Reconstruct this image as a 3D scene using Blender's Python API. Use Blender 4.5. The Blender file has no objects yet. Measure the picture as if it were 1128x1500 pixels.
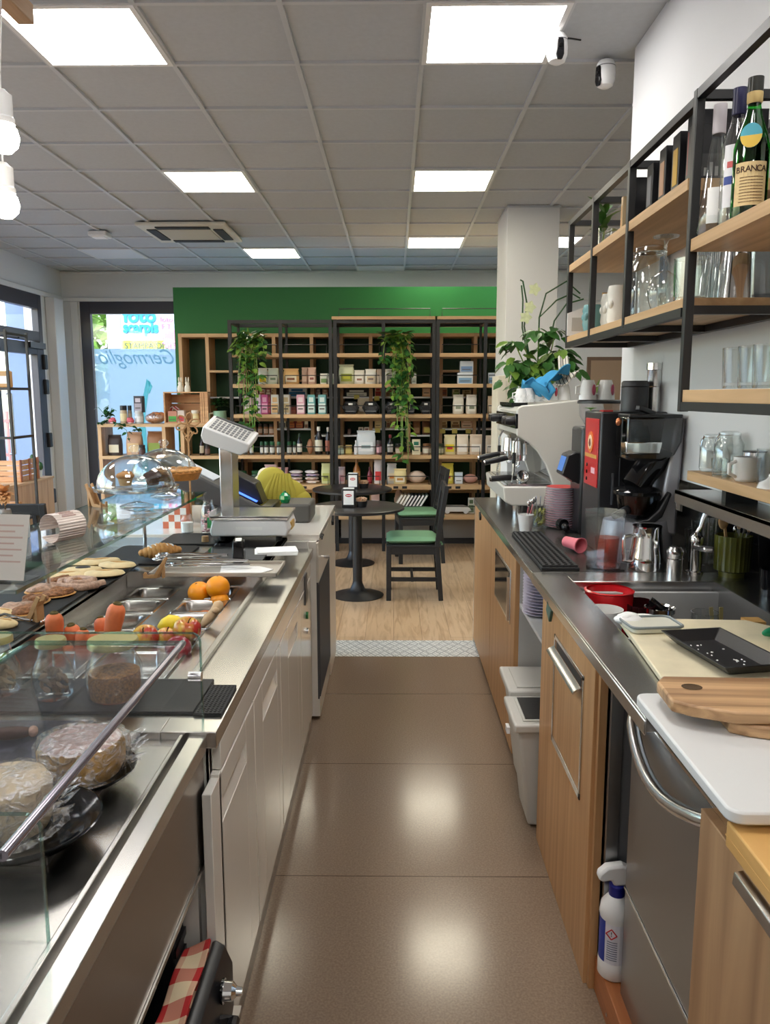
import bpy, math, random
from mathutils import Vector, Matrix, Euler
random.seed(7)
PI = math.pi
scn = bpy.context.scene
COL = scn.collection
# ------------------------------------------------------------------ camera numbers (solved from the ceiling grid)
FPX, PITCH, YAW, ROLL, EYE = 1148.5, 0.14848, 0.011177, -0.0012576, 1.6
_cy, _sy = math.cos(YAW), math.sin(YAW)
FW = Vector((-_sy * math.cos(PITCH), _cy * math.cos(PITCH), -math.sin(PITCH)))
_r = Vector((_cy, _sy, 0)); _u = _r.cross(FW)
RT = math.cos(ROLL) * _r + math.sin(ROLL) * _u
UP = RT.cross(FW)
def _ray(px, py): return FW + RT * ((px - 564) / FPX) + UP * ((750 - py) / FPX)
def onz(px, py, z):
    d = _ray(px, py); return d * ((z - EYE) / d.z) + Vector((0, 0, EYE))
def ony(px, py, y):
    d = _ray(px, py); return d * (y / d.y) + Vector((0, 0, EYE))
def onx(px, py, x):
    d = _ray(px, py); return d * (x / d.x) + Vector((0, 0, EYE))
# ------------------------------------------------------------------ materials
M = {}
def _new(name):
    m = bpy.data.materials.new(name); m.use_nodes = True
    nt = m.node_tree; b = nt.nodes['Principled BSDF']
    return m, nt, b
def mat(name, col, rough=.5, metal=0., bump=0., bscale=60., var=0., vscale=8., bdist=.002, coat=0., spec=None):
    m, nt, b = _new(name)
    N, L = nt.nodes, nt.links
    b.inputs['Base Color'].default_value = (*col, 1)
    b.inputs['Roughness'].default_value = rough
    b.inputs['Metallic'].default_value = metal
    if coat: b.inputs['Coat Weight'].default_value = coat
    if spec is not None: b.inputs['Specular IOR Level'].default_value = spec
    if bump or var:
        tc = N.new('ShaderNodeTexCoord')
    if var:
        n = N.new('ShaderNodeTexNoise'); n.inputs['Scale'].default_value = vscale; n.inputs['Detail'].default_value = 4
        L.new(tc.outputs['Object'], n.inputs['Vector'])
        r = N.new('ShaderNodeValToRGB')
        r.color_ramp.elements[0].position = .3; r.color_ramp.elements[1].position = .7
        r.color_ramp.elements[0].color = (*[max(0, c * (1 - var)) for c in col], 1)
        r.color_ramp.elements[1].color = (*[min(1, c * (1 + var)) for c in col], 1)
        L.new(n.outputs['Fac'], r.inputs['Fac']); L.new(r.outputs['Color'], b.inputs['Base Color'])
    if bump:
        n = N.new('ShaderNodeTexNoise'); n.inputs['Scale'].default_value = bscale; n.inputs['Detail'].default_value = 3
        L.new(tc.outputs['Object'], n.inputs['Vector'])
        bp = N.new('ShaderNodeBump'); bp.inputs['Strength'].default_value = bump; bp.inputs['Distance'].default_value = bdist
        L.new(n.outputs['Fac'], bp.inputs['Height']); L.new(bp.outputs['Normal'], b.inputs['Normal'])
    M[name] = m; return m
def wood(name, c1, c2, axis='z', scale=1., rough=.5, grain=26., knots=False):
    m, nt, b = _new(name); N, L = nt.nodes, nt.links
    tc = N.new('ShaderNodeTexCoord'); mp = N.new('ShaderNodeMapping')
    s = {'x': (1.2, grain, grain), 'y': (grain, 1.2, grain), 'z': (grain, grain, 1.2)}[axis]
    mp.inputs['Scale'].default_value = tuple(v * scale for v in s)
    n = N.new('ShaderNodeTexNoise'); n.inputs['Scale'].default_value = 1.; n.inputs['Detail'].default_value = 6; n.inputs['Distortion'].default_value = .6
    r = N.new('ShaderNodeValToRGB'); r.color_ramp.elements[0].position = .32; r.color_ramp.elements[1].position = .68
    r.color_ramp.elements[0].color = (*c1, 1); r.color_ramp.elements[1].color = (*c2, 1)
    L.new(tc.outputs['Object'], mp.inputs['Vector']); L.new(mp.outputs['Vector'], n.inputs['Vector'])
    L.new(n.outputs['Fac'], r.inputs['Fac']); L.new(r.outputs['Color'], b.inputs['Base Color'])
    b.inputs['Roughness'].default_value = rough
    bp = N.new('ShaderNodeBump'); bp.inputs['Strength'].default_value = .12; bp.inputs['Distance'].default_value = .002
    L.new(n.outputs['Fac'], bp.inputs['Height']); L.new(bp.outputs['Normal'], b.inputs['Normal'])
    M[name] = m; return m
def glass(name, tint=(.97, .985, .98), refl=1., rough=.02, base=0.):
    # thin clear glass: see-through with fresnel reflections
    m = bpy.data.materials.new(name); m.use_nodes = True
    nt = m.node_tree; N, L = nt.nodes, nt.links; N.clear()
    out = N.new('ShaderNodeOutputMaterial'); mx = N.new('ShaderNodeMixShader')
    t = N.new('ShaderNodeBsdfTransparent'); t.inputs['Color'].default_value = (*tint, 1)
    g = N.new('ShaderNodeBsdfGlossy'); g.inputs['Roughness'].default_value = rough
    f = N.new('ShaderNodeLayerWeight'); f.inputs['Blend'].default_value = .5
    pw = N.new('ShaderNodeMath'); pw.operation = 'POWER'; pw.inputs[1].default_value = 4.; L.new(f.outputs['Facing'], pw.inputs[0])
    ma = N.new('ShaderNodeMath'); ma.operation = 'MULTIPLY_ADD'; ma.inputs[1].default_value = .75 * refl; ma.inputs[2].default_value = .04 * refl + base
    ma.use_clamp = True
    L.new(pw.outputs[0], ma.inputs[0]); L.new(ma.outputs['Value'], mx.inputs['Fac'])
    L.new(t.outputs['BSDF'], mx.inputs[1]); L.new(g.outputs['BSDF'], mx.inputs[2]); L.new(mx.outputs['Shader'], out.inputs['Surface'])
    M[name] = m; return m
def steel(name, col, rough, axis='y'):
    m = mat(name, col, rough, 1.); b = m.node_tree.nodes['Principled BSDF']; b.inputs['Anisotropic'].default_value = 0.
    return m
def emis(name, col, s):
    m = bpy.data.materials.new(name); m.use_nodes = True
    nt = m.node_tree; nt.nodes.clear()
    o = nt.nodes.new('ShaderNodeOutputMaterial'); e = nt.nodes.new('ShaderNodeEmission')
    e.inputs['Color'].default_value = (*col, 1); e.inputs['Strength'].default_value = s
    nt.links.new(e.outputs['Emission'], o.inputs['Surface']); M[name] = m; return m
def rgb(r, g, b):
    f = lambda v: ((v / 255 + .055) / 1.055) ** 2.4 if v > 10 else v / 255 / 12.92
    return (f(r), f(g), f(b))
_cc = {}
def paint(r, g, b, rough=.5, **k):
    key = (r, g, b, rough, tuple(sorted(k.items())))
    if key not in _cc: _cc[key] = mat('paint_%d_%d_%d_%d' % (r, g, b, int(rough * 100)), rgb(r, g, b), rough, **k)
    return _cc[key]

mat('wall_white', (.70, .705, .715), .7, bump=.05, bscale=200)
mat('ceiling_tile', (.50, .525, .56), .85, bump=.25, bscale=260, var=.03, vscale=40)
mat('ceiling_bar', (.56, .58, .61), .4)
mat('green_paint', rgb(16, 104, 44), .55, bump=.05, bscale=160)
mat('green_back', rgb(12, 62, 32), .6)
mat('black_metal', (.012, .012, .013), .42)
mat('black_wood', (.012, .012, .013), .5, bump=.06, bscale=30)
mat('black_plastic', (.014, .014, .016), .35)
mat('black_gloss', (.006, .006, .007), .08, spec=.4)
mat('black_slate', (.013, .013, .015), .5, bump=.2, bscale=50, spec=.3)
mat('black_rubber', (.015, .015, .016), .7)
mat('anthracite', rgb(52, 52, 62), .4)
mat('grey_plastic', rgb(120, 122, 126), .45)
mat('bin_grey', rgb(190, 188, 182), .45)
mat('dark_grey', rgb(70, 72, 76), .45)
mat('white_gloss', rgb(226, 222, 214), .12, coat=.3)
mat('white_plastic', rgb(232, 232, 232), .35)
mat('white_porcelain', rgb(238, 238, 236), .12)
mat('board_white', rgb(216, 216, 214), .4)
mat('machine_cream', rgb(222, 218, 208), .22)
mat('paper', rgb(240, 240, 238), .8)
mat('cork', rgb(190, 150, 105), .9, bump=.3, bscale=120)
steel('steel', (.52, .505, .48), .27, 'y')
steel('steel_dark', (.36, .33, .30), .34, 'y')
steel('steel_x', (.62, .61, .60), .26, 'x')
steel('steel_front', (.36, .365, .37), .36, 'z')
mat('chrome', (.80, .80, .80), .08, 1.)
mat('chrome_soft', (.72, .72, .72), .22, 1.); mat('pan_steel', (.46, .44, .42), .25, 1.)
mat('gold_lid', rgb(214, 200, 140), .3, .7)
wood('oak', rgb(176, 138, 98), rgb(205, 168, 126), 'z')
wood('oak_door', rgb(172, 128, 84), rgb(196, 152, 106), 'z', grain=34, rough=.45)
wood('oak_h', rgb(182, 146, 104), rgb(210, 175, 132), 'x')
wood('oak_y', rgb(184, 148, 106), rgb(212, 176, 132), 'y')
wood('olive_board', rgb(122, 84, 52), rgb(206, 166, 122), 'x', grain=34, rough=.45)
wood('butcher', rgb(190, 140, 76), rgb(222, 176, 108), 'y', grain=14, rough=.4)
wood('near_cabinet', rgb(150, 112, 78), rgb(188, 150, 110), 'z', grain=14, rough=.5)
wood('crate_wood', rgb(178, 130, 92), rgb(212, 168, 124), 'x', rough=.7)
wood('beam_wood', rgb(150, 116, 84), rgb(186, 152, 118), 'y', rough=.6)
wood('card_wood', rgb(172, 128, 82), rgb(200, 160, 112), 'x', rough=.7)
wood('kick_wood', rgb(150, 88, 48), rgb(176, 108, 62), 'y', rough=.5)
glass('clear_glass', (.96, .98, .975), 1.)
glass('shelf_glass', (.94, .975, .965), 1.2, base=.01)
glass('cover_glass', (.94, .945, .96), .7, base=.01)
glass('jar_glass', (.955, .975, .97), 1.7, base=.025)
glass('dome_glass', (.96, .98, .985), 1.7, base=.03)
glass('smoke_glass', (.35, .35, .36), 1.3, base=.03)
glass('pane_glass', (.97, .985, .985), .8)
glass('edge_glass', (.62, .80, .76), 1.2, base=.1)
emis('lamp_white', (1., .97, .92), 9.)
emis('lamp_warm', (1., .93, .74), 6.5)
emis('lamp_big', (1., .97, .93), 7.5)
emis('bulb_glow', (1., .93, .80), 9.)
emis('screen_blue', rgb(70, 110, 235), 1.2)
emis('screen_dim', rgb(70, 100, 150), .8)

# ------------------------------------------------------------------ mesh builder
class MB:
    def __init__(s, T=None):
        s.v, s.f, s.mi = [], [], []
        s.off = Vector(T.location) if T is not None else Vector((0, 0, 0)); s.xf = None
    def add(s, vs, fs, m=0):
        b = len(s.v)
        if s.xf is not None: vs = [s.xf @ Vector(v) for v in vs]
        s.v += [Vector(v) - s.off for v in vs]
        s.f += [[b + i for i in f] for f in fs]; s.mi += [m] * len(fs); return s
    def box(s, x0, x1, y0, y1, z0, z1, m=0):
        vs = [(x, y, z) for z in (z0, z1) for y in (y0, y1) for x in (x0, x1)]
        return s.add(vs, [(0, 2, 3, 1), (4, 5, 7, 6), (0, 1, 5, 4), (2, 6, 7, 3), (0, 4, 6, 2), (1, 3, 7, 5)], m)
    def cbox(s, c, d, m=0, rot=None):
        X = Matrix.Translation(Vector(c)) @ (Euler(rot).to_matrix().to_4x4() if rot else Matrix())
        vs = [X @ Vector((x * d[0] / 2, y * d[1] / 2, z * d[2] / 2)) for z in (-1, 1) for y in (-1, 1) for x in (-1, 1)]
        return s.add(vs, [(0, 2, 3, 1), (4, 5, 7, 6), (0, 1, 5, 4), (2, 6, 7, 3), (0, 4, 6, 2), (1, 3, 7, 5)], m)
    def bar(s, p, q, w, h=None, m=0):
        p, q = Vector(p), Vector(q); h = h or w; d = (q - p); L = d.length; d.normalize()
        a = Vector((0, 0, 1)) if abs(d.z) < .9 else Vector((0, 1, 0))
        e1 = d.cross(a).normalized(); e2 = e1.cross(d)
        vs = [t + e1 * (i * w / 2) + e2 * (j * h / 2) for t in (p, q) for i, j in ((-1, -1), (1, -1), (1, 1), (-1, 1))]
        return s.add(vs, [(0, 1, 2, 3), (7, 6, 5, 4), (0, 4, 5, 1), (1, 5, 6, 2), (2, 6, 7, 3), (3, 7, 4, 0)], m)
    def cyl(s, p, q, r0, r1=None, n=18, m=0, caps=True):
        p, q = Vector(p), Vector(q); r1 = r0 if r1 is None else r1
        d = (q - p).normalized(); a = Vector((0, 0, 1)) if abs(d.z) < .9 else Vector((1, 0, 0))
        e1 = d.cross(a).normalized(); e2 = d.cross(e1)
        vs = [c + (e1 * math.cos(2 * PI * i / n) + e2 * math.sin(2 * PI * i / n)) * r for c, r in ((p, r0), (q, r1)) for i in range(n)]
        fs = [(i, (i + 1) % n, n + (i + 1) % n, n + i) for i in range(n)]
        if caps: fs += [tuple(range(n - 1, -1, -1)), tuple(range(n, 2 * n))]
        return s.add(vs, fs, m)
    def lathe(s, prof, c=(0, 0, 0), n=24, m=0, X=None, sx=1., sy=1.):
        c = Vector(c); vs = []; fs = []; rows = []
        for r, z in prof:
            if r < 1e-6: rows.append([len(vs)]); vs.append(Vector((0, 0, z)))
            else:
                rows.append(list(range(len(vs), len(vs) + n)))
                vs += [Vector((r * sx * math.cos(2 * PI * i / n), r * sy * math.sin(2 * PI * i / n), z)) for i in range(n)]
        for a, b in zip(rows, rows[1:]):
            if len(a) == 1 and len(b) == 1: continue
            if len(a) == 1: fs += [(a[0], b[(i + 1) % n], b[i]) for i in range(n)][::1]
            elif len(b) == 1: fs += [(a[i], a[(i + 1) % n], b[0]) for i in range(n)]
            else: fs += [(a[i], a[(i + 1) % n], b[(i + 1) % n], b[i]) for i in range(n)]
        if X is not None: vs = [X @ v for v in vs]
        return s.add([v + c for v in vs], fs, m)
    def tube(s, pts, r, n=8, m=0, closed=False, caps=True):
        P = [Vector(p) for p in pts]; k = len(P); rr = r if isinstance(r, (list, tuple)) else [r] * k
        vs = []; ref = None
        for i in range(k):
            a = P[(i - 1) % k] if (i > 0 or closed) else P[i]; b = P[(i + 1) % k] if (i < k - 1 or closed) else P[i]
            d = (b - a).normalized()
            if ref is None: ref = Vector((0, 0, 1)) if abs(d.z) < .9 else Vector((1, 0, 0))
            e1 = (ref - d * ref.dot(d)); 
            if e1.length < 1e-4: e1 = d.orthogonal()
            e1.normalize(); ref = e1; e2 = d.cross(e1)
            vs += [P[i] + (e1 * math.cos(2 * PI * j / n) + e2 * math.sin(2 * PI * j / n)) * rr[i] for j in range(n)]
        fs = []
        for i in range(k if closed else k - 1):
            a, b = i * n, ((i + 1) % k) * n
            fs += [(a + j, a + (j + 1) % n, b + (j + 1) % n, b + j) for j in range(n)]
        if caps and not closed: fs += [tuple(range(n - 1, -1, -1)), tuple(range((k - 1) * n, k * n))]
        return s.add(vs, fs, m)
    def prism(s, out, axis, a, b, m=0):
        n = len(out)
        f = {'x': lambda p, t: (t, p[0], p[1]), 'y': lambda p, t: (p[0], t, p[1]), 'z': lambda p, t: (p[0], p[1], t)}[axis]
        vs = [f(p, a) for p in out] + [f(p, b) for p in out]
        fs = [tuple(range(n - 1, -1, -1)), tuple(range(n, 2 * n))] + [(i, (i + 1) % n, n + (i + 1) % n, n + i) for i in range(n)]
        return s.add(vs, fs, m)
    def ell(s, c, rx, ry, rz, n=16, k=10, m=0, rot=None):
        X = Euler(rot).to_matrix().to_4x4() if rot else Matrix()
        prof = [(math.sin(PI * i / k), -math.cos(PI * i / k)) for i in range(k + 1)]
        prof[0] = (0, -1); prof[-1] = (0, 1)
        return s.lathe(prof, c, n, m, X=X @ Matrix.Diagonal((rx, ry, rz, 1)))
    def poly(s, pts, m=0): return s.add(pts, [tuple(range(len(pts)))], m)
    def leaf(s, p, d, nrm, L, W, m=0, bend=.25):
        p, d = Vector(p), Vector(d).normalized(); nrm = Vector(nrm)
        e = d.cross(nrm); e = (e if e.length > 1e-3 else d.orthogonal()).normalized(); n = e.cross(d)
        vs = [p]
        for t, w in ((.22, .8), (.5, 1.), (.78, .6)):
            c = p + d * (L * t) - n * (bend * L * t * t)
            vs += [c - e * (W * w / 2) + n * (W * .12), c, c + e * (W * w / 2) + n * (W * .12)]
        vs.append(p + d * L - n * (bend * L))
        fs = [(0, 1, 2), (0, 2, 3)]
        for k in (1, 4): fs += [(k, k + 3, k + 4, k + 1), (k + 1, k + 4, k + 5, k + 2)]
        fs += [(7, 10, 8), (8, 10, 9)]
        return s.add(vs, fs, m)
    def build(s, name, mats, parent=None, bevel=0., smooth=35, seg=2, loc=None, rotz=0., subsurf=0, kind=None):
        me = bpy.data.meshes.new(name); me.from_pydata([tuple(v) for v in s.v], [], s.f)
        if not isinstance(mats, (list, tuple)): mats = [mats]
        for q in mats: me.materials.append(M[q] if isinstance(q, str) else q)
        if len(mats) > 1: me.polygons.foreach_set('material_index', s.mi)
        me.update()
        import bmesh
        bm = bmesh.new(); bm.from_mesh(me); bmesh.ops.recalc_face_normals(bm, faces=bm.faces); bm.to_mesh(me); bm.free()
        if smooth:
            me.polygons.foreach_set('use_smooth', [True] * len(me.polygons))
            me.set_sharp_from_angle(angle=math.radians(smooth))
        o = bpy.data.objects.new(name, me); COL.objects.link(o)
        if parent is not None: o.parent = parent
        if loc is not None: o.location = loc
        if rotz: o.rotation_euler = (0, 0, rotz)
        if bevel:
            b = o.modifiers.new('bevel', 'BEVEL'); b.width = bevel; b.segments = seg; b.limit_method = 'ANGLE'; b.angle_limit = math.radians(40)
            b.harden_normals = False
        if subsurf:
            b = o.modifiers.new('sub', 'SUBSURF'); b.levels = subsurf; b.render_levels = subsurf
        if kind: o['kind'] = kind
        return o
def tag(o, label, cat, group=None):
    o['label'] = label; o['category'] = cat
    if group: o['group'] = group
    return o
def thing(name, label, cat, loc=(0, 0, 0), rotz=0., group=None):
    o = bpy.data.objects.new(name, None); COL.objects.link(o); o.empty_display_size = .05
    o.location = loc; o.rotation_euler = (0, 0, rotz); return tag(o, label, cat, group)
def solo(mb, name, mats, label, cat, loc, group=None, **k):   # a thing that is one mesh; the builder holds local coordinates
    return tag(mb.build(name, mats, None, loc=loc, **k), label, cat, group)
def struct(mb, name, mats, **k): return mb.build(name, mats, None, kind='structure', **k)
def dup(root, loc=None, rotz=None, label=None):
    r = root.copy(); COL.objects.link(r)
    if loc is not None: r.location = loc
    if rotz is not None: r.rotation_euler = (0, 0, rotz)
    if label: r['label'] = label
    for ch in list(root.children):
        c = ch.copy(); COL.objects.link(c); c.parent = r
        for g in list(ch.children):
            d = g.copy(); COL.objects.link(d); d.parent = c
    return r
def text(name, body, size, loc, rot, m, parent=None, ext=.0006, bold=0., align='CENTER', sx=1., shear=0., valign='CENTER'):
    cu = bpy.data.curves.new(name, 'FONT'); cu.body = body; cu.size = size; cu.extrude = ext; cu.align_x = align; cu.align_y = valign; cu.shear = shear; cu.offset = bold
    cu.materials.append(M[m] if isinstance(m, str) else m)
    t = bpy.data.objects.new(name, cu); me = bpy.data.meshes.new_from_object(t); me.name = name
    bpy.data.objects.remove(t); bpy.data.curves.remove(cu)
    if not me.materials: me.materials.append(M[m] if isinstance(m, str) else m)
    o = bpy.data.objects.new(name, me); COL.objects.link(o); o.location = loc; o.rotation_euler = rot; o.scale = (sx, 1, 1)
    if parent is not None: o.parent = parent
    return o
ORD = ['first', 'second', 'third', 'fourth', 'fifth', 'sixth', 'seventh', 'eighth', 'ninth', 'tenth', 'eleventh', 'twelfth',
       'thirteenth', 'fourteenth', 'fifteenth', 'sixteenth', 'seventeenth', 'eighteenth', 'nineteenth', 'twentieth']
# ================================================================== THE SETTING
CZ = 3.18                       # ceiling
GX0, GY0, GT = .1333, 4.0646, .6   # ceiling grid origin (px 619,93) and tile size
XL, XR, YB, YN = -4.32, 3.6, 10.45, -2.6
def floor_mat():
    m, nt, b = _new('floor_resin'); N, L = nt.nodes, nt.links
    tc = N.new('ShaderNodeTexCoord'); sp = N.new('ShaderNodeSeparateXYZ'); L.new(tc.outputs['Object'], sp.inputs['Vector'])
    n = N.new('ShaderNodeTexNoise'); n.inputs['Scale'].default_value = 160; n.inputs['Detail'].default_value = 3
    L.new(tc.outputs['Object'], n.inputs['Vector'])
    r = N.new('ShaderNodeValToRGB'); r.color_ramp.elements[0].position = .35; r.color_ramp.elements[1].position = .7
    r.color_ramp.elements[0].color = (*rgb(122, 104, 88), 1); r.color_ramp.elements[1].color = (*rgb(142, 123, 105), 1)
    L.new(n.outputs['Fac'], r.inputs['Fac'])
    a = N.new('ShaderNodeMath'); a.operation = 'ADD'; a.inputs[1].default_value = 100 * .8115 - 2.4245 + .4057
    w = N.new('ShaderNodeMath'); w.operation = 'PINGPONG'; w.inputs[1].default_value = .8115 / 2
    L.new(sp.outputs['Y'], a.inputs[0]); L.new(a.outputs[0], w.inputs[0])
    g = N.new('ShaderNodeMath'); g.operation = 'GREATER_THAN'; g.inputs[1].default_value = .8115 / 2 - .0022
    L.new(w.outputs[0], g.inputs[0])
    mx = N.new('ShaderNodeMix'); mx.data_type = 'RGBA'; mx.inputs[7].default_value = (*rgb(74, 60, 48), 1)
    L.new(g.outputs[0], mx.inputs[0]); L.new(r.outputs['Color'], mx.inputs[6]); L.new(mx.outputs[2], b.inputs['Base Color'])
    n2 = N.new('ShaderNodeTexNoise'); n2.inputs['Scale'].default_value = 5; n2.inputs['Detail'].default_value = 5
    L.new(tc.outputs['Object'], n2.inputs['Vector'])
    mr = N.new('ShaderNodeMapRange'); mr.inputs['To Min'].default_value = .13; mr.inputs['To Max'].default_value = .2
    L.new(n2.outputs['Fac'], mr.inputs['Value']); L.new(mr.outputs['Result'], b.inputs['Roughness'])
    n3 = N.new('ShaderNodeTexNoise'); n3.inputs['Scale'].default_value = 14
    L.new(tc.outputs['Object'], n3.inputs['Vector'])
    bp = N.new('ShaderNodeBump'); bp.inputs['Strength'].default_value = .03; bp.inputs['Distance'].default_value = .002
    L.new(n3.outputs['Fac'], bp.inputs['Height']); L.new(bp.outputs['Normal'], b.inputs['Normal'])
    M['floor_resin'] = m
def plank_mat():
    m, nt, b = _new('floor_oak'); N, L = nt.nodes, nt.links
    tc = N.new('ShaderNodeTexCoord')
    mp = N.new('ShaderNodeMapping'); mp.inputs['Rotation'].default_value = (0, 0, PI / 2)
    L.new(tc.outputs['Object'], mp.inputs['Vector'])
    br = N.new('ShaderNodeTexBrick'); br.inputs['Scale'].default_value = 1; br.inputs['Brick Width'].default_value = 1.5; br.inputs['Row Height'].default_value = .19
    br.inputs['Mortar Size'].default_value = .0012; br.offset = .37
    br.inputs['Color1'].default_value = (*rgb(212, 182, 146), 1); br.inputs['Color2'].default_value = (*rgb(202, 170, 132), 1); br.inputs['Mortar'].default_value = (*rgb(140, 108, 78), 1)
    L.new(mp.outputs['Vector'], br.inputs['Vector'])
    m2 = N.new('ShaderNodeMapping'); m2.inputs['Scale'].default_value = (16, 1.6, 1)
    L.new(tc.outputs['Object'], m2.inputs['Vector'])
    n = N.new('ShaderNodeTexNoise'); n.inputs['Scale'].default_value = 1.4; n.inputs['Detail'].default_value = 7; n.inputs['Distortion'].default_value = 1.2
    L.new(m2.outputs['Vector'], n.inputs['Vector'])
    r = N.new('ShaderNodeValToRGB'); r.color_ramp.elements[0].position = .33; r.color_ramp.elements[1].position = .55
    r.color_ramp.elements[0].color = (.68, .6, .52, 1); r.color_ramp.elements[1].color = (1, 1, 1, 1)
    L.new(n.outputs['Fac'], r.inputs['Fac'])
    mx = N.new('ShaderNodeMix'); mx.data_type = 'RGBA'; mx.blend_type = 'MULTIPLY'; mx.inputs[0].default_value = .75
    L.new(br.outputs['Color'], mx.inputs[6]); L.new(r.outputs['Color'], mx.inputs[7]); L.new(mx.outputs[2], b.inputs['Base Color'])
    b.inputs['Roughness'].default_value = .42; M['floor_oak'] = m
def deco_mat():
    m, nt, b = _new('floor_deco'); N, L = nt.nodes, nt.links
    tc = N.new('ShaderNodeTexCoord'); mp = N.new('ShaderNodeMapping'); mp.inputs['Scale'].default_value = (14, 9, 1); mp.inputs['Rotation'].default_value = (0, 0, PI / 4)
    L.new(tc.outputs['Object'], mp.inputs['Vector'])
    v = N.new('ShaderNodeTexVoronoi'); v.feature = 'DISTANCE_TO_EDGE'; v.inputs['Scale'].default_value = 1.6; v.inputs['Randomness'].default_value = .25
    L.new(mp.outputs['Vector'], v.inputs['Vector'])
    w = N.new('ShaderNodeTexWave'); w.wave_type = 'RINGS'; w.inputs['Scale'].default_value = 1.2; w.inputs['Distortion'].default_value = 3
    L.new(mp.outputs['Vector'], w.inputs['Vector'])
    a = N.new('ShaderNodeMath'); a.operation = 'LESS_THAN'; a.inputs[1].default_value = .07; L.new(v.outputs['Distance'], a.inputs[0])
    c = N.new('ShaderNodeMath'); c.operation = 'GREATER_THAN'; c.inputs[1].default_value = .86; L.new(w.outputs['Fac'], c.inputs[0])
    d = N.new('ShaderNodeMath'); d.operation = 'MAXIMUM'; L.new(a.outputs[0], d.inputs[0]); L.new(c.outputs[0], d.inputs[1])
    mx = N.new('ShaderNodeMix'); mx.data_type = 'RGBA'; mx.inputs[6].default_value = (*rgb(226, 228, 226), 1); mx.inputs[7].default_value = (*rgb(160, 166, 168), 1)
    L.new(d.outputs[0], mx.inputs[0]); L.new(mx.outputs[2], b.inputs['Base Color']); b.inputs['Roughness'].default_value = .35; M['floor_deco'] = m
floor_mat(); plank_mat(); deco_mat()
struct(MB().box(XL - .1, XR + .1, YN - .1, YB + .2, -.12, -.02), 'ground', 'dark_grey')
struct(MB().box(-1.30, 1.16, YN, 4.66, -.02, 0), 'floor', 'floor_resin', smooth=0)
mb = MB(); mb.box(XL, XR, 4.98, YB, -.02, 0); mb.box(XL, -1.30, YN, 4.98, -.02, 0); mb.box(1.16, XR, YN, 4.98, -.02, 0)
struct(mb, 'floor', 'floor_oak', smooth=0)
mb = MB(); mb.prism([(-1.30, 4.66), (-.42, 4.66), (.56, 4.66), (1.16, 4.66), (1.16, 4.98), (-1.30, 4.98)], 'z', -.02, .001)
struct(mb, 'trim_1', 'floor_deco', smooth=0)
# ceiling: tiles as one slab, T-bars as one grid
struct(MB().box(XL - .2, XR + .1, YN - .1, YB + .1, CZ + .012, CZ + .1), 'ceiling', 'ceiling_tile', smooth=0)
mb = MB()
for i in range(-8, 7):
    x = GX0 + i * GT
    if XL < x < XR: mb.box(x - .012, x + .012, YN, YB, CZ - .002, CZ + .014)
for j in range(-12, 12):
    y = GY0 + j * GT
    if YN < y < YB: mb.box(XL, XR, y - .012, y + .012, CZ - .0015, CZ + .014)
struct(mb, 'trim_2', 'ceiling_bar', smooth=0)
# walls
RW, RWE = 1.12, 3.93            # back wall behind the bar and where it stops
struct(MB().box(RW, XR + .1, YN, RWE, 1.2705, CZ + .01), 'wall_right', 'wall_white', smooth=0); struct(MB().box(1.3605, XR + .1, YN, RWE, 0, 1.2705), 'wall_right', 'wall_white', smooth=0)
struct(MB().box(XR, XR + .1, RWE, YB, 0, CZ + .01), 'wall_east', 'wall_white', smooth=0)
struct(MB().box(XL - .2, XR + .1, YN - .1, YN, 0, CZ + .01), 'wall_near', 'wall_white', smooth=0)
PX0, PX1, PY0, PY1 = .965, 1.41, 6.97, 7.58
struct(MB().box(PX0, PX1, PY0, PY1, 0, CZ + .01), 'pillar', 'wall_white', bevel=.004)
struct(MB().box(PX0 - .006, PX1 + .006, PY0 - .006, PY1 + .006, CZ - .012, CZ), 'trim_3', 'ceiling_bar')
# street side: back wall with the shop window, left wall with the door
HB = 2.80                       # underside of the window header
mb = MB(); mb.box(XL, XR, YB, YB + .2, HB, CZ + .01); mb.box(XL - .2, -4.08, YB - .02, YB + .2, 0, HB)
mb.box(1.2, XR, YB, YB + .2, 0, HB); mb.box(-4.08, 1.2, YB, YB + .2, 0, .12)
struct(mb, 'wall_back', 'wall_white', smooth=0)
mb = MB(); mb.box(XL, XR, YB - .03, YB, HB + .0, HB + .05); mb.box(XL, XR, YB - .02, YB, CZ - .03, CZ)
mb.box(XL, XL + .03, 2, YB, HB - .0, HB + .06)
struct(mb, 'trim_4', 'wall_white', bevel=.006)
DY0, DY1 = 8.42, 9.78           # door leaf opening on the left wall
mb = MB(); mb.box(XL - .2, XL, YN, YB, HB, CZ + .01); mb.box(XL - .2, XL, DY1, YB, 0, HB); mb.box(XL - .2, XL, YN, .6, 0, HB)
mb.box(XL - .2, XL, .6, 8.0, 0, .45)
struct(mb, 'wall_left', 'wall_white', smooth=0)
struct(MB().box(XL, XL + .12, DY1 + .15, DY1 + .42, 0, HB).box(-4.2, -4.10, YB - .05, YB, 0, HB), 'trim_5', 'wall_white', bevel=.01)
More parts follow.
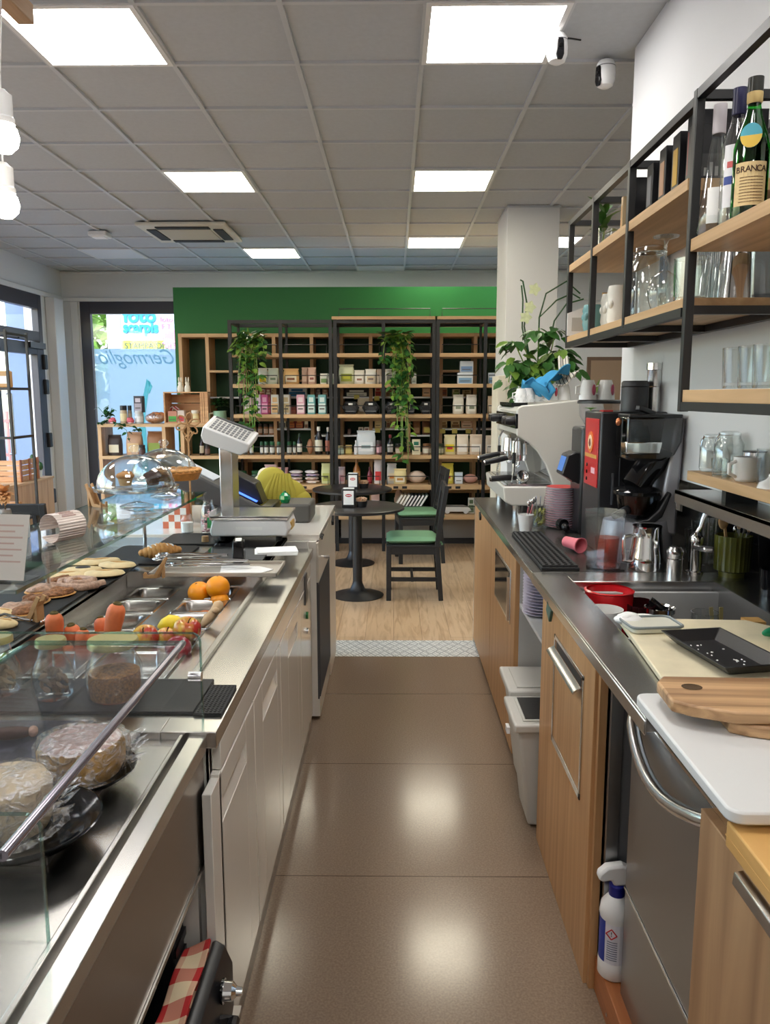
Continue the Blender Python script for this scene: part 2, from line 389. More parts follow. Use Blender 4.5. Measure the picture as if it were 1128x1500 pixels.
# shop window in the back wall (runs on behind the green partition)
T = thing('window_1', 'shop window with dark frame and frosted lower film behind the low shelf', 'window', (-2.6, YB, .12)); T['kind'] = 'structure'
mb = MB(T); y0, y1 = YB - .03, YB + .05
mb.box(-4.08, -3.95, y0, y1, .12, HB); mb.box(-3.95, 1.12, y0, y1, HB - .155, HB); mb.box(-3.95, 1.12, y0, y1, .12, .2); mb.box(-1.3, -1.22, y0, y1, .2, HB - .15); mb.box(1.12, 1.2, y0, y1, .12, HB)
mb.build('window_frame', 'anthracite', T, bevel=.004)
MB(T).box(-3.95, 1.12, YB + .005, YB + .013, .2, HB - .15).build('pane', 'pane_glass', T)
m = bpy.data.materials.new('frosted_film'); m.use_nodes = True; nt = m.node_tree; N, L = nt.nodes, nt.links; N.clear()
o_ = N.new('ShaderNodeOutputMaterial'); a_ = N.new('ShaderNodeMixShader'); a_.inputs[0].default_value = .62
t_ = N.new('ShaderNodeBsdfTransparent'); t_.inputs['Color'].default_value = (.78, .86, .89, 1); d_ = N.new('ShaderNodeBsdfTranslucent'); d_.inputs['Color'].default_value = (.70, .80, .85, 1)
L.new(t_.outputs[0], a_.inputs[1]); L.new(d_.outputs[0], a_.inputs[2]); L.new(a_.outputs[0], o_.inputs['Surface']); M['frosted_film'] = m
fz = ony(180, 511, YB).z
MB(T).box(-3.93, 1.1, YB - .006, YB - .004, .2, fz).build('frosted_film', 'frosted_film', T)
def film(name, tint, k):
    q = M['frosted_film'].copy(); q.name = name; N = q.node_tree.nodes
    for n in N:
        if n.type == 'BSDF_TRANSPARENT': n.inputs['Color'].default_value = (*tint, 1)
        if n.type == 'BSDF_TRANSLUCENT': n.inputs['Color'].default_value = (*[c * k for c in tint], 1)
    return q
film_ink = film('film_ink', (.66, .80, .83), .9); sprout = film('film_sprout', (.56, .92, .88), .95)
p = ony(203, 524, YB - .01)
text('lettering', 'Germoglio', .27, Vector((p.x, YB - .012, p.z)) - T.location, (PI / 2, 0, PI), film_ink, T, shear=.5, sx=.86)
mb = MB(T)
c = [ony(x, y, YB - .012) for x, y in ((346 - 130, 556 + 170), (338 - 128, 650), (336 - 128, 612), (342 - 128, 575), (350 - 133, 557), (352 - 131, 566), (349 - 131, 576))]
mb.tube([(v.x, YB - .010, v.z) for v in c], [.03, .05, .04, .03, .025, .02, .012], n=6)
mb.build('sprout_print', sprout, T)
# glazed street door on the left wall
T = thing('door_1', 'dark framed glazed street door with transom window, left of the corner column', 'door', (XL, (DY0 + DY1) / 2, 0)); T['kind'] = 'structure'
x0, x1 = XL - .06, XL + .02
mb = MB(T); mb.box(x0, x1, DY1 - .10, DY1, 0, HB); mb.box(x0, x1, DY0 - .5, DY1 - .1, HB - .17, HB); mb.box(x0, x1, DY0 + .06, DY1 - .1, 2.24, 2.36); mb.box(x0, x1, DY0 - .06, DY0 + .06, 0, HB - .17)
mb.build('door_frame', 'anthracite', T, bevel=.004)
mb = MB(T); mb.box(x0 + .01, x1 + .015, DY0 + .07, DY0 + .2, .03, 2.22); mb.box(x0 + .01, x1 + .015, DY1 - .22, DY1 - .11, .03, 2.22); mb.box(x0 + .01, x1 + .015, DY0 + .2, DY1 - .22, 2.08, 2.22); mb.box(x0 + .01, x1 + .015, DY0 + .2, DY1 - .22, .03, .2)
lf = mb.build('door_leaf', 'anthracite', T, bevel=.004)
MB(T).box(XL - .03, XL - .022, DY0 + .2, DY1 - .22, .2, 2.08).build('pane', 'pane_glass', T)
MB(T).box(XL - .03, XL - .022, DY0 + .06, DY1 - .1, 2.36, HB - .17).build('transom_pane', 'pane_glass', T)
mb = MB(T); mb.tube([(x1 + .015, DY0 + .30, 1.62), (x1 + .07, DY0 + .30, 1.62), (x1 + .07, DY0 + .30, .95), (x1 + .015, DY0 + .30, .95)], .016)
mb.build('pull_handle', 'chrome_soft', T)
mb = MB(T); mb.box(x1 + .01, x1 + .07, DY1 - .5, DY1 - .1, 2.15, 2.22); mb.bar((x1 + .05, DY1 - .45, 2.24), (x1 + .05, DY1 - .75, 2.25), .02)
mb.build('door_closer', 'black_plastic', T)
for z in (2.0, 1.7, 1.05, .35):
    MB(T).box(x1, x1 + .05, DY1 - .10, DY1 - .02, z - .09, z + .09).build('hinge', 'black_plastic', T, bevel=.01)
# glazing towards the street along the customer side
T = thing('window_2', 'long shop window with dark frame along the street wall beside the door', 'window', (XL, 4.3, .45)); T['kind'] = 'structure'
mb = MB(T)
for y in (.6, 2.4, 4.2, 6.0, 7.88): mb.box(x0, x1, y, y + .12, .45, HB)
mb.box(x0, x1, .6, 8.0, HB - .12, HB); mb.box(x0, x1, .6, 8.0, .45, .55)
mb.build('window_frame', 'anthracite', T)
MB(T).box(XL - .03, XL - .022, .7, 7.95, .55, HB - .12).build('pane', 'pane_glass', T)
# green partition carrying the cube shelves
GY = 8.78
gl, gt = ony(253, 421, GY), ony(726, 421, GY)
struct(MB().box(gl.x, 1.6, GY, GY + .06, 0, gl.z), 'wall_green', 'green_paint', smooth=0)
# ------------------------------------------------------------------ outside
struct(MB().box(-40, 30, YB + .25, 40, -.2, -.1), 'street_ground', paint(118, 118, 118, .9))
struct(MB().box(-40, XL - .25, -20, YB + .25, -.2, -.1), 'street_ground', paint(122, 122, 120, .9))
mat('sunlit_leaf', rgb(120, 158, 66), .6, var=.3, vscale=3); mat('bark', rgb(110, 90, 70), .9)
def tree(x, y, h, r, label, n=420):
    T = thing('street_tree', label, 'tree', (x, y, -.1), group='street trees')
    MB().cyl((0, 0, 0), (0, 0, h * .6), .14, .08, 10).build('trunk', 'bark', T)
    mb = MB()
    for _ in range(n):
        d = Vector((random.gauss(0, 1), random.gauss(0, 1), random.gauss(0, 1))).normalized() * r * random.random() ** .4
        mb.leaf((d.x, d.y, h * .66 + d.z * 1.25), (random.gauss(0, 1), random.gauss(0, 1), -.3), (random.gauss(0, .5), random.gauss(0, .5), 1), random.uniform(.3, .5), random.uniform(.22, .34))
    mb.build('crown', 'sunlit_leaf', T, smooth=0)
tree(-6.6, 18.6, 5.4, 1.7, 'leafy street tree seen through the upper shop window')
tree(-13.5, 20.5, 6, 2.2, 'leafy street tree seen through the street door glass')
tree(-11.8, 14.4, 5.6, 1.9, 'leafy street tree behind the lamp post outside the door')
T = thing('lamp_post', 'pale street lamp post outside the glazed door', 'post', (-9.0, 16.9, -.1))
MB().cyl((0, 0, 0), (0, 0, 5.2), .09, .07, 12).build('pole', paint(206, 200, 186, .6), T); MB().box(-.25, .25, -.1, .1, 5.2, 5.3).build('lamp_head', paint(180, 180, 180), T)
T = thing('picket_fence', 'reddish metal picket fence along the street outside the door', 'fence', (-9, 17.4, -.1))
mb = MB(T)
for k in range(60): mb.box(-12 + k * .11, -12 + k * .11 + .045, 17.38, 17.42, .1, 1.25)
mb.build('pickets', paint(196, 120, 110, .6), T); MB(T).box(-12, -5.4, 17.37, 17.43, .25, .32).box(-12, -5.4, 17.37, 17.43, 1.0, 1.07).build('rail', paint(170, 110, 104, .6), T)
solo(MB().box(-.7, .7, -.15, .15, 0, 1.35), 'gate_post', paint(214, 208, 196, .8), 'pale masonry gate pier outside beside the picket fence', 'pier', (-10.1, 17.2, -.1))
# pale house wall reveal right outside the door
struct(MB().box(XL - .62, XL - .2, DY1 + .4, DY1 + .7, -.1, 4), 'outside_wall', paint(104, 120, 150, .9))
# photo shop across the street: board with lettering
SY = 15.5
a, b = ony(176, 440, SY), ony(300, 520, SY)
T = thing('shop_sign', 'white shop board with cyan lettering seen through the upper window', 'sign', (a.x, SY, b.z))
MB(T).box(a.x, b.x, SY, SY + .1, b.z, ony(0, 430, SY).z).build('board', paint(164, 176, 190, .6), T)
cyan, redi, ink = paint(10, 130, 156, .6), paint(226, 96, 130, .6), paint(60, 70, 74, .6)
p = ony(180, 463, SY - .03); text('lettering', 'foto', .36, Vector((p.x, SY - .02, p.z)) - T.location, (PI / 2, 0, 0), cyan, T, align='LEFT', sx=1.05, ext=.006, bold=.012)
p = ony(180, 480, SY - .03); text('lettering', 'scarpis', .29, Vector((p.x, SY - .02, p.z)) - T.location, (PI / 2, 0, 0), cyan, T, align='LEFT', sx=.86, ext=.006, bold=.012)
p = ony(234, 468, SY - .03); text('lettering', 'foto', .15, Vector((p.x, SY - .02, p.z)) - T.location, (PI / 2, 0, 0), redi, T, align='LEFT', ext=.004)
p = ony(236, 479, SY - .03); text('lettering', 'F.T.', .15, Vector((p.x, SY - .02, p.z)) - T.location, (PI / 2, 0, 0), redi, T, align='LEFT', ext=.004)
a1, b1 = ony(178, 499, SY), ony(300, 513, SY)
MB(T).box(a1.x, b1.x, SY - .012, SY, b1.z, a1.z).build('yellow_strip', paint(170, 178, 60, .6), T)
p = ony(183, 507, SY); text('lettering', 'STAMPA DIGITALE', .155, Vector((p.x, SY - .03, p.z)) - T.location, (PI / 2, 0, 0), ink, T, align='LEFT', ext=.004)
p = ony(252, 499, SY - .03); mb = MB(T)
st = [(p.x + math.cos(k * PI / 12) * (.21 if k % 2 else .15), p.z + math.sin(k * PI / 12) * (.21 if k % 2 else .15)) for k in range(24)]
mb.prism(st, 'y', SY - .03, SY - .015); mb.build('starburst', paint(238, 120, 176, .6), T)
struct(MB().box(-5.6, 6, SY + .1, SY + .4, -.1, 6), 'facade_opposite', paint(140, 142, 142, .9))
# ================================================================== CEILING FITTINGS
def tile(i, j): return GX0 + i * GT, GY0 + j * GT
def ceiling_light(i, j, m, label):
    x, y = tile(i, j)
    T = thing('ceiling_light', label, 'ceiling light', (x + .3, y + .3, CZ), group='square ceiling panels')
    mb = MB()
    for a in (-1, 1): mb.box(a * .288 - .012, a * .288 + .012, -.30, .30, -.006, .02); mb.box(-.276, .276, a * .288 - .012, a * .288 + .012, -.006, .02)
    mb.build('frame', 'white_plastic', T)
    MB().box(-.28, .28, -.28, .28, -.004, .01).build('diffuser', m, T)
ceiling_light(0, -1, 'lamp_big', 'large bright ceiling panel above the aisle, right of the two nearest')
ceiling_light(-3, -1, 'lamp_big', 'large bright ceiling panel over the wooden lamp beam')
ceiling_light(0, 3, 'lamp_warm', 'lit ceiling panel in the middle of the right row, nearer the two cameras')
ceiling_light(-3, 3, 'lamp_warm', 'lit warm ceiling panel in front of the air conditioner grille')
ceiling_light(0, 7, 'lamp_warm', 'small far ceiling panel beside the pillar top')
ceiling_light(-3, 8, 'lamp_warm', 'small far ceiling panel behind the air conditioner grille')
ceiling_light(2, 7, 'lamp_white', 'lit ceiling panel seen through the black wall shelf')
mat('panel_off', rgb(226, 232, 240), .3)
ceiling_light(-1, 10, 'panel_off', 'unlit pale ceiling panel above the top of the green wall')
p = onz(166, 369, CZ); i_ = math.floor((p.x - GX0) / GT); j_ = math.floor((p.y - GY0) / GT)
ceiling_light(i_, j_, 'panel_off', 'unlit bluish ceiling panel beyond the small square smoke detector')
ceiling_light(-3, -5, 'lamp_big', 'bright ceiling panel overhead on the counter side')
ceiling_light(0, -5, 'lamp_big', 'bright ceiling panel overhead on the aisle side')
ceiling_light(0, -9, 'lamp_big', 'added fill light panel on the ceiling behind the camera, aisle side')  # added lamp out of view, fills the surfaces facing the camera
ceiling_light(-3, -9, 'lamp_big', 'added fill light panel on the ceiling behind the camera, counter side')  # second added fill lamp behind the camera, over the counter side
ceiling_light(-6, 0, 'lamp_white', 'added unseen ceiling panel brightening the customer side near the street windows')  # invented panel out of view, there to brighten the left side
ceiling_light(-7, -4, 'lamp_white', 'added ceiling panel out of view, brightening the near customer side')  # another added panel outside the frame, lifts the left part
# air conditioner cassette
p0, p1 = onz(280, 338, CZ), onz(250, 328, CZ)
T = thing('air_conditioner', 'white ceiling air conditioner cassette with dark louvre slots', 'air conditioner', (p0.x, p0.y, CZ))
W_ = .42
MB().box(-W_, W_, -W_, W_, -.035, 0).build('panel', paint(214, 210, 196, .5), T, bevel=.012)
MB().box(-.24, .24, -.24, .24, -.042, -.03).build('intake_grille', paint(196, 192, 176, .6), T, bevel=.004)
for a in range(4):
    mb = MB(); mb.xf = Matrix.Rotation(a * PI / 2, 4, 'Z'); mb.box(-.25, .25, .27, .36, -.044, -.02); mb.build('louvre', 'black_rubber', T)
p = onz(146, 340, CZ); T = thing('smoke_detector', 'small square white fitting on the ceiling left of the air conditioner', 'detector', (p.x, p.y, CZ))
MB().box(-.09, .09, -.09, .09, -.05, 0).build('body', 'white_plastic', T, bevel=.012); MB().box(-.06, .06, -.06, .06, -.056, -.048).build('lens', paint(250, 250, 250, .3), T)
p = ony(23, 368, 9.4); T = thing('dome_camera', 'small dark dome camera under the header near the street corner', 'camera', (p.x, p.y, p.z))
MB().cyl((0, 0, 0), (0, 0, .07), .05, .05).build('base', 'white_plastic', T); MB().ell((0, -.01, -.01), .045, .045, .05).build('dome', 'black_gloss', T)
MB().tube([(0, 0, .05), (-.05, .02, .12), (-.12, .1, CZ - p.z)], .006).build('cable', 'white_plastic', T)
def ptz(px, py, label, flip):
    p = onz(px, py, CZ); p.z -= .066; T = thing('security_camera', label, 'camera', (p.x, p.y, p.z))
    MB().lathe([(0, .058), (.034, .055), (.043, .04), (.046, .0), (.045, -.03), (.036, -.056), (.018, -.066), (0, -.068)], n=24).build('body', 'white_plastic', T, bevel=0)
    mb = MB(); mb.xf = Matrix.Rotation(flip, 4, 'Z')
    mb.prism([(-.016, .012), (-.012, .026), (.012, .026), (.016, .012), (.018, -.04), (.01, -.062), (-.01, -.062), (-.018, -.04)], 'y', -.050, -.036)
    f = mb.build('lens_window', 'black_gloss', T, bevel=.004)
    mb = MB(); mb.xf = Matrix.Rotation(flip, 4, 'Z'); mb.cyl((0, -.054, -.005), (0, -.045, -.005), .008, n=14); mb.build('lens', 'smoke_glass', f)
    mb = MB(); mb.cyl((0, 0, .055), (0, 0, .066), .018); mb.build('bracket', 'grey_plastic', T)
    MB().lathe([(.0455, .026), (.0468, .028), (.0455, .030)], n=24).build('seam', 'grey_plastic', T)
    return T
T = ptz(817, 47, 'white pan and tilt camera with dark lens beside the large light panel', .1)
MB().tube([(.03, .02, .05), (.07, .05, .06), (.12, .08, CZ - T.location.z)], .004).build('cable', 'black_rubber', T)
T = ptz(888, 86, 'white pan and tilt camera turned away, nearer the right wall', -1.1)
# beam lamp upper left
T = thing('beam_lamp', 'wooden beam with bare bulbs hanging at the upper left', 'lamp', (-1.335, 2.86, 2.95)); bq = ony(27, 37, 2.86); bz = bq.z; bx = bq.x
MB(T).box(bx, ony(51, 37, 2.86).x, 1.0, 2.86, bz, bz + .065).build('beam', 'beam_wood', T, bevel=.004)
for y_ in (1.3, 2.5): MB(T).box(bx + .02, bx + .04, y_, y_ + .04, bz + .065, CZ).build('mount', 'white_plastic', T)
for px, py, Y in ((5, 198, 2.40), (8, 297, 2.68)):
    q = ony(px, py, Y); x, y, z = q
    sk = MB(T).lathe([(0, .125), (.012, .125), (.022, .115), (.03, .11), (.03, .05), (.034, .045), (.034, .03), (0, .03)], (x, y, z)).build('lamp_holder', 'white_plastic', T)
    MB(T).tube([(x, y, z + .12), (x + .002, y, (z + bz) / 2), (bx + .03, y, bz + .01)], .0035).build('cord', 'white_plastic', sk)
    MB(T).lathe([(0, -.052), (.02, -.048), (.038, -.03), (.044, -.006), (.038, .018), (.024, .036), (.016, .05)], (x, y, z)).build('bulb', 'bulb_glow', T)
# ================================================================== LIGHT, WORLD, CAMERA
w = bpy.data.worlds.new('world'); scn.world = w; w.use_nodes = True
nt = w.node_tree; bg = nt.nodes['Background']
sk = nt.nodes.new('ShaderNodeTexSky'); sk.sky_type = 'NISHITA'; sk.sun_disc = False; sk.sun_elevation = math.radians(48); sk.sun_rotation = math.radians(200); sk.air_density = 1.2; sk.dust_density = 1.5
nt.links.new(sk.outputs['Color'], bg.inputs['Color']); bg.inputs['Strength'].default_value = .45
su = bpy.data.lights.new('sun', 'SUN'); su.energy = .9; su.angle = .01; su.color = (1, .95, .86)
so = bpy.data.objects.new('sun', su); COL.objects.link(so); so.rotation_euler = (math.radians(38), 0, math.radians(35)); so.location = (-8, -4, 8)
cam = bpy.data.cameras.new('camera'); co = bpy.data.objects.new('camera', cam); COL.objects.link(co)
cam.sensor_fit = 'VERTICAL'; cam.sensor_height = 24.; cam.sensor_width = 18.; cam.lens = FPX / 1500 * 24.
cam.clip_start = .02; cam.clip_end = 200
co.matrix_world = Matrix(((RT.x, UP.x, -FW.x, 0), (RT.y, UP.y, -FW.y, 0), (RT.z, UP.z, -FW.z, EYE), (0, 0, 0, 1)))
scn.camera = co
vs = scn.view_settings; vs.view_transform = 'Standard'; vs.look = 'None'; vs.gamma = 1.; vs.exposure = 1.52; vs.use_curve_mapping = False
cy = scn.cycles
cy.max_bounces = 10; cy.diffuse_bounces = 4; cy.glossy_bounces = 4; cy.transmission_bounces = 6; cy.transparent_max_bounces = 32
cy.use_denoising = True; cy.sample_clamp_indirect = 6.; cy.caustics_reflective = False; cy.caustics_refractive = False
# ================================================================== LEFT COUNTER
FX = -.385                                  # face of the doors
CT = .88
def face_y(px, py, x=FX): return onx(px, py, x).y
LY0, LY1, LXB = 1.62, 3.66, -1.36
T = thing('prep_counter', 'white and steel refrigerated prep counter with glass top, left of the aisle', 'counter', (-.85, 2.64, 0)); PREP = T
mb = MB(T); mb.box(LXB, FX - .02, LY0, LY1, .085, .70); mb.build('carcass', 'white_gloss', T)
MB(T).box(LXB + .03, FX - .012, LY0, 3.6, 0, .085).build('plinth', 'steel_dark', T)
mb = MB(T)
mb.box(FX - .02, FX, LY0 + .022, 3.55, .772, .838); mb.box(FX - .02, FX, LY0, LY0 + .022, .085, .772)
mb.box(LXB, LXB + .02, LY0, LY1, .70, .915); mb.box(LXB, FX - .02, LY1 - .02, LY1, .70, .915); mb.box(LXB, FX - .02, LY0, LY0 + .02, .70, .865)
mb.box(FX - .03, FX - .02, LY0, LY1, .70, .84)
mb.build('fascia', 'white_gloss', T, bevel=.002)
d = [face_y(311, 1250), face_y(374, 1120), face_y(412, 1040), face_y(441, 960)]
for a, b, hy0, hy1 in ((d[0], d[1], face_y(325, 1190), face_y(361, 1100)), (d[1], d[2], face_y(385, 1055), face_y(406, 985)), (d[2], d[3], face_y(422, 965), face_y(436, 930))):
    zb, zt = .098, .765
    hz1, hz0 = .705, .648
    mb = MB(T); x0, x1 = FX - .02, FX
    # door leaf with a finger-pull cut out of it
    mb.box(x0, x1, a + .007, hy0, zb, zt); mb.box(x0, x1, hy1, b - .003, zb, zt); mb.box(x0, x1, hy0, hy1, zb, hz0); mb.box(x0, x1, hy0, hy1, hz1, zt)
    dr = mb.build('door', 'white_gloss', T, bevel=.0015)
    mb = MB(T); mb.prism([(hy0, hz1), (hy0 + .012, hz0), (hy1 - .01, hz0), (hy1, hz1)], 'x', FX - .019, FX - .016); mb.build('finger_pull', 'steel_x', dr)
    mb = MB(T); mb.prism([(FX - .002, hz0), (FX - .017, hz0 - .0), (FX - .017, hz1 - .006)], 'y', hy0, hy1); mb.build('pull_lip', 'white_gloss', dr)
cp = MB(T); cp.box(FX - .02, FX, d[3] + .004, 3.55, .098, .765); pan_ = cp.build('control_panel', 'white_gloss', T, bevel=.002)
yb = (d[3] + 3.55) / 2
MB(T).box(FX, FX + .006, yb - .06, yb + .02, .70, .83).build('display', 'dark_grey', pan_, bevel=.003)
MB(T).cyl((FX, yb + .0, .64), (FX + .01, yb, .64), .016).build('button', paint(40, 110, 60, .4), pan_)
MB(T).cyl((FX, yb + .0, .57), (FX + .01, yb, .57), .014).build('lock', 'chrome_soft', pan_)
# worktop in steel: flat lip, rail, recessed well, raised deck
mb = MB(T)
mb.box(-.505, -.383, LY0 - .02, LY1, .842, CT); mb.box(-1.05, -.505, LY0 - .02, 1.91, .842, CT)
mb.box(-.522, -.505, 1.90, 2.95, .85, .894); mb.box(-.534, -.522, 1.90, 2.95, .85, .878)
mb.box(LXB, -1.03, LY0, LY1, .916, .93); mb.box(-1.034, -1.03, 1.91, 2.95, .79, .93); mb.box(-1.03, -.505, 2.945, LY1, .916, .93); mb.box(-1.03, -.505, 2.94, 2.95, .79, .93)
mb.box(-.56, -.505, 2.95, LY1, .86, .93)
mb.build('worktop', 'steel', T, bevel=.0025)
mb = MB(T)
PXL, PXR = (-.985, -.815), (-.762, -.588)
PY_ = [(2.20, 2.365), (2.385, 2.55), (2.57, 2.735), (2.755, 2.92)]
mb.box(-1.03, PXL[0], 1.91, 2.94, .862, .868); mb.box(PXL[1], PXR[0], 1.91, 2.94, .862, .868); mb.box(PXR[1], -.534, 1.91, 2.94, .862, .868)
ys = [1.91] + [v for p in [(1.93, 2.18)] + PY_ for v in p] + [2.94]
for k in range(0, len(ys), 2):
    mb.box(PXL[0], PXL[1], ys[k], ys[k + 1], .862, .868); mb.box(PXR[0], PXR[1], ys[k], ys[k + 1], .862, .868)
mb.build('well_deck', 'steel_x', T)
gz0, gz1 = 1.166, 1.174
MB(T).box(-1.20, -.832, 1.675, 3.446, gz0, gz1).build('glass_top', 'shelf_glass', T)
MB(T).box(-.834, -.8315, 1.675, 3.446, gz0 - .001, gz1 + .001).box(-1.20, -.832, 3.4445, 3.447, gz0 - .001, gz1 + .001).box(-1.2015, -1.199, 1.675, 3.446, gz0 - .001, gz1 + .001).build('glass_edge', 'edge_glass', T)
mb = MB(T); mb.prism([(-1.34, .93), (-1.332, .93), (-1.196, gz0), (-1.204, gz0)], 'y', 1.675, 3.446); mb.build('front_glass', 'clear_glass', T)
mb = MB(T); mb.prism([(-1.33, .935), (-.80, .935), (-.845, gz0), (-1.20, gz0)], 'y', 3.436, 3.443); mb.build('end_glass', 'clear_glass', T)
for x, y in ((-1.10, 3.40), (-1.18, 1.75), (-1.18, 2.6)):
    MB(T).cyl((x, y, .93), (x, y, gz0), .008, n=12).build('glass_post', 'chrome_soft', T)
# food pans
def food_pan(x0, x1, y0, y1, label, depth=.14, w=.016):
    zr = .868
    T = thing('food_pan', label, 'pan', ((x0 + x1) / 2, (y0 + y1) / 2, zr - depth), group='steel food pans')
    mb = MB(T)
    def ring(ix, z, r):
        X0, X1, Y0, Y1 = x0 + ix, x1 - ix, y0 + ix, y1 - ix; o = []
        for cx, cy, a0 in ((X1 - r, Y1 - r, 0), (X0 + r, Y1 - r, 90), (X0 + r, Y0 + r, 180), (X1 - r, Y0 + r, 270)):
            for k in range(5): t = math.radians(a0 + k * 22.5); o.append((cx + r * math.cos(t), cy + r * math.sin(t), z))
        return o
    R = [ring(.0, zr, .008), ring(.002, zr + .004, .008), ring(w - .003, zr + .004, .03), ring(w, zr, .03), ring(w + .004, zr - .04, .032), ring(w + .012, zr - depth + .015, .03), ring(w + .022, zr - depth, .025)]
    for r in R: mb.v += [Vector(p) - mb.off for p in r]
    for i in range(len(R) - 1):
        for j in range(20): mb.f.append([i * 20 + j, i * 20 + (j + 1) % 20, (i + 1) * 20 + (j + 1) % 20, (i + 1) * 20 + j]); mb.mi.append(0)
    mb.f.append([(len(R) - 1) * 20 + j for j in range(20)]); mb.mi.append(0)
    mb.build('basin', 'pan_steel', T, smooth=50)
    return T
PANS = {}
nmL = ['holding the standing carrots', 'with yellow peel, behind the carrots', 'with shredded carrot in the left column', 'with a fork lying in it, farthest in the left column']
nmR = ['holding the red apples', 'with lemon and ginger between apples and oranges', 'with a small orange piece, in front of the oranges', 'holding the whole oranges']
for k, (a, b) in enumerate(PY_):
    PANS['L', k] = food_pan(*PXL, a, b, 'steel food pan ' + nmL[k]); PANS['R', k] = food_pan(*PXR, a, b, 'steel food pan ' + nmR[k])
for (x0, x1), lb in ((PXL, 'lidded steel food pan behind the bottle shaped jar'), (PXR, 'lidded steel food pan behind the wide jar of grain')):
    T = food_pan(x0, x1, 1.93, 2.18, lb)
    mb = MB(T); mb.box(x0 + .004, x1 - .004, 1.934, 2.176, .873, .877); mb.box(x0 + .02, x1 - .02, 1.95, 2.16, .877, .882)
    ld = mb.build('lid', 'chrome_soft', T, bevel=.002)
    cx = (x0 + x1) / 2; mb = MB(T); mb.tube([(cx - .03, 2.05, .882), (cx - .03, 2.05, .905), (cx + .03, 2.05, .905), (cx + .03, 2.05, .882)], .004); mb.build('lid_handle', 'chrome_soft', ld)
# produce
mat('carrot_skin', rgb(228, 122, 74), .5, bump=.3, bscale=60, var=.1, vscale=30); mat('carrot_top', rgb(96, 84, 44), .8)
mat('orange_peel', rgb(255, 160, 14), .4, bump=.35, bscale=220); mat('lemon_peel', rgb(244, 214, 40), .4, bump=.3, bscale=180)
def apple_mat():
    m, nt, b = _new('apple_skin'); N, L = nt.nodes, nt.links
    tc = N.new('ShaderNodeTexCoord'); n = N.new('ShaderNodeTexNoise'); n.inputs['Scale'].default_value = 26; n.inputs['Detail'].default_value = 5
    mp = N.new('ShaderNodeMapping'); mp.inputs['Scale'].default_value = (1.5, 1.5, .35); L.new(tc.outputs['Object'], mp.inputs['Vector']); L.new(mp.outputs['Vector'], n.inputs['Vector'])
    r = N.new('ShaderNodeValToRGB'); e = r.color_ramp.elements; e[0].position = .38; e[1].position = .62
    e[0].color = (*rgb(206, 168, 70), 1); e[1].color = (*rgb(176, 44, 34), 1); L.new(n.outputs['Fac'], r.inputs['Fac']); L.new(r.outputs['Color'], b.inputs['Base Color'])
    b.inputs['Roughness'].default_value = .25; M['apple_skin'] = m
apple_mat(); mat('apple_dark', rgb(140, 30, 42), .25, var=.2, vscale=30); mat('stem_brown', rgb(80, 58, 32), .8)
def carrot(px, py, L, r, tilt, label, z=.80):
    X = Euler(tilt).to_matrix().to_4x4(); p = onz(px, py, z + L) - X @ Vector((0, 0, L))
    T = thing('carrot', label, 'carrot', (p.x, p.y, z), group='carrots in the steel pan')
    MB().lathe([(0, -.0), (r * .45, .004), (r * .62, L * .2), (r * .9, L * .6), (r, L * .8), (r * .97, L - r * .7), (r * .8, L - r * .3), (r * .5, L - r * .06), (r * .3, L), (0, L - .002)], X=X, n=18).build('root', 'carrot_skin', T)
    MB().lathe([(r * .5, L - r * .08), (r * .46, L + .003), (r * .32, L + .005), (r * .2, L + .001), (0, L)], X=X, n=12).build('crown', 'carrot_top', T)
for c in ((79, 898, .17, .026, (.02, .03, 0), 'tall upright carrot at the left of the pan'), (104, 915, .13, .024, (.1, -.1, 0), 'short carrot end beside the tall upright carrot'),
          (122, 921, .125, .021, (-.1, .12, 0), 'carrot top in the middle of the carrot pan'), (137, 925, .115, .022, (-.3, -.1, 0), 'low carrot with dark green crown next to the leaning carrot'),
          (147, 902, .14, .021, (-.25, -.15, 0), 'carrot half hidden behind the long leaning carrot'), (172, 882, .20, .027, (-.05, .22, 0), 'long leaning carrot tallest of the bunch'), (96, 940, .10, .022, (.25, .15, 0), 'carrot lying low behind the gold lidded bottle')):
    carrot(*c)
def fruit(px, py, z, r, kind, label, rot=(0, 0, 0)):
    p = onz(px, py, z); X = Euler(rot).to_matrix().to_4x4()
    if kind == 'apple':
        T = thing('apple', label, 'apple', (p.x, p.y, z), group='apples in the pan')
        m = 'apple_dark' if 'dark' in label else 'apple_skin'
        MB().lathe([(0, -r * .78), (r * .3, -r * .86), (r * .72, -r * .62), (r, -.02 * r), (r * .93, r * .5), (r * .6, r * .83), (r * .3, r * .82), (r * .1, r * .62), (0, r * .58)], n=24, X=X).build('body', m, T, smooth=80)
        MB().tube([X @ Vector((0, 0, r * .58)), X @ Vector((.003, 0, r * .95)), X @ Vector((.007, 0, r * 1.1))], .0018, 6).build('stem', 'stem_brown', T)
    elif kind == 'orange':
        T = thing('orange', label, 'orange', (p.x, p.y, z), group='oranges in the pan')
        MB().ell((0, 0, 0), r, r, r * .95, 28, 18, rot=rot).build('peel', 'orange_peel', T, smooth=80)
        MB().lathe([(0, r * .955), (.003, r * .955), (.0045, r * .945)], n=10, X=X).build('stem_scar', 'stem_brown', T)
    else:
        T = thing('lemon', label, 'lemon', (p.x, p.y, z))
        MB().lathe([(0, -r * 1.4), (r * .2, -r * 1.3), (r * .7, -r * .85), (r, 0), (r * .7, r * .85), (r * .2, r * 1.3), (0, r * 1.4)], n=20, X=X).build('peel', 'lemon_peel', T, smooth=80)
        MB().ell(X @ Vector((0, 0, r * 1.38)), .004, .004, .003).build('stem_end', 'stem_brown', T)
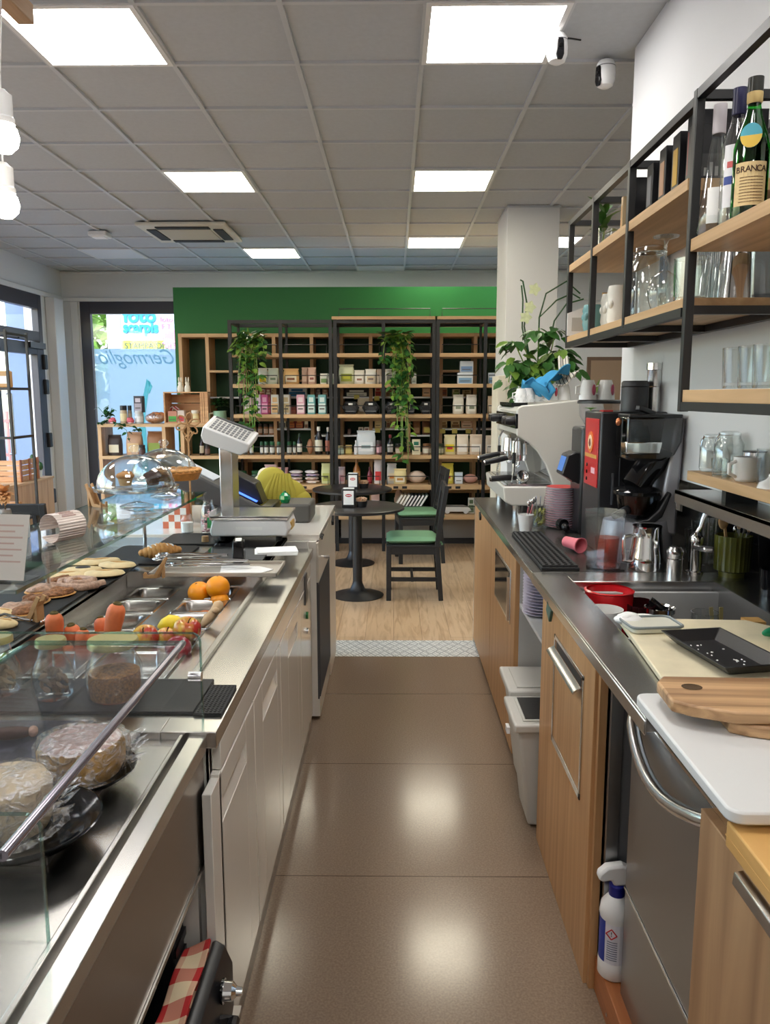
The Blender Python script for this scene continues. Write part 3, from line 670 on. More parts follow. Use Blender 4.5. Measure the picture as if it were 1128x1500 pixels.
fruit(292, 868, .885, .042, 'orange', 'round orange at the left front of the orange pan', (.3, -.2, 0))
fruit(319, 860, .912, .043, 'orange', 'orange resting highest, at the right back of its pan')
fruit(322, 880, .865, .034, 'orange', 'orange lying lowest, half hidden under the highest one')
fruit(250, 914, .885, .030, 'lemon', 'yellow lemon beside the big red apple', (0, 1.4, .2))
fruit(274, 924, .905, .042, 'apple', 'largest red and yellow apple, nearest the glass pane end', (.25, .2, 0))
fruit(213, 935, .895, .040, 'apple', 'red apple showing its stem dimple, beside the gold lid', (.5, -.1, 0))
fruit(243, 935, .885, .032, 'apple', 'small apple between the two larger red apples', (.2, 0, 1))
fruit(262, 950, .880, .038, 'apple', 'dark red apple under the largest apple', (1.2, 0, 0))
p = onz(312, 905, .895); T = thing('ginger_root', 'knobbly pale ginger root leaning over the pan edge', 'ginger', (p.x, p.y, .895))
mat('ginger_skin', rgb(206, 176, 138), .8, bump=.5, bscale=70, var=.12, vscale=40)
mb = MB(); mb.tube([(-.03, -.03, -.02), (-.014, -.012, .0), (.004, .0, .018), (.018, .012, .04), (.024, .018, .048)], [.008, .016, .015, .018, .008], 10); mb.ell((.012, -.012, .028), .012, .012, .01); mb.ell((-.02, .012, .0), .014, .012, .012)
mb.build('rhizome', 'ginger_skin', T, smooth=80)
T = thing('carrot_piece', 'small orange peeled piece lying behind the ginger', 'vegetable', tuple(onz(300, 900, .845)))
MB().ell((0, 0, 0), .025, .02, .014).build('piece', 'carrot_skin', T); MB().ell((.02, 0, .004), .008, .008, .006).build('tip', 'orange_peel', T)
p = (-.90, 2.65, .80); mb = MB()
for _ in range(90):
    x, y = random.uniform(-.055, .055), random.uniform(-.055, .055); a = random.random() * PI; l = .02
    mb.bar((x - l * math.cos(a), y - l * math.sin(a), .004 + random.random() * .012), (x + l * math.cos(a), y + l * math.sin(a), .004 + random.random() * .012), .003)
tag(mb.build('shredded_carrot', 'carrot_skin', None, loc=p, kind='stuff'), 'shredded carrot strips lying in a steel pan', 'carrot')
mb = MB()
for _ in range(30):
    x, y = random.uniform(-.05, .05), random.uniform(-.05, .05); mb.ell((x, y, random.uniform(.004, .014)), .014, .009, .004, 8, 5, rot=(0, 0, random.random() * 3))
tag(mb.build('yellow_peel', paint(226, 206, 120, .6), None, loc=(-.90, 2.47, .79), kind='stuff'), 'yellow peel pieces lying in the pan behind the carrots', 'peel')
# slates and pastries
def slate(x0, x1, y0, y1, z, label, rot=0., mt='black_slate', t=.008):
    T = thing('slate_board', label, 'board', ((x0 + x1) / 2, (y0 + y1) / 2, z), rot)
    w, h = (x1 - x0) / 2, (y1 - y0) / 2
    mb = MB(); mb.prism([(-w, -h + .02), (-w + .02, -h), (w - .02, -h), (w, -h + .02), (w, h - .02), (w - .02, h), (-w + .02, h), (-w, h - .02)], 'z', 0, t)
    mb.build('board', mt, T, bevel=.0015); return T
slate(-1.33, -1.045, 2.05, 2.62, .93, 'long black slate under the nut pastries, nearest of the trays')
slate(-1.325, -1.0, 2.64, 3.02, .938, 'black slate tray under the flat breads')
slate(-1.20, -.86, 3.04, 3.42, .93, 'black slate under the croissant by the end glass')
slate(-1.06, -.74, 3.45, 3.72, .932, 'black tray behind the croissant, in front of the candy bottle')
mat('crust', rgb(202, 148, 84), .7, bump=.5, bscale=60, var=.15, vscale=40); mat('crust_pale', rgb(236, 208, 160), .7, bump=.4, bscale=50, var=.1, vscale=30)
mat('nutty', rgb(156, 104, 68), .8, bump=1., bscale=110, bdist=.01, var=.5, vscale=90); mat('sugar_brown', rgb(196, 160, 140), .8, bump=1., bscale=90, bdist=.006, var=.3, vscale=70); mat('olive_black', rgb(34, 28, 30), .4)
def lumpy(mb, c, rx, ry, rz, n=7, s=.5, seed=0):
    rnd = random.Random(seed)
    mb.ell(c, rx, ry, rz, 18, 10)
    for _ in range(n):
        a = rnd.random() * 2 * PI; q = rnd.random() * .7
        mb.ell((c[0] + rx * q * math.cos(a), c[1] + ry * q * math.sin(a), c[2] + rz * .5), rx * .4 * s * 2, ry * .35 * s * 2, rz * .7, 10, 7)
zs = .938
for k, (px, py, lb) in enumerate(((22, 890, 'nut covered pastry slice at the near left end of the slate'), (52, 878, 'nut covered pastry slice, second along the slate'), (38, 893, 'sugared pastry slice in front of the first nut slices'), (62, 862, 'dark nut pastry slice in the middle of its row'), (85, 868, 'pinkish nut pastry slice beside the swirl'), (88, 850, 'chopped nut pastry slice behind the swirl'), (104, 842, 'nut pastry slice at the far end of its row'))):
    p = onz(px, py, zs + .012); mb = MB(); lumpy(mb, (0, 0, .012), .055, .04, .013, 9, seed=k)
    T = thing('nut_pastry', lb, 'pastry', (p.x, p.y, zs), random.random() * 2, 'nut pastries on the slate'); mb.build('crumb', 'nutty' if k % 3 else 'sugar_brown', T, smooth=80)
    mb = MB(); lumpy(mb, (0, 0, .006), .06, .045, .006, 0); mb.build('base', 'crust', T, smooth=80)
p = onz(114, 853, zs + .015); T = thing('swirl_pastry', 'sugar dusted swirl pastry with dark filling on the slate', 'pastry', (p.x, p.y, zs))
mb = MB(); mb.tube([((.012 + .007 * t) * math.cos(t * 1.15), (.012 + .006 * t) * math.sin(t * 1.15), .022 - .001 * t) for t in range(0, 12)][2:], .014, 10); mb.build('dough', 'sugar_brown', T, smooth=80)
MB().ell((0, 0, .02), .018, .014, .012).build('filling', 'nutty', T)
for k, (px, py, a, dz, dk, lb) in enumerate(((96, 843, .3, 0, 0, 'flat pale bread at the left end of the bread pile'), (120, 837, .2, .004, 1, 'oval flat bread topped with a dark olive'), (153, 841, .1, .003, 0, 'flat round bread in front at the right of the pile'), (125, 828, 0, .012, 0, 'flat bread slipping off the back of the pile'), (148, 828, .5, .014, 0, 'upper flat bread in the middle of the pile'), (172, 832, -.2, .012, 0, 'long flat bread pointing to the croissant'))):
    p = onz(px, py, .955); T = thing('flat_bread', lb, 'bread', (p.x, p.y, .946 + dz), a, 'flat breads on the slate')
    mb = MB(); mb.lathe([(0, 0), (.8, .001), (.98, .008), (.9, .016), (.5, .02), (0, .019)], n=26, X=Matrix.Diagonal((.075, .05, 1, 1))); mb.build('loaf', 'crust_pale', T, smooth=60)
    if dk: MB().ell((.005, 0, .02), .028, .016, .006).build('olive', 'olive_black', T)
    else: MB().ell((.0, .01, .018), .045, .012, .0035).build('crust_fold', 'crust', T)
for k, (px, py, lb) in enumerate(((6, 915, 'pale bread roll cut off by the frame edge, above the tongs'), (4, 900, 'pale bread roll behind the front one at the frame edge'))):
    p = onz(px, py, .945); T = thing('bread_roll', lb, 'bread', (p.x - .02, p.y, .93), 0, 'bread rolls by the tongs'); MB().ell((0, 0, .016), .06, .035, .018).build('loaf', 'crust_pale', T, smooth=80); MB().ell((.01, .0, .026), .035, .012, .008).build('crust_fold', 'crust', T)
p = onz(236, 812, .955); T = thing('croissant', 'sugar dusted croissant leaning on the wooden easel', 'pastry', (p.x, p.y, .938), .5)
mb = MB()
for k in range(11):
    t = (k - 5) / 5; r = .034 * math.cos(t * 1.25) + .006
    mb.ell((t * .072, .012 * t * t, .032 - .004 * abs(t)), .016, r, r * .85, 14, 9)
mb.build('dough', 'crust', T, smooth=80)
mb = MB()
for k in range(5): mb.ell((-.045 + k * .022, 0, .058 - .003 * abs(k - 2)), .004, .02, .006, 8, 6, rot=(0, 0, .3))
mb.build('sugar_dusting', 'paper', T)
def easel(px, py, z, label, s=1., rz=0.):
    p = onz(px, py, z); T = thing('wooden_easel', label, 'easel', (p.x, p.y, z), rz)
    for sx in (-1, 1):
        mb = MB(); mb.prism([(-.05 * s, .0), (-.05 * s, .022 * s), (-.042 * s, .022 * s), (-.038 * s, .01 * s), (-.005 * s, .012 * s), (.042 * s, .088 * s), (.054 * s, .082 * s), (.008 * s, .0)], 'y', sx * .012 * s - .003, sx * .012 * s + .003); mb.build('side', 'card_wood', T, bevel=.001)
    MB().prism([(.012 * s, .002), (.02 * s, .002), (.045 * s, .07 * s), (.037 * s, .072 * s)][::-1], 'y', -.01 * s, .01 * s).build('strut', 'card_wood', T)
    MB().box(.03 * s, .04 * s, -.014 * s, .014 * s, 0, .055 * s).build('rest', 'card_wood', T)
    return T
easel(45, 912, .93, 'wooden card easel on the steel ledge in front of the nut pastries', 1.0, -.35)
easel(228, 846, .93, 'wooden card easel in front of the croissant', .85, .1)
p = onz(22, 930, .90); T = thing('serving_tongs', 'small chrome pastry tongs at the frame edge below the bread rolls', 'tongs', (p.x, p.y, .93), .6)
mb = MB(); mb.tube([(-.07, .03, .02), (-.02, .03, .03), (.03, -.012, .015), (.06, -.02, .01), (.07, -.02, .008)], .004); mb.build('arm', 'chrome', T)
mb = MB(); mb.tube([(-.07, -.02, .02), (-.02, -.02, .03), (.03, .02, .012), (.06, .025, .01), (.07, .02, .008)], .004); mb.build('arm', 'chrome', T)
mb = MB(); mb.tube([(-.07, .03, .02), (-.085, .005, .022), (-.07, -.02, .02)], .004); mb.tube([(.07 + .012 * math.cos(a), -.02 + .02 * math.sin(a), .01) for a in [k * PI / 5 for k in range(10)]], .003, closed=True); mb.build('spring_end', 'chrome', T)
# tray with tongs
p = onz(322, 833, .935)
T = thing('baking_tray', 'pale tray with steel tongs on the ledge behind the food pans', 'tray', (p.x, p.y - .02, .93)); TR = T
mb = MB(); mb.prism([(-.24, -.10), (.22, -.10), (.24, -.08), (.24, .12), (-.22, .12), (-.24, .10)], 'z', 0, .004)
for a, b, c, d_ in ((-.24, .24, -.10, -.092), (-.24, .24, .112, .12), (-.24, -.232, -.1, .12), (.232, .24, -.1, .12)): mb.box(a, b, c, d_, 0, .016)
mb.build('pan', paint(176, 168, 156, .3), T, bevel=.003)
MB().prism([(.02, -.07), (.17, -.07), (.21, .0), (.15, .05), (.0, .05)], 'z', .005, .008).build('paper_sheet', 'paper', T)
for k, (dx, dy, a, L, lb) in enumerate(((-.03, 0, .06, .30, 'long scissor tongs lying nearest on the tray'), (-.06, .04, -.10, .34, 'steel tongs crossing the tray behind the first pair'), (-.10, .07, .02, .24, 'short curved tongs at the left end of the tray'))):
    T = thing('steel_tongs', lb, 'tongs', (p.x + dx, p.y + dy - .02, .948 + .012 * k), a, 'tongs on the tray')
    for s in (-1, 1):
        mb = MB(); mb.tube([(-L / 2, s * .01, .006), (-L / 4, s * .028, .008), (L / 4, s * .012, .006), (L / 2, s * .004, .006)], .0045, 8); mb.build('arm', 'chrome', T)
    mb = MB()
    for s in (-1, 1): mb.tube([(-L / 2 + .02 * math.cos(t) - .015, s * .012 + .018 * math.sin(t), .008) for t in [i * PI / 6 for i in range(12)]], .004, closed=True)
    mb.build('grip_loop', 'chrome', T)
# things on the glass top: domes, menu stand, paper roll, easel
def cake_dome(px, py, r, hz, label):
    p = onz(px, py, gz1); T = thing('cake_stand', label, 'cake stand', (p.x, p.y, gz1), group='glass cake stands')
    MB().lathe([(0, .004), (.062, .0), (.064, .004), (.04, .012), (.013, .02), (.011, .04), (.02, hz - .012), (.05, hz - .006), (r + .012, hz - .002), (r + .016, hz + .012), (r + .011, hz + .012), (r + .006, hz + .004), (0, hz + .002)], n=40).build('stand', 'dome_glass', T, smooth=60)
    h = r * .80
    prof = [(r, hz + .006)] + [(r * math.cos(t), hz + .016 + h * math.sin(t)) for t in [k * PI / 18 for k in range(0, 9)]] + [(.012, hz + .016 + h)]
    dm = MB().lathe([(a * 1.0, b) for a, b in prof] + [(a * .978, b - .001) for a, b in prof[::-1]], n=44).build('dome', 'dome_glass', T, smooth=70)
    z = hz + .016 + h
    MB().lathe([(.011, z - .002), (.009, z + .008), (.02, z + .018), (.021, z + .028), (.014, z + .036), (0, z + .038)], n=22).build('knob', 'jar_glass', dm, smooth=70)
    return T, hz
mat('cupcake_brown', rgb(70, 40, 26), .8, bump=.8, bscale=90); mat('cup_paper', rgb(222, 180, 126), .7); mat('tart_gold', rgb(206, 140, 66), .6, bump=.6, bscale=60, var=.2, vscale=40)
D1, hz1_ = cake_dome(201, 742, .145, .068, 'nearer glass cake stand with dome over two small cakes')
D2, hz2_ = cake_dome(243, 726, .135, .078, 'farther glass cake stand with dome over a golden tart')
def cupcake(px, py, T, hz, m, label):
    z = gz1 + hz + .004; p = onz(px, py, z); C = thing('cupcake', label, 'cake', (p.x, p.y, z))
    MB().lathe([(0, 0), (.022, 0), (.031, .036), (.029, .037), (0, .034)], n=26).build('paper_cup', 'cup_paper' if m != 'cupcake_brown' else 'cupcake_brown', C)
    mb = MB(); lumpy(mb, (0, 0, .038), .036, .036, .016, 5, .3, seed=3); mb.build('top', m, C, smooth=80)
cupcake(184, 711, D1, hz1_, 'tart_gold', 'pale cupcake under the nearer glass dome')
cupcake(224, 710, D1, hz1_, 'cupcake_brown', 'dark chocolate cupcake under the nearer glass dome')
z = gz1 + hz2_ + .004; p = onz(270, 702, z); T = thing('tart', 'golden braided tart slice under the farther glass dome', 'tart', (p.x - .03, p.y, z))
MB().lathe([(0, 0), (.085, 0), (.1, .03), (.096, .038), (0, .034)], n=36).build('crust', 'tart_gold', T)
mb = MB()
for k in range(22):
    a = k * 2 * PI / 22; mb.ell((.09 * math.cos(a), .09 * math.sin(a), .038), .012, .016, .008, 8, 6, rot=(0, 0, a + .6))
mb.build('braid', 'crust', T, smooth=80)
p = onz(22, 860, gz1); T = thing('menu_stand', 'clear acrylic menu stand with a printed sheet on the glass top', 'menu holder', (-.945, 1.76, gz1), -.12)
mb = MB(); mb.xf = Matrix.Rotation(-.28, 4, 'X'); mb.box(-.13, .10, -.002, .0, 0, .16); mb.build('back_plate', 'clear_glass', T)
MB().box(-.13, .10, -.01, .06, 0, .003).build('foot', 'jar_glass', T)
mb = MB(); mb.xf = Matrix.Rotation(-.28, 4, 'X'); mb.box(-.127, .097, -.0036, -.0026, .004, .157); sh = mb.build('sheet', paint(226, 212, 206, .8), T)
mb = MB(); mb.xf = Matrix.Rotation(-.28, 4, 'X'); mb.box(-.132, .102, -.005, -.004, .0, .162); mb.build('front_plate', 'clear_glass', T)
mb = MB(); mb.xf = Matrix.Rotation(-.28, 4, 'X')
for k in range(7): mb.box(-.05 + .01 * (k % 3), .085 - .02 * (k % 2), -.00385, -.0037, .045 + k * .014, .049 + k * .014)
mb.build('print_lines', paint(206, 168, 160, .8), sh)
p = onz(90, 792, gz1); T = thing('paper_roll', 'curled printed receipt paper roll lying on the glass top', 'paper', (p.x, p.y, gz1), -.45)
mb = MB(); R_ = .042
mb.v = []; pts = [(R_ * math.cos(t) * (1 - .02 * k / 20), R_ + R_ * math.sin(t)) for k, t in enumerate([-.5 * PI - .9 + i * 2 * PI * .93 / 28 for i in range(29)])]
for a, b in zip(pts, pts[1:]): mb.add([(a[0], -.04, a[1]), (b[0], -.04, b[1]), (b[0], .06, b[1]), (a[0], .06, a[1])], [(0, 1, 2, 3)])
o = mb.build('sheet', paint(236, 222, 214, .8), T, smooth=60); md = o.modifiers.new('thick', 'SOLIDIFY'); md.thickness = .0008
mb = MB()
for k in range(5):
    t = .9 + k * .16; mb.cbox(((R_ + .0008) * math.cos(t), .01, R_ + (R_ + .0008) * math.sin(t)), (.004, .05 - .008 * (k % 2), .0006), rot=(0, PI / 2 - t, 0))
mb.build('print_lines', paint(170, 140, 132, .8), T)
easel(142, 742, gz1, 'small wooden easel on the far corner of the glass top', 1.0, 2.5)
# ------------------------------------------------------------------ near display counter with glass cover
NY0, NY1 = .35, 1.598
T = thing('display_counter', 'steel display counter with flat glass cover and open niche, nearest on the left', 'counter', (-.85, .97, 0)); DISP = T
mb = MB(T); mb.box(-1.36, -1.34, NY0, NY1, 0, .83); mb.box(-1.36, -.43, NY0, NY0 + .02, 0, .83); mb.box(-1.36, -.43, NY1 - .02, NY1, 0, .80); mb.box(-1.34, -.43, NY0, NY1, 0, .08)
mb.build('carcass', 'white_gloss', T)
MB(T).box(-.432, -.412, NY0, NY1, .60, .838).build('front_panel', 'steel_dark', T, bevel=.002)
MB(T).box(-.436, -.408, NY0, NY1, .590, .60).build('panel_edge', 'steel', T)
MB(T).box(-1.30, -.342, NY0 + .02, NY1 - .02, .22, .24).build('niche_shelf', 'steel_dark', T)
mb = MB(T)
mb.box(-.442, -.405, NY0, NY1, .838, .872); mb.box(-.462, -.452, NY0, NY1, .83, .876); mb.box(-.452, -.442, NY0, NY1, .83, .848)
mb.box(-1.36, -.462, NY0, NY1, .846, .862)
mb.build('worktop', 'steel', T, bevel=.002)
mb = MB(T); mb.box(-1.3, -.548, 1.14, 1.66, .866, .878); mb.box(-1.3, -.548, 1.14, 1.15, .862, .878); mb.box(-.556, -.548, 1.14, 1.60, .862, .878); mb.build('raised_tray', 'steel_dark', T, bevel=.002)
def rpane(y, x0, x1, z0, z1, r=.02):
    o = [(x0, z0), (x1, z0)] + [(x1 - r + r * math.cos(t), z1 - r + r * math.sin(t)) for t in [k * PI / 12 for k in range(7)]] + [(x0, z1)]
    mb = MB(T); mb.prism(o, 'y', y - .004, y + .004); g = mb.build('divider_glass', 'clear_glass', T)
    e = MB(T); e.tube([(x1, y, z0), (x1, y, z1 - r)] + [(a, y, b) for a, b in o[2:]], .0028, 6); e.build('pane_edge', 'edge_glass', g)
rpane(1.668, -1.3, -.428, .876, 1.08); rpane(.965, -1.3, -.470, .862, 1.05)
MB(T).cyl((-.452, 1.655, .985), (-.424, 1.655, .985), .011, n=14).build('glass_clip', 'chrome_soft', T)
MB(T).box(-.80, -.462, .85, 1.652, 1.058, 1.066).build('cover_glass', 'cover_glass', T)
MB(T).cyl((-.462, .85, 1.062), (-.462, 1.652, 1.062), .0075, n=12).build('edge_rail', mat('rail_grey', rgb(150, 146, 158), .2, .8), T)
MB(T).box(-.80, -.462, 1.650, 1.6535, 1.057, 1.067).box(-.803, -.8, .85, 1.652, 1.057, 1.067).build('cover_edge', 'edge_glass', T)
mb = MB(T); mb.prism([(-1.33, .84), (-1.322, .84), (-.796, 1.062), (-.804, 1.062)], 'y', .85, 1.652); mb.build('front_glass', 'clear_glass', T)
# dark slabs
def slab(x0, x1, y0, y1, z, m, name, label, cat, t=.008):
    T = thing(name, label, cat, ((x0 + x1) / 2, (y0 + y1) / 2, z)); w, h = (x1 - x0) / 2, (y1 - y0) / 2
    MB().box(-w, w, -h, h, 0, t).build('board', m, T, bevel=.002); return T
def marble():
    m, nt, b = _new('dark_marble'); N, L = nt.nodes, nt.links
    tc = N.new('ShaderNodeTexCoord'); n = N.new('ShaderNodeTexNoise'); n.inputs['Scale'].default_value = 9; n.inputs['Detail'].default_value = 9; n.inputs['Distortion'].default_value = 2.2
    L.new(tc.outputs['Object'], n.inputs['Vector']); r = N.new('ShaderNodeValToRGB'); e = r.color_ramp.elements; e[0].position = .46; e[1].position = .62
    e[0].color = (*rgb(30, 34, 46), 1); e[1].color = (*rgb(86, 88, 100), 1); L.new(n.outputs['Fac'], r.inputs['Fac']); L.new(r.outputs['Color'], b.inputs['Base Color']); b.inputs['Roughness'].default_value = .3; M['dark_marble'] = m
marble()
S1 = slab(-1.25, -.455, 1.69, 1.90, CT, 'black_slate', 'slate_board', 'dark slate under the glass jars behind the divider glass', 'board')
slab(-1.2, -.66, 1.17, 1.645, .8785, 'dark_marble', 'marble_slab', 'dark veined slab under the wrapped cheeses beneath the glass cover', 'slab')
p = onz(296, 1055, CT); T = thing('bar_mat', 'small black ribbed mat at the counter edge beside the divider glass', 'mat', (-.437, 1.77, CT))
MB().box(-.016, .046, -.09, .09, 0, .004).build('base', 'black_rubber', T)
mb = MB()
for k in range(18): mb.box(-.015, .045, -.087 + k * .01, -.082 + k * .01, .004, .008)
for k in range(7): mb.box(-.014 + k * .0095, -.010 + k * .0095, -.088, .088, .004, .0075)
mb.build('ribs', 'black_rubber', T)
# jars on the slate
mat('grain_brown', rgb(184, 126, 68), .8, bump=1., bscale=170, bdist=.008, var=.5, vscale=150); mat('nut_mix', rgb(170, 140, 112), .8, bump=.6, var=.3)
def jar_bottle(px, py, Y, w, label, prof, fill):
    x = (ony(px, py, Y)).x; T = thing('glass_jar', label, 'jar', (x, Y, CT + .008), group='glass jars on the slate')
    prof = [(r, z * .80) for r, z in prof]; MB().lathe(prof, n=32).build('glass', 'jar_glass', T, smooth=70)
    zt = prof[-1][1]; r = prof[-1][0]
    MB().lathe([(0, zt + .012), (r + .004, zt + .012), (r + .006, zt + .008), (r + .006, zt - .004), (r + .003, zt - .006)], n=32).build('lid', 'gold_lid', T)
    fill(T)
def fill_grain(T): MB().lathe([(0, .006), (.056, .006), (.060, .045), (.058, .066), (.02, .078), (0, .077)], n=28).build('grain', 'grain_brown', T, kind='stuff') 
def fill_nuts(T):
    rnd = random.Random(4); mb = MB()
    for _ in range(36):
        a = rnd.random() * 6.3; q = .03 * rnd.random() ** .5; mb.ell((q * math.cos(a), q * math.sin(a), .01 + rnd.random() * .055), .011, .008, .004, 8, 5, rot=(rnd.random() * 3, rnd.random() * 3, 0))
    mb.build('dried_fruit', 'nut_mix', T, kind='stuff')
bot = [(0, .002), (.036, .0), (.046, .012), (.049, .05), (.045, .09), (.031, .125), (.026, .150), (.029, .166)]
jar_bottle(82, 1060, 1.775, .1, 'bottle shaped glass jar of dried fruit with gold lid', bot, fill_nuts)
jar_bottle(4, 1040, 1.80, .1, 'bottle shaped glass jar cut off by the frame edge', bot, fill_nuts)
jar_bottle(172, 1065, 1.775, .13, 'wide glass jar of brown grain with gold lid', [(0, .002), (.052, .0), (.064, .012), (.066, .06), (.063, .105), (.05, .135), (.046, .150), (.052, .166)], fill_grain)
# wrapped cheeses on black plates
def wrap_mat():
    m = bpy.data.materials.new('cling_film'); m.use_nodes = True; nt = m.node_tree; N, L = nt.nodes, nt.links; N.clear()
    o = N.new('ShaderNodeOutputMaterial'); mx = N.new('ShaderNodeMixShader'); t = N.new('ShaderNodeBsdfTransparent'); g = N.new('ShaderNodeBsdfGlossy'); g.inputs['Roughness'].default_value = .12
    tc = N.new('ShaderNodeTexCoord'); n = N.new('ShaderNodeTexNoise'); n.inputs['Scale'].default_value = 45; n.inputs['Detail'].default_value = 6; n.inputs['Distortion'].default_value = 1.5
    bp = N.new('ShaderNodeBump'); bp.inputs['Strength'].default_value = 1.; bp.inputs['Distance'].default_value = .006
    L.new(tc.outputs['Object'], n.inputs['Vector']); L.new(n.outputs['Fac'], bp.inputs['Height']); L.new(bp.outputs['Normal'], g.inputs['Normal'])
    rp = N.new('ShaderNodeMapRange'); rp.inputs['From Min'].default_value = .42; rp.inputs['From Max'].default_value = .62; rp.inputs['To Min'].default_value = .08; rp.inputs['To Max'].default_value = .62; L.new(n.outputs['Fac'], rp.inputs['Value']); L.new(rp.outputs['Result'], mx.inputs[0]); L.new(t.outputs[0], mx.inputs[1]); L.new(g.outputs[0], mx.inputs[2]); L.new(mx.outputs[0], o.inputs['Surface']); M['cling_film'] = m
wrap_mat()
mat('cheese_rind', rgb(196, 150, 76), .6, bump=.8, bscale=50, var=.18, vscale=22); mat('cheese_top', rgb(190, 160, 150), .6, bump=.6, bscale=120, var=.3, vscale=70); mat('cheese_cut', rgb(222, 200, 160), .6, bump=.4, bscale=80, var=.08)
def film(R, h, seed):
    rnd = random.Random(seed); mb = MB(); n = 40
    prof = [(0, h + .004), (R * .7, h + .005), (R + .004, h - .004), (R + .006, h * .4), (R + .012, .008), (R + .022, .004)]
    mb.lathe(prof, n=n)
    for i, v in enumerate(mb.v): 
        s_ = .006 if i > 1 else 0
        mb.v[i] = v + Vector((rnd.uniform(-s_, s_), rnd.uniform(-s_, s_), rnd.uniform(-.002, .002)))
    for k in range(14):
        a = -.9 + rnd.random() * 1.6; r0 = R + .004; c = Vector((r0 * math.cos(a), r0 * math.sin(a), .02 + rnd.random() * .03)); d = Vector((math.cos(a), math.sin(a), 0))
        e = Vector((-math.sin(a), math.cos(a), rnd.uniform(-.5, .5)))
        mb.add([c, c + d * .03 + e * .012, c + d * .038 - e * .008 + Vector((0, 0, .012)), c + d * .01 - e * .02], [(0, 1, 2), (0, 2, 3)])
    return mb
def plate(px, py, R, label, z, m='black_gloss', h=.022):
    p = onz(px, py, z); T = thing('black_plate', label, 'plate', (p.x, p.y, z)); MB().lathe([(0, .004), (R * .55, .004), (R * .62, .0), (R * .75, .003), (R * .96, h * .8), (R, h), (R * .96, h), (R * .72, .010), (R * .5, .008), (0, .008)], n=40).build('dish', m, T, smooth=60)
    MB().lathe([(R * .985, h - .001), (R * 1.003, h), (R * .985, h + .001)], n=40).build('rim', m, T); return T
P1 = plate(122, 1140, .098, 'black plate under the farther wrapped cheese wheel', .8865)
P2 = plate(40, 1225, .118, 'wide black glossy plate under the nearer cut cheese, at the tray edge', .8865, h=.03)
c = P1.location; T = thing('cheese_wheel', 'round cheese wrapped in cling film on the farther black plate', 'cheese', (c.x - .004, c.y + .01, c.z + .009))
MB().lathe([(0, .0), (.068, 0), (.078, .02), (.079, .05), (.072, .064)], n=36).build('rind', 'cheese_rind', T, smooth=60); MB().lathe([(.072, .064), (.05, .069), (0, .07)], n=36).build('top', 'cheese_top', T, smooth=60)
film(.08, .072, 2).build('film', 'cling_film', T, smooth=25)
c = P2.location; T = thing('cheese_wheel', 'pale cut cheese in cling film on the wide black plate, cut by the frame edge', 'cheese', (c.x - .035, c.y + .012, c.z + .011))
MB().lathe([(0, 0), (.062, 0), (.07, .02), (.07, .07), (.062, .083), (0, .085)], n=32).build('rind', 'cheese_cut', T, smooth=60); MB().lathe([(.062, .0835), (.03, .0862), (0, .0865)], n=32).build('cut_face', 'cheese_cut', T)
film(.072, .085, 5).build('film', 'cling_film', T, smooth=25)
p = onz(14, 1075, .9); T = thing('dried_sausage', 'small dark dried sausage pieces lying behind the nearer cheese', 'sausage', (p.x, p.y, .8865))
MB().ell((0, 0, .015), .05, .014, .014, rot=(0, 0, .2)).build('skin', 'cupcake_brown', T, smooth=80); MB().ell((.045, .01, .015), .01, .012, .012).build('cut_end', 'sugar_brown', T)
# niche contents
T = thing('vacuum_sealer', 'black plastic appliance with chrome knob sticking out of the open niche', 'appliance', (-.375, 1.38, .24))
mb = MB(); mb.prism([(-.015, 0), (.02, 0), (.028, .05), (.028, .15), (.012, .19), (-.004, .2), (-.015, .2)], 'y', -.22, .15); mb.build('housing', 'black_plastic', T, bevel=.006)
MB().lathe([(0, .042), (.008, .042), (.010, .03), (.018, .022), (.020, 0), (0, 0)], X=Matrix.Rotation(PI / 2, 4, 'Y'), c=(.026, .05, .16)).build('knob', 'chrome', T)
MB().cyl((.026, .05, .16), (.031, .05, .16), .024).build('knob_collar', 'black_gloss', T)
mb = MB(); mb.tube([(.02, .02, .12), (.055, .02, .12), (.055, -.08, .12), (.02, -.08, .12)], .012, 8); mb.build('handle', 'black_plastic', T)
T = thing('checked_towel', 'red and cream checked kitchen towel draped in the niche beside the black appliance', 'towel', (-.425, 1.40, .24))
def check_mat():
    m, nt, b = _new('red_check'); N, L = nt.nodes, nt.links; tc = N.new('ShaderNodeTexCoord'); sp = N.new('ShaderNodeSeparateXYZ'); L.new(tc.outputs['Object'], sp.inputs[0])
    def band(o, w):
        a = N.new('ShaderNodeMath'); a.operation = 'PINGPONG'; a.inputs[1].default_value = w; L.new(o, a.inputs[0]); g = N.new('ShaderNodeMath'); g.operation = 'GREATER_THAN'; g.inputs[1].default_value = w / 2; L.new(a.outputs[0], g.inputs[0]); return g.outputs[0]
    s = N.new('ShaderNodeMath'); s.operation = 'MULTIPLY_ADD'; s.inputs[1].default_value = .35; L.new(band(sp.outputs['X'], .035), s.inputs[0])
    q = N.new('ShaderNodeMath'); q.operation = 'MULTIPLY'; q.inputs[1].default_value = .65; L.new(band(sp.outputs['Y'], .045), q.inputs[0]); L.new(q.outputs[0], s.inputs[2])
    mx = N.new('ShaderNodeMix'); mx.data_type = 'RGBA'; mx.inputs[6].default_value = (*rgb(232, 212, 176), 1); mx.inputs[7].default_value = (*rgb(190, 44, 44), 1); L.new(s.outputs[0], mx.inputs[0]); L.new(mx.outputs[2], b.inputs['Base Color']); b.inputs['Roughness'].default_value = .9; M['red_check'] = m
check_mat()
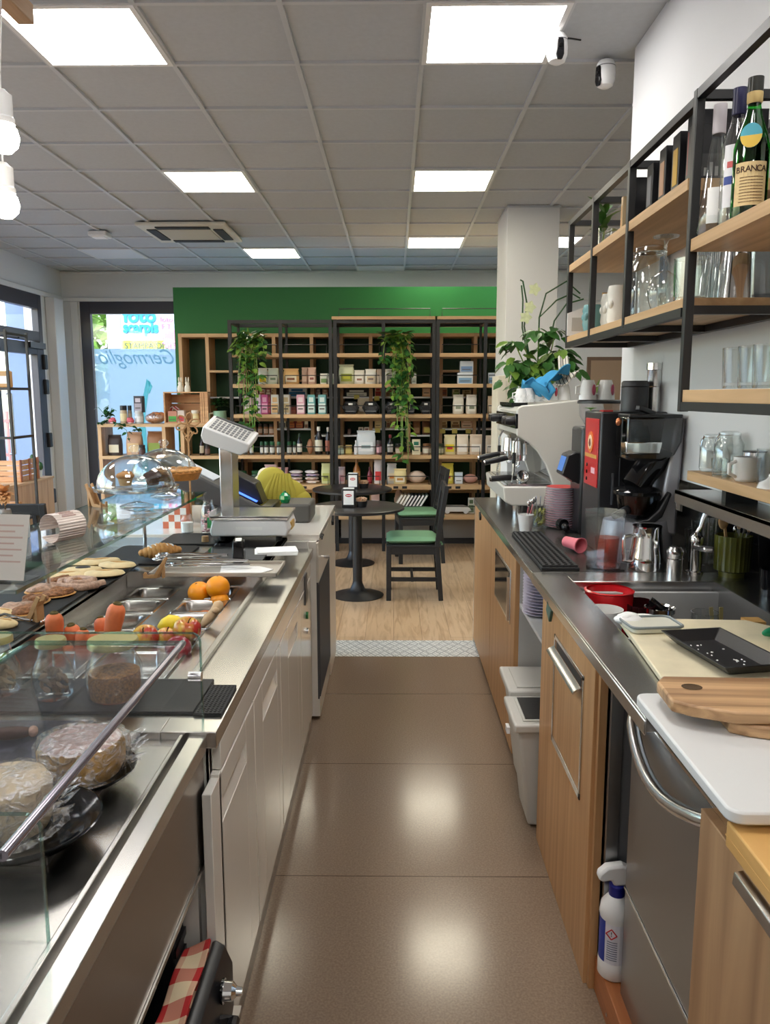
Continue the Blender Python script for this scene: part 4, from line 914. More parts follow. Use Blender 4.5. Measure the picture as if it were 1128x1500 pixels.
def cloth(nx, ny, f, m, name, parent, thick=.003):
    mb = MB(); 
    for j in range(ny + 1):
        for i in range(nx + 1): mb.v.append(Vector(f(i / nx, j / ny)))
    for j in range(ny):
        for i in range(nx): a = j * (nx + 1) + i; mb.f.append([a, a + 1, a + nx + 2, a + nx + 1]); mb.mi.append(0)
    o = mb.build(name, m, parent, smooth=80, subsurf=1); s = o.modifiers.new('thick', 'SOLIDIFY'); s.thickness = thick; return o
cloth(10, 18, lambda u, v: (-.03 + u * .06, -.16 + v * .30, .175 + .015 * u + .006 * math.sin(11 * v + 3 * u)), 'red_check', 'fabric', T)
MB().box(-.03, .03, -.16, .14, 0, .168).build('folded_layers', 'red_check', T, bevel=.01)
T = thing('green_bowl', 'dark green leaf patterned round lid in the niche left of the checked towel', 'bowl', (-.515, 1.27, .24))
mb = MB(); mb.lathe([(0, .19), (.03, .187), (.046, .172), (.056, .13), (.056, .0), (.05, .0)], n=30); mb.build('shell', paint(24, 84, 42, .35), T, smooth=70)
mb = MB()
for k in range(5): mb.leaf((0, .0, .192), (math.cos(k * 1.25), math.sin(k * 1.25), -.12), (0, 0, 1), .04, .018)
mb.build('leaf_print', paint(176, 160, 50, .5), T)
T = thing('black_crate', 'black plastic grid crate deep in the niche behind the towel', 'crate', (-.50, 1.535, .24))
mb = MB(); mb.box(-.1, .036, -.04, .04, 0, .215); mb.build('body', 'black_plastic', T, bevel=.004); mb = MB()
for k in range(5): mb.box(.034, .041, -.04, .04, .012 + k * .042, .03 + k * .042)
mb.build('ribs', 'black_plastic', T)
# ------------------------------------------------------------------ register counter at the end of the row
RX = -.362
T = thing('register_counter', 'white register counter with dark vent grille at the far end of the left row', 'counter', (-.8, 4.2, 0))
MB(T).box(-1.34, RX - .012, 3.70, 4.745, .02, .90).build('carcass', 'white_gloss', T)
mb = MB(T); mb.box(-1.36, RX + .002, 3.74, 4.765, .90, .93); mb.build('counter_top', 'white_gloss', T, bevel=.003)
MB(T).box(RX - .012, RX, 4.33, 4.765, 0, .90).build('end_panel', mat('panel_taupe', rgb(206, 198, 186), .35), T, bevel=.002)
MB(T).box(RX - .012, RX - .002, 3.70, 4.325, .02, .11).build('plinth', 'white_gloss', T)
dw = MB(T).box(RX - .012, RX, 3.70, 4.325, .70, .895).build('drawer', 'panel_taupe', T, bevel=.002)
MB(T).cyl((RX, 3.98, .77), (RX + .03, 3.98, .77), .008).build('knob', 'chrome_soft', dw)
MB(T).cbox((RX + .006, 4.52, .875), (.018, .06, .03), rot=(.5, 0, 0)).build('corner_handle', 'black_plastic', T, bevel=.004)
g = MB(T).box(RX - .012, RX - .004, 3.70, 4.325, .11, .70).build('grille_panel', 'dark_grey', T)
mb = MB(T)
for k in range(28): mb.box(RX - .004, RX + .001, 3.71 + k * .022, 3.719 + k * .022, .12, .69)
mb.build('slats', 'dark_grey', g)
# black glass slab and things by the scale
slab(-.80, -.53, 3.10, 3.68, .93, 'black_gloss', 'black_slab', 'black glossy slab under the scale and tape dispenser', 'slab', .01)
p = onz(380, 795, .94); sx = p.x; T = thing('weighing_scale', 'white shop scale with steel plate and tall display column', 'scale', (-.655, 3.62, .965)); SC = T
for a in (-1, 1):
    for b in (-1, 1): MB().cyl((a * .13, b * .09, -.025), (a * .13, b * .09, .004), .014).build('foot', 'black_rubber', T)
mb = MB(); mb.prism([(-.175, 0), (.17, 0), (.18, .03), (.165, .075), (-.165, .075), (-.178, .03)], 'y', -.13, .15); mb.build('housing', 'white_plastic', T, bevel=.008)
mb = MB(); mb.box(-.178, .178, -.135, .155, .085, .093); mb.box(-.178, .178, -.135, -.132, .075, .093); mb.box(-.178, -.175, -.135, .155, .078, .110); pl_ = mb.build('weighing_plate', 'chrome_soft', T, bevel=.003)
MB().box(-.06, .06, -.1305, -.1295, .03, .045).build('label', 'paper', T)
mb = MB(); mb.box(.172, .1805, -.03, .08, .015, .05); mb.build('sticker', paint(206, 170, 90, .5), T)
mb = MB(); mb.prism([(-.165, .05), (-.105, .05), (-.105, .20), (-.165, .20)], 'z', -.02, .40); mb.build('column', 'chrome_soft', T, bevel=.004)
hd = MB(); hd.xf = Matrix.Translation((-.10, .125, .37)) @ Matrix.Rotation(-.32, 4, 'Y') @ Matrix.Rotation(.15, 4, 'X')
hd = MB(); X = Matrix.Translation((-.12, .10, .45)) @ Matrix.Rotation(.34, 4, 'Y') @ Matrix.Rotation(.30, 4, 'X')
hd.xf = X; hd.prism([(-.095, -.05), (.085, -.05), (.115, -.02), (.115, .02), (-.115, .03), (-.115, -.02)], 'y', -.085, .09); h_ = hd.build('display_head', 'white_plastic', T, bevel=.006)
k_ = MB(); k_.xf = X
k_.add([(-.10, -.075, .0302), (.10, -.075, .0214), (.10, .08, .0214), (-.10, .08, .0302)], [(0, 1, 2, 3)]); k_.build('keypad', paint(210, 210, 206, .5), h_)
k_ = MB(); k_.xf = X
for r in range(5):
    for q in range(9):
        x = -.088 + q * .020; z = .031 - (x + .115) / .23 * .01
        k_.box(x, x + .013, -.07 + r * .026, -.054 + r * .026, z, z + .002)
k_.build('key', 'grey_plastic', h_, kind='stuff')
k_ = MB(); k_.xf = X; k_.box(-.1, .09, .065, .085, .026, .031); k_.build('readout', 'dark_grey', h_)
p = onz(352, 820, .94); T = thing('tape_dispenser', 'black tape dispenser standing in front of the scale', 'tape dispenser', (p.x, p.y - .02, .94), .1)
mb = MB(); mb.prism([(-.05, 0), (.045, 0), (.05, .03), (.02, .05), (.02, .085), (-.03, .085), (-.045, .04)], 'x', -.022, .022); mb.build('body', 'black_gloss', T, bevel=.004)
MB().cyl((-.012, -.005, .068), (.012, -.005, .068), .026).build('tape_roll', 'paper', T)
p = onz(403, 808, .94)
T = thing('paper_stack', 'stack of white printed paper sheets beside the tape dispenser', 'paper', (p.x, p.y, .93), .12)
for k in range(3): 
    MB().cbox((0.0 + .004 * k, .003 * k, .006 + .005 * k), (.19 - .01 * k, .12, .0045), rot=(0, 0, .05 * k)).build('sheet', 'paper', T)
p = onz(405, 829, CT); T = thing('calculator', 'small black calculator with keys on the steel edge beside the tray', 'calculator', (p.x - .02, p.y, .93), .15)
MB().box(-.05, .05, -.035, .035, 0, .014).build('body', 'black_plastic', T, bevel=.003); mb = MB()
for a in range(4):
    for b in range(3): mb.box(-.04 + a * .02, -.026 + a * .02, -.028 + b * .02, -.015 + b * .02, .014, .018)
mb.build('key', paint(150, 80, 70, .5), T, kind='stuff')
# candy bottle, white jar, box, register, cloth
p = onz(305, 783, .94); T = thing('candy_bottle', 'glass bottle of pink sweets with green tag and cork foot, before the scale column', 'bottle', (p.x, 3.70, .94))
MB().lathe([(0, 0), (.034, 0), (.037, .01), (.037, .11), (.028, .135), (.022, .15), (.022, .165)], n=24).build('glass', 'jar_glass', T, smooth=70)
rnd = random.Random(9); mb = MB()
for _ in range(60): a = rnd.random() * 6.3; q = .03 * rnd.random() ** .5; mb.ell((q * math.cos(a), q * math.sin(a), .008 + rnd.random() * .10), .006, .006, .005, 8, 5)
mb.build('sweets', paint(226, 170, 176, .4), T, kind='stuff')
MB().cbox((.012, -.037, .06), (.02, .004, .05)).build('tag', paint(40, 150, 80, .5), T)
p = onz(303, 790, .945); solo(MB().cyl((0, 0, 0), (0, 0, .026), .017, .015), 'cork', 'cork', 'small cork standing on the black tray before the candy bottle', 'cork', (p.x, p.y - .03, .94))
p = onz(262, 785, .94); T = thing('salt_jar', 'small glass jar of white salt left of the candy bottle', 'jar', (p.x, 3.80, .93))
MB().lathe([(0, 0), (.03, 0), (.032, .06), (.024, .072), (.024, .09)], n=20).build('glass', 'jar_glass', T); MB().lathe([(0, .004), (.028, .004), (.029, .05), (0, .052)], n=20).build('salt', 'paper', T)
p = onz(268, 762, .93); T = thing('checked_box', 'small orange and white checked box behind the salt jar', 'box', (p.x + .03, 3.95, .93))
MB().box(-.06, .06, -.04, .04, 0, .14).build('box', paint(214, 120, 90, .6), T); mb = MB()
for a in range(4):
    for b in range(4):
        if (a + b) % 2: mb.box(-.06 + a * .03, -.03 + a * .03, -.0415, -.0402, b * .035, .035 + b * .035)
mb.build('check_print', 'paper', T)
p = onz(330, 720, .93)
T = thing('cash_register', 'black touch screen cash register with tilted lit blue screen behind the scale', 'cash register', (-.80, 4.22, .93))
mb = MB(); mb.box(-.20, .16, -.15, .15, 0, .09); mb.build('base', 'black_plastic', T, bevel=.008)
MB().prism([(-.10, .09), (.10, .09), (.06, .20), (-.10, .28)], 'y', -.06, .1).build('stand', 'black_plastic', T, bevel=.006)
a = Vector((ony(246, 668, 4.2).x + .80, 0, ony(246, 668, 4.2).z - .93)); b = Vector((ony(396, 742, 4.2).x + .80, 0, ony(396, 742, 4.2).z - .93)); dd = (b - a).normalized(); L_ = (b - a).length; ang = math.atan2(-dd.z, dd.x)
X = Matrix.Translation((a + b) / 2) @ Matrix.Rotation(ang, 4, 'Y')
mb = MB(); mb.xf = X; mb.box(-L_ / 2, L_ / 2, -.14, .14, -.11, .0); mo = mb.build('monitor', paint(72, 72, 72, .45), T, bevel=.012)
mb = MB(); mb.xf = X; mb.box(.03, L_ / 2 - .03, -.12, .12, .0, .004); mb.build('screen_bezel', 'black_gloss', mo)
mb = MB(); mb.xf = X; mb.box(.045, L_ / 2 - .07, -.10, .10, .004, .006); mb.build('screen', 'screen_blue', mo)
mb = MB(); mb.xf = X; mb.box(-L_ / 2 + .07, -.02, -.08, .1, .0, .005); mb.build('receipt_paper', paint(205, 215, 226, .7), mo)
mb = MB(); mb.box(.20, .36, -.14, .14, 0, .10); mb.build('printer', paint(76, 74, 70, .5), T, bevel=.012)
p = onz(405, 728, 1.02); T = thing('green_glass_jar', 'small green faceted glass on the register printer', 'glass', (-.80 + .22, 4.14, 1.03))
MB().lathe([(0, 0), (.022, .002), (.030, .02), (.028, .04), (.014, .055), (0, .058)], n=8).build('glass', paint(30, 140, 80, .1), T, smooth=0); MB().cyl((0, 0, .055), (0, 0, .064), .008).build('stopper', paint(40, 110, 60, .3), T)
T = thing('yellow_cloth', 'mustard yellow cloth bag behind the cash register', 'cloth', (-.78, 4.55, .93))
mb = MB(); mb.ell((.14, 0, .09), .13, .08, .10, 20, 12); mb.ell((.07, -.01, .17), .09, .06, .085, 18, 10, rot=(0, -.5, 0)); mb.ell((.22, 0, .06), .08, .07, .065, 16, 10)
for k in range(7): mb.tube([(.02 + .03 * k, -.07, .02), (.05 + .025 * k, -.078, .12), (.09 + .014 * k, -.05, .22)], [.012, .016, .01], 8)
for v in mb.v: v.z = max(v.z, 0.)
mb.build('fabric', mat('mustard_cloth', rgb(176, 164, 62), .9, bump=.3, bscale=200), T, smooth=80)
mb = MB(); mb.ell((.03, .02, .20), .05, .05, .05, 14, 9); mb.ell((.0, .02, .16), .04, .04, .05, 14, 9); mb.build('lining', paint(212, 200, 172, .9), T, smooth=80)
p = onz(275, 700, .93); T = thing('wooden_flower', 'flat wooden flower on a stick beside the glass domes', 'decoration', (p.x + .05, 3.98, .93))
q0 = ony(275, 622, 3.98)
cx, cz = q0.x - T.location.x, q0.z - .93
MB().bar((cx, 0, 0), (cx, 0, cz), .008).build('stick', 'card_wood', T)
for k in range(6):
    a = k * PI / 3 + .3; mb = MB(); mb.tube([(cx + (.034 + .028 * math.cos(t)) * math.cos(a) - .016 * math.sin(t) * math.sin(a), 0, cz + (.034 + .028 * math.cos(t)) * math.sin(a) + .016 * math.sin(t) * math.cos(a)) for t in [i * PI / 6 for i in range(12)]], .004, 6, closed=True); mb.build('petal', 'card_wood', T)
for k in range(2): MB().tube([(cx, 0, cz - .06), (cx + (.03 if k else -.03), 0, cz - .035), (cx, 0, cz - .09)], .004, 6).build('leaf', 'card_wood', T)
p = onz(462, 822, .80); T = thing('cable_bundle', 'bundle of black cables on the register drawer edge', 'cable', (-.352, 3.78, .905))
mb = MB(); mb.tube([(.006 * math.cos(k), -.06 + .012 * k, .006 + .01 * abs(math.sin(k * 1.3))) for k in range(11)], .004); mb.build('cable', 'black_rubber', T); MB().box(-.004, .006, -.01, .01, .002, .014).build('plug', 'black_plastic', T)
# ================================================================== RIGHT COUNTER
BX, BT = .52, .95
T = thing('bar_counter', 'oak fronted back bar counter with dark top, right of the aisle', 'counter', (.85, 3.4, 0)); BAR = T
mb = MB(T); mb.box(BX + .02, 1.34, 3.29, 4.95, .06, .915); mb.box(BX + .02, 1.34, 3.27, 3.29, .0, .915); mb.build('carcass', mat('melamine_grey', rgb(196, 196, 194), .5), T)
MB(T).box(BX + .03, 1.34, 3.27, 4.95, 0, .06).build('plinth', 'dark_grey', T)
MB(T).box(BX + .0, 1.34, 4.95, 4.972, 0, .918).build('end_panel', 'white_gloss', T)
ins = (face_y(727, 790, BX), face_y(748, 890, BX))
for a, b in ((3.275, 4.10), (4.105, 4.948)):
    d_ = MB(T).box(BX, BX + .02, a, b, .03, .915).build('door', 'oak_door', T, bevel=.0015)
    if a < 4:
        MB(T).box(BX - .004, BX, ins[1], ins[0], .585, .83).build('steel_inset', 'chrome_soft', d_, bevel=.002); MB(T).box(BX - .006, BX - .004, ins[1] + .035, ins[0] - .02, .60, .815).build('inset_glass', 'black_gloss', d_)
        MB(T).box(BX - .016, BX - .004, ins[1] + .01, ins[1] + .03, .60, .80).build('inset_handle', 'chrome_soft', d_)
    else: MB(T).cbox((BX - .004, 4.62, .885), (.014, .05, .028), rot=(.5, 0, 0)).build('leather_pull', 'black_plastic', d_, bevel=.003)
mb = MB(T); mb.box(BX + .02, 1.34, 2.70, 3.27, .70, .715); mb.box(BX + .05, 1.34, 2.70, 3.27, .0, .012); mb.box(1.32, 1.34, 2.68, 3.27, 0, .92); mb.build('niche_shelf', 'melamine_grey', T)
mb = MB(T); mb.box(BX + .02, 1.34, 2.655, 2.675, .0, .92); mb.build('divider', 'melamine_grey', T)
d_ = MB(T).box(BX, BX + .022, 1.945, 2.66, .0, .916).build('door', 'oak_door', T, bevel=.0015)
hy0, hy1 = 2.05, 2.44
mb = MB(T); mb.box(BX - .004, BX, hy0, hy0 + .012, .48, .84); mb.box(BX - .004, BX, hy1 - .012, hy1, .48, .84); mb.box(BX - .004, BX, hy0, hy1, .828, .84); mb.box(BX - .004, BX, hy0, hy1, .48, .50); mb.build('flap_frame', 'chrome_soft', d_, bevel=.001)
mb = MB(T); mb.prism([(BX - .028, .785), (BX - .02, .793), (BX - .004, .80), (BX - .004, .795), (BX - .018, .788), (BX - .026, .78)], 'y', hy0 + .02, hy1 - .0); mb.build('flap_handle', 'chrome_soft', d_)
MB(T).box(BX - .002, BX, hy0 + .03, hy1 - .03, .80, .825).build('flap_slot', 'black_plastic', d_)
MB(T).cbox((BX - .004, 2.52, .895), (.012, .06, .05), rot=(.5, 0, 0)).build('leather_pull', paint(80, 104, 92, .6), d_, bevel=.003)
MB(T).box(BX + .01, 1.2, 1.925, 1.944, .0, .916).build('side_panel', 'oak_door', T)
MB(T).box(BX + .03, BX + .06, 1.885, 1.925, 0, .916).build('upright', 'steel_front', T)
MB(T).box(BX + .25, BX + .27, 1.80, 1.94, .0, .9).box(BX + .03, 1.2, 1.90, 1.925, .0, .9).build('recess_panel', 'grey_plastic', T)
# top: dark far part, steel near part with sink cut-out
SX0, SX1, SY0, SY1 = .63, 1.13, 1.70, 2.70
mb = MB(T); mb.box(BX - .005, 1.36, 2.84, 4.98, .918, BT); mb.build('dark_top', mat('dark_top', rgb(66, 62, 58), .25), T, bevel=.002)
mb = MB(T)
mb.box(BX - .008, SX0, 1.52, 2.84, .918, BT); mb.box(SX0, 1.36, SY1, 2.84, .918, BT); mb.box(SX1, 1.36, 1.52, SY1, .918, BT); mb.box(SX0, SX1, 1.52, SY0, .918, BT)
mb.build('steel_top', 'steel', T, bevel=.002)
MB(T).box(BX - .010, BX - .004, 1.52, 2.84, .912, .944).box(BX - .006, BX - .001, 2.84, 4.98, .912, .946).build('top_edge', 'chrome_soft', T, bevel=.002)
mb = MB(T); t = .004; zb = .72
mb.box(SX0, SX0 + t, SY0, SY1, zb, BT - .002); mb.box(SX1 - t, SX1, SY0, SY1, zb, BT + .0); mb.box(SX0, SX1, SY0, SY0 + t, zb, BT - .002); mb.box(SX0, SX1, SY1 - t, SY1, zb, BT - .002); mb.box(SX0, SX1, SY0, SY1, zb - t, zb)
mb.build('sink_basin', 'steel_x', T); MB(T).cyl((.88, 2.2, zb), (.88, 2.2, zb + .004), .04).build('drain', 'chrome', T)
struct(MB().box(1.345, 1.36, 1.0, 3.93, BT + .0005, 1.255), 'trim_7', 'black_gloss')
# wall ledge in steel + wooden shelf
T = thing('steel_ledge', 'long steel ledge along the wall under the low wooden shelf', 'shelf', (1.0, 2.0, 1.25))
mb = MB(T); mb.box(.985, 1.36, .6, 2.74, 1.256, 1.270); mb.box(.985, .992, .6, 2.74, 1.225, 1.270); mb.build('top', 'steel', T, bevel=.002); MB(T).box(.992, 1.0, 2.70, 2.74, 1.2, 1.256).build('bracket', 'steel', T)
T = thing('wall_shelf', 'low wooden wall shelf carrying swing top jars and a white mug', 'shelf', (1.0, 2.0, 1.30)); ZS = 1.345
MB(T).box(.995, 1.119, .7, 2.66, ZS - .033, ZS).build('board', 'oak_y', T, bevel=.002)
for y in (2.4, 1.4): MB(T).box(1.02, 1.119, y, y + .03, 1.27, ZS - .033).build('bracket', 'black_metal', T)
# bins in the niche
def bin_(y0, y1, x0, z, h, label, clip):
    T = thing('waste_bin', label, 'bin', ((x0 + .3), (y0 + y1) / 2, z), group='lidded waste bins')
    d = (y1 - y0) / 2
    mb = MB(); X0, X1 = -.30, .16
    lo = [(X0 + .05, -d + .03), (X1 - .02, -d + .03), (X1 - .02, d - .03), (X0 + .05, d - .03)]; hi = [(X0, -d), (X1, -d), (X1, d), (X0, d)]
    mb.add([(*p, 0) for p in lo] + [(*p, h) for p in hi], [(3, 2, 1, 0), (0, 1, 5, 4), (1, 2, 6, 5), (2, 3, 7, 6), (3, 0, 4, 7)]); mb.build('body', 'bin_grey', T, bevel=.012, seg=3)
    mb = MB(); mb.box(X0 - .015, X1, -d - .012, d + .012, h - .02, h + .012); ld = mb.build('lid', 'bin_grey', T, bevel=.008, seg=3)
    MB().box(X0 + .02, X1 - .03, -d + .02, d - .02, h + .012, h + .018).build('lid_panel', 'bin_grey', ld, bevel=.004)
    if clip: MB().box(X0 + .03, X0 + .2, -d + .03, d - .03, h + .0181, h + .0215).build('lid_slot', 'black_plastic', ld)
    if clip: MB().box(X0 - .024, X0 - .012, -.02, .02, h - .075, h - .05).build('clip', 'white_plastic', T)
bin_(2.97, 3.235, .47, .012, .42, 'grey lidded waste bin farther back in the open niche', False)
bin_(2.69, 2.95, .45, .012, .40, 'grey lidded waste bin with black slot nearest in the open niche', True)
# cup and plate stacks in the niche
for k in range(14):
    solo(MB().lathe([(0, 0), (.04, 0), (.075, .010), (.078, .012), (.074, .0125), (.04, .004), (0, .004)], n=28), 'saucer', paint(226, 220, 232, .2), 'white saucer in the stack inside the open niche, %s from the bottom' % ORD[k], 'saucer', (.602, 3.10, .7155 + k * .0125), 'saucers in the niche')
T = thing('wooden_tray', 'wooden tray standing upright at the far side of the niche shelf', 'tray', (.72, 3.245, .715)); MB().box(-.12, .16, -.01, .01, 0, .17).build('base', 'oak_h', T, bevel=.003); MB().box(-.13, -.12, -.025, .01, 0, .175).build('rim', 'oak_h', T)
# dishwasher
DX = .575
T = thing('dishwasher', 'steel fronted under-counter dishwasher with curved bar handle', 'dishwasher', (.9, 1.64, .02))
y0, y1 = 1.275, 1.793
MB(T).box(DX + .02, 1.15, y0, y1, .02, .90).build('body', 'steel_dark', T)
mb = MB(T); mb.box(DX, DX + .02, y0, y1, .395, .875); dr = mb.build('door', 'steel_front', T, bevel=.002)
MB(T).box(DX - .0, DX + .02, y0, y1, .03, .388).build('lower_panel', 'steel_front', T, bevel=.002); MB(T).box(DX - .003, DX + .0, y0, y1, .388, .394).build('joint_strip', 'chrome_soft', T)
MB(T).box(DX - .001, DX + .02, y0, y1, .877, .905).build('control_strip', 'black_gloss', T); MB(T).box(DX - .004, DX, y0, y1, .868, .876).build('door_top_edge', 'chrome', dr)
mb = MB(T); n = 14; mb.tube([(DX - .004 - .032 * math.sin(PI * k / n) ** .6, y1 - .02 - (y1 - y0 - .04) * k / n, .85 - .055 * math.sin(PI * k / n)) for k in range(n + 1)], .015, 10); mb.build('handle', 'chrome_soft', dr, smooth=80)
# spray bottle on a wooden step
p = onz(898, 1500, .0)
T = thing('floor_step', 'brown wooden step on the floor between the oak door and the dishwasher', 'step', (.575, 1.86, 0))
MB().box(-.03, .18, -.30, .075, 0, .10).build('block', 'kick_wood', T, bevel=.003); MB().cyl((-.0305, -.06, .03), (-.029, -.06, .03), .005).build('screw', 'chrome_soft', T)
T = thing('spray_bottle', 'white spray bottle with blue collar and printed label on the wooden step', 'bottle', (.576, 1.862, .10))
MB().lathe([(0, 0), (.036, 0), (.041, .006), (.041, .045), (.039, .05), (.039, .165), (.042, .175), (.038, .20), (.022, .222), (.018, .228)], n=30).build('body', 'white_plastic', T, smooth=60)
MB().lathe([(.019, .222), (.02, .225), (.02, .252), (.012, .256)], n=24).build('collar', paint(24, 32, 130, .4), T)
mb = MB(); mb.prism([(-.052, .272), (-.05, .288), (-.03, .306), (.01, .312), (.034, .300), (.036, .28), (.018, .255), (-.012, .255), (-.018, .270), (-.04, .266)], 'y', -.015, .015); mb.build('trigger_head', 'white_plastic', T, bevel=.006)
def curved(r, z0, z1, a0, a1, n=10):
    mb = MB(); 
    pts = [(r * math.cos(a0 + (a1 - a0) * k / n), r * math.sin(a0 + (a1 - a0) * k / n)) for k in range(n + 1)]
    for a, b in zip(pts, pts[1:]): mb.add([(*a, z0), (*b, z0), (*b, z1), (*a, z1)], [(0, 1, 2, 3)])
    return mb
lb = curved(.0396, .05, .16, -PI * .95, -.15).build('label', paint(226, 226, 236, .5), T)
curved(.0399, .05, .165, -PI * 1.05, -PI * .80).build('label_band', paint(40, 60, 150, .5), lb)
a_ = -PI * .66; ry = .0402
mb = MB(); q = Vector((ry * math.cos(a_), ry * math.sin(a_), .135)); e = Vector((-math.sin(a_), math.cos(a_), 0))
for u, v in (((0, .014), (.014, 0)), ((.014, 0), (0, -.014)), ((0, -.014), (-.014, 0)), ((-.014, 0), (0, .014))): mb.bar(q + e * u[0] + Vector((0, 0, u[1])), q + e * v[0] + Vector((0, 0, v[1])), .0022)
mb.build('hazard_diamond', paint(200, 40, 50, .5), lb)
text('exclamation', '!', .018, q, (PI / 2, 0, a_ + PI / 2), 'black_plastic', lb)
mb = MB()
for k in range(9):
    for j in range(6):
        a2 = a_ - .22 + j * .11; c = Vector((ry * math.cos(a2), ry * math.sin(a2), .113 - k * .0062)); mb.bar(c - Vector((-math.sin(a2), math.cos(a2), 0)) * .0022, c + Vector((-math.sin(a2), math.cos(a2), 0)) * .0022, .0012)
mb.build('small_print', paint(100, 104, 130, .6), lb, kind='stuff')
# near cabinet, white board, butcher block, wooden boards
T = thing('near_cabinet', 'wood grained base cabinet at the lower right with steel bar handle', 'cabinet', (.85, 1.05, 0))
MB(T).box(.55, 1.15, .30, 1.268, 0, .895).build('carcass', 'near_cabinet', T); MB(T).box(.53, .55, .70, 1.268, .0, .895).build('door', 'near_cabinet', T, bevel=.002)
dr = MB(T).box(.53, .55, .30, .696, .0, .895).build('drawer', 'near_cabinet', T, bevel=.002)
mb = MB(T); mb.prism([(.53, .888), (.515, .885), (.513, .865), (.53, .862)], 'y', .75, 1.10); mb.build('handle', 'chrome_soft', T, bevel=.002)
T = thing('butcher_block', 'yellow wooden butcher block cut by the right frame edge', 'chopping block', (.8, .9, .897)); MB(T).box(.522, 1.1, .45, 1.15, .897, .94).build('block', 'butcher', T, bevel=.003); MB(T).box(.5215, 1.1, .45, 1.151, .915, .917).build('joint', 'butcher', T)
def rounded(x0, x1, y0, y1, r, n=6):
    o = []
    for cx, cy, a0 in ((x1 - r, y1 - r, 0), (x0 + r, y1 - r, 90), (x0 + r, y0 + r, 180), (x1 - r, y0 + r, 270)):
        for k in range(n + 1): t = math.radians(a0 + 90 * k / n); o.append((cx + r * math.cos(t), cy + r * math.sin(t)))
    return o
T = thing('white_cutting_board', 'large white plastic cutting board over the dishwasher', 'cutting board', (.8, 1.4, BT))
MB(T).prism(rounded(.512, 1.06, 1.115, 1.60, .025), 'z', BT, .972).build('board', 'board_white', T, bevel=.004)
MB(T).box(.56, 1.0, 1.17, 1.58, .905, BT).build('support', 'dark_grey', T)
def paddle(x0, x1, y0, y1, z, label, rz, hole):
    T = thing('wooden_board', label, 'cutting board', (x0, (y0 + y1) / 2, z), rz); w = (y1 - y0) / 2; L = x1 - x0
    o = [(0, -w * .45), (.03, -w * .7), (.10, -w), (L, -w), (L, w), (.02, w * .95), (0, w * .6)]
    MB().prism(o, 'z', 0, .024).build('board', 'olive_board', T, bevel=.004)
    if hole: MB().lathe([(0, .0243), (.014, .0243), (.017, .0248), (.014, .0252)], n=18, c=(.06, w * .3, 0), sx=1.2).build('hanging_hole', 'stem_brown', T)
paddle(.63, 1.10, 1.36, 1.50, .972, 'lower thin wooden board on the white cutting board', -.06, False)
paddle(.535, 1.12, 1.385, 1.575, .997, 'upper olive wood board with hanging hole, on the white cutting board', -.05, True)
# sink area
T = thing('cream_board', 'stained cream plastic board lying over the sink', 'cutting board', (.9, 2.0, BT))
mb = MB(); T.rotation_euler = (0, 0, 0); mb = MB(T); mb.prism([(.605, 1.685), (1.24, 1.62), (1.24, 1.86), (1.0, 2.17), (.645, 2.19)], 'z', BT + .001, BT + .016)
mat('cream_plastic', rgb(224, 212, 180), .5, var=.16, vscale=7); mb.build('board', 'cream_plastic', T, bevel=.003)
MB(T).box(1.0, 1.05, 2.15, 2.20, BT + .0, BT + .0155).build('corner_tab', 'butcher', T)
T = thing('black_tray', 'black rectangular serving tray on the cream board beside the sink', 'tray', (.80, 1.847, BT + .017), .17)
mb = MB(); X0, X1, Y0, Y1 = -.085, .085, -.145, .145
lo = [(X0 + .03, Y0 + .03), (X1 - .03, Y0 + .03), (X1 - .03, Y1 - .03), (X0 + .03, Y1 - .03)]; hi = [(X0, Y0), (X1, Y0), (X1, Y1), (X0, Y1)]; inn = [(X0 + .036, Y0 + .036), (X1 - .036, Y0 + .036), (X1 - .036, Y1 - .036), (X0 + .036, Y1 - .036)]; hin = [(X0 + .007, Y0 + .007), (X1 - .007, Y0 + .007), (X1 - .007, Y1 - .007), (X0 + .007, Y1 - .007)]
mb.add([(*p, 0) for p in lo] + [(*p, .028) for p in hi] + [(*p, .028) for p in hin] + [(*p, .006) for p in inn], [(3, 2, 1, 0)] + [(a, (a + 1) % 4, 4 + (a + 1) % 4, 4 + a) for a in range(4)] + [(4 + a, 4 + (a + 1) % 4, 8 + (a + 1) % 4, 8 + a) for a in range(4)] + [(8 + a, 8 + (a + 1) % 4, 12 + (a + 1) % 4, 12 + a) for a in range(4)] + [(12, 13, 14, 15)])
mb.build('tray', 'black_plastic', T, bevel=.002); mb = MB()
for _ in range(16): x, y = random.uniform(-.04, .04), random.uniform(-.08, .08); mb.ell((x, y, .007), random.uniform(.001, .004), .003, .0015, 8, 5)
mb.build('crumb', 'paper', T, kind='stuff')
p = onz(955, 918, BT + .02); T = thing('food_box', 'clear lidded food box with grey rim on the cream board at the sink', 'box', (p.x, p.y, BT + .017), .1)
MB().prism(rounded(-.075, .065, -.055, .05, .02), 'z', 0, .016).build('box', paint(222, 220, 204, .25), T, bevel=.004); MB().tube([(x, y, .017) for x, y in rounded(-.077, .067, -.057, .052, .02)], .004, 6, closed=True).build('seal_rim', paint(120, 128, 130, .4), T)
p = onz(920, 912, BT + .02); T = thing('paper_towel', 'crumpled white paper towel beside the food box', 'paper', (p.x, p.y, BT + .017))
mb = MB(); lumpy(mb, (0, 0, .012), .04, .03, .014, 8, .6, seed=8); mb.build('crumple', 'paper', T, smooth=20); MB().ell((.05, .03, .01), .04, .02, .009).build('fold', 'paper', T)
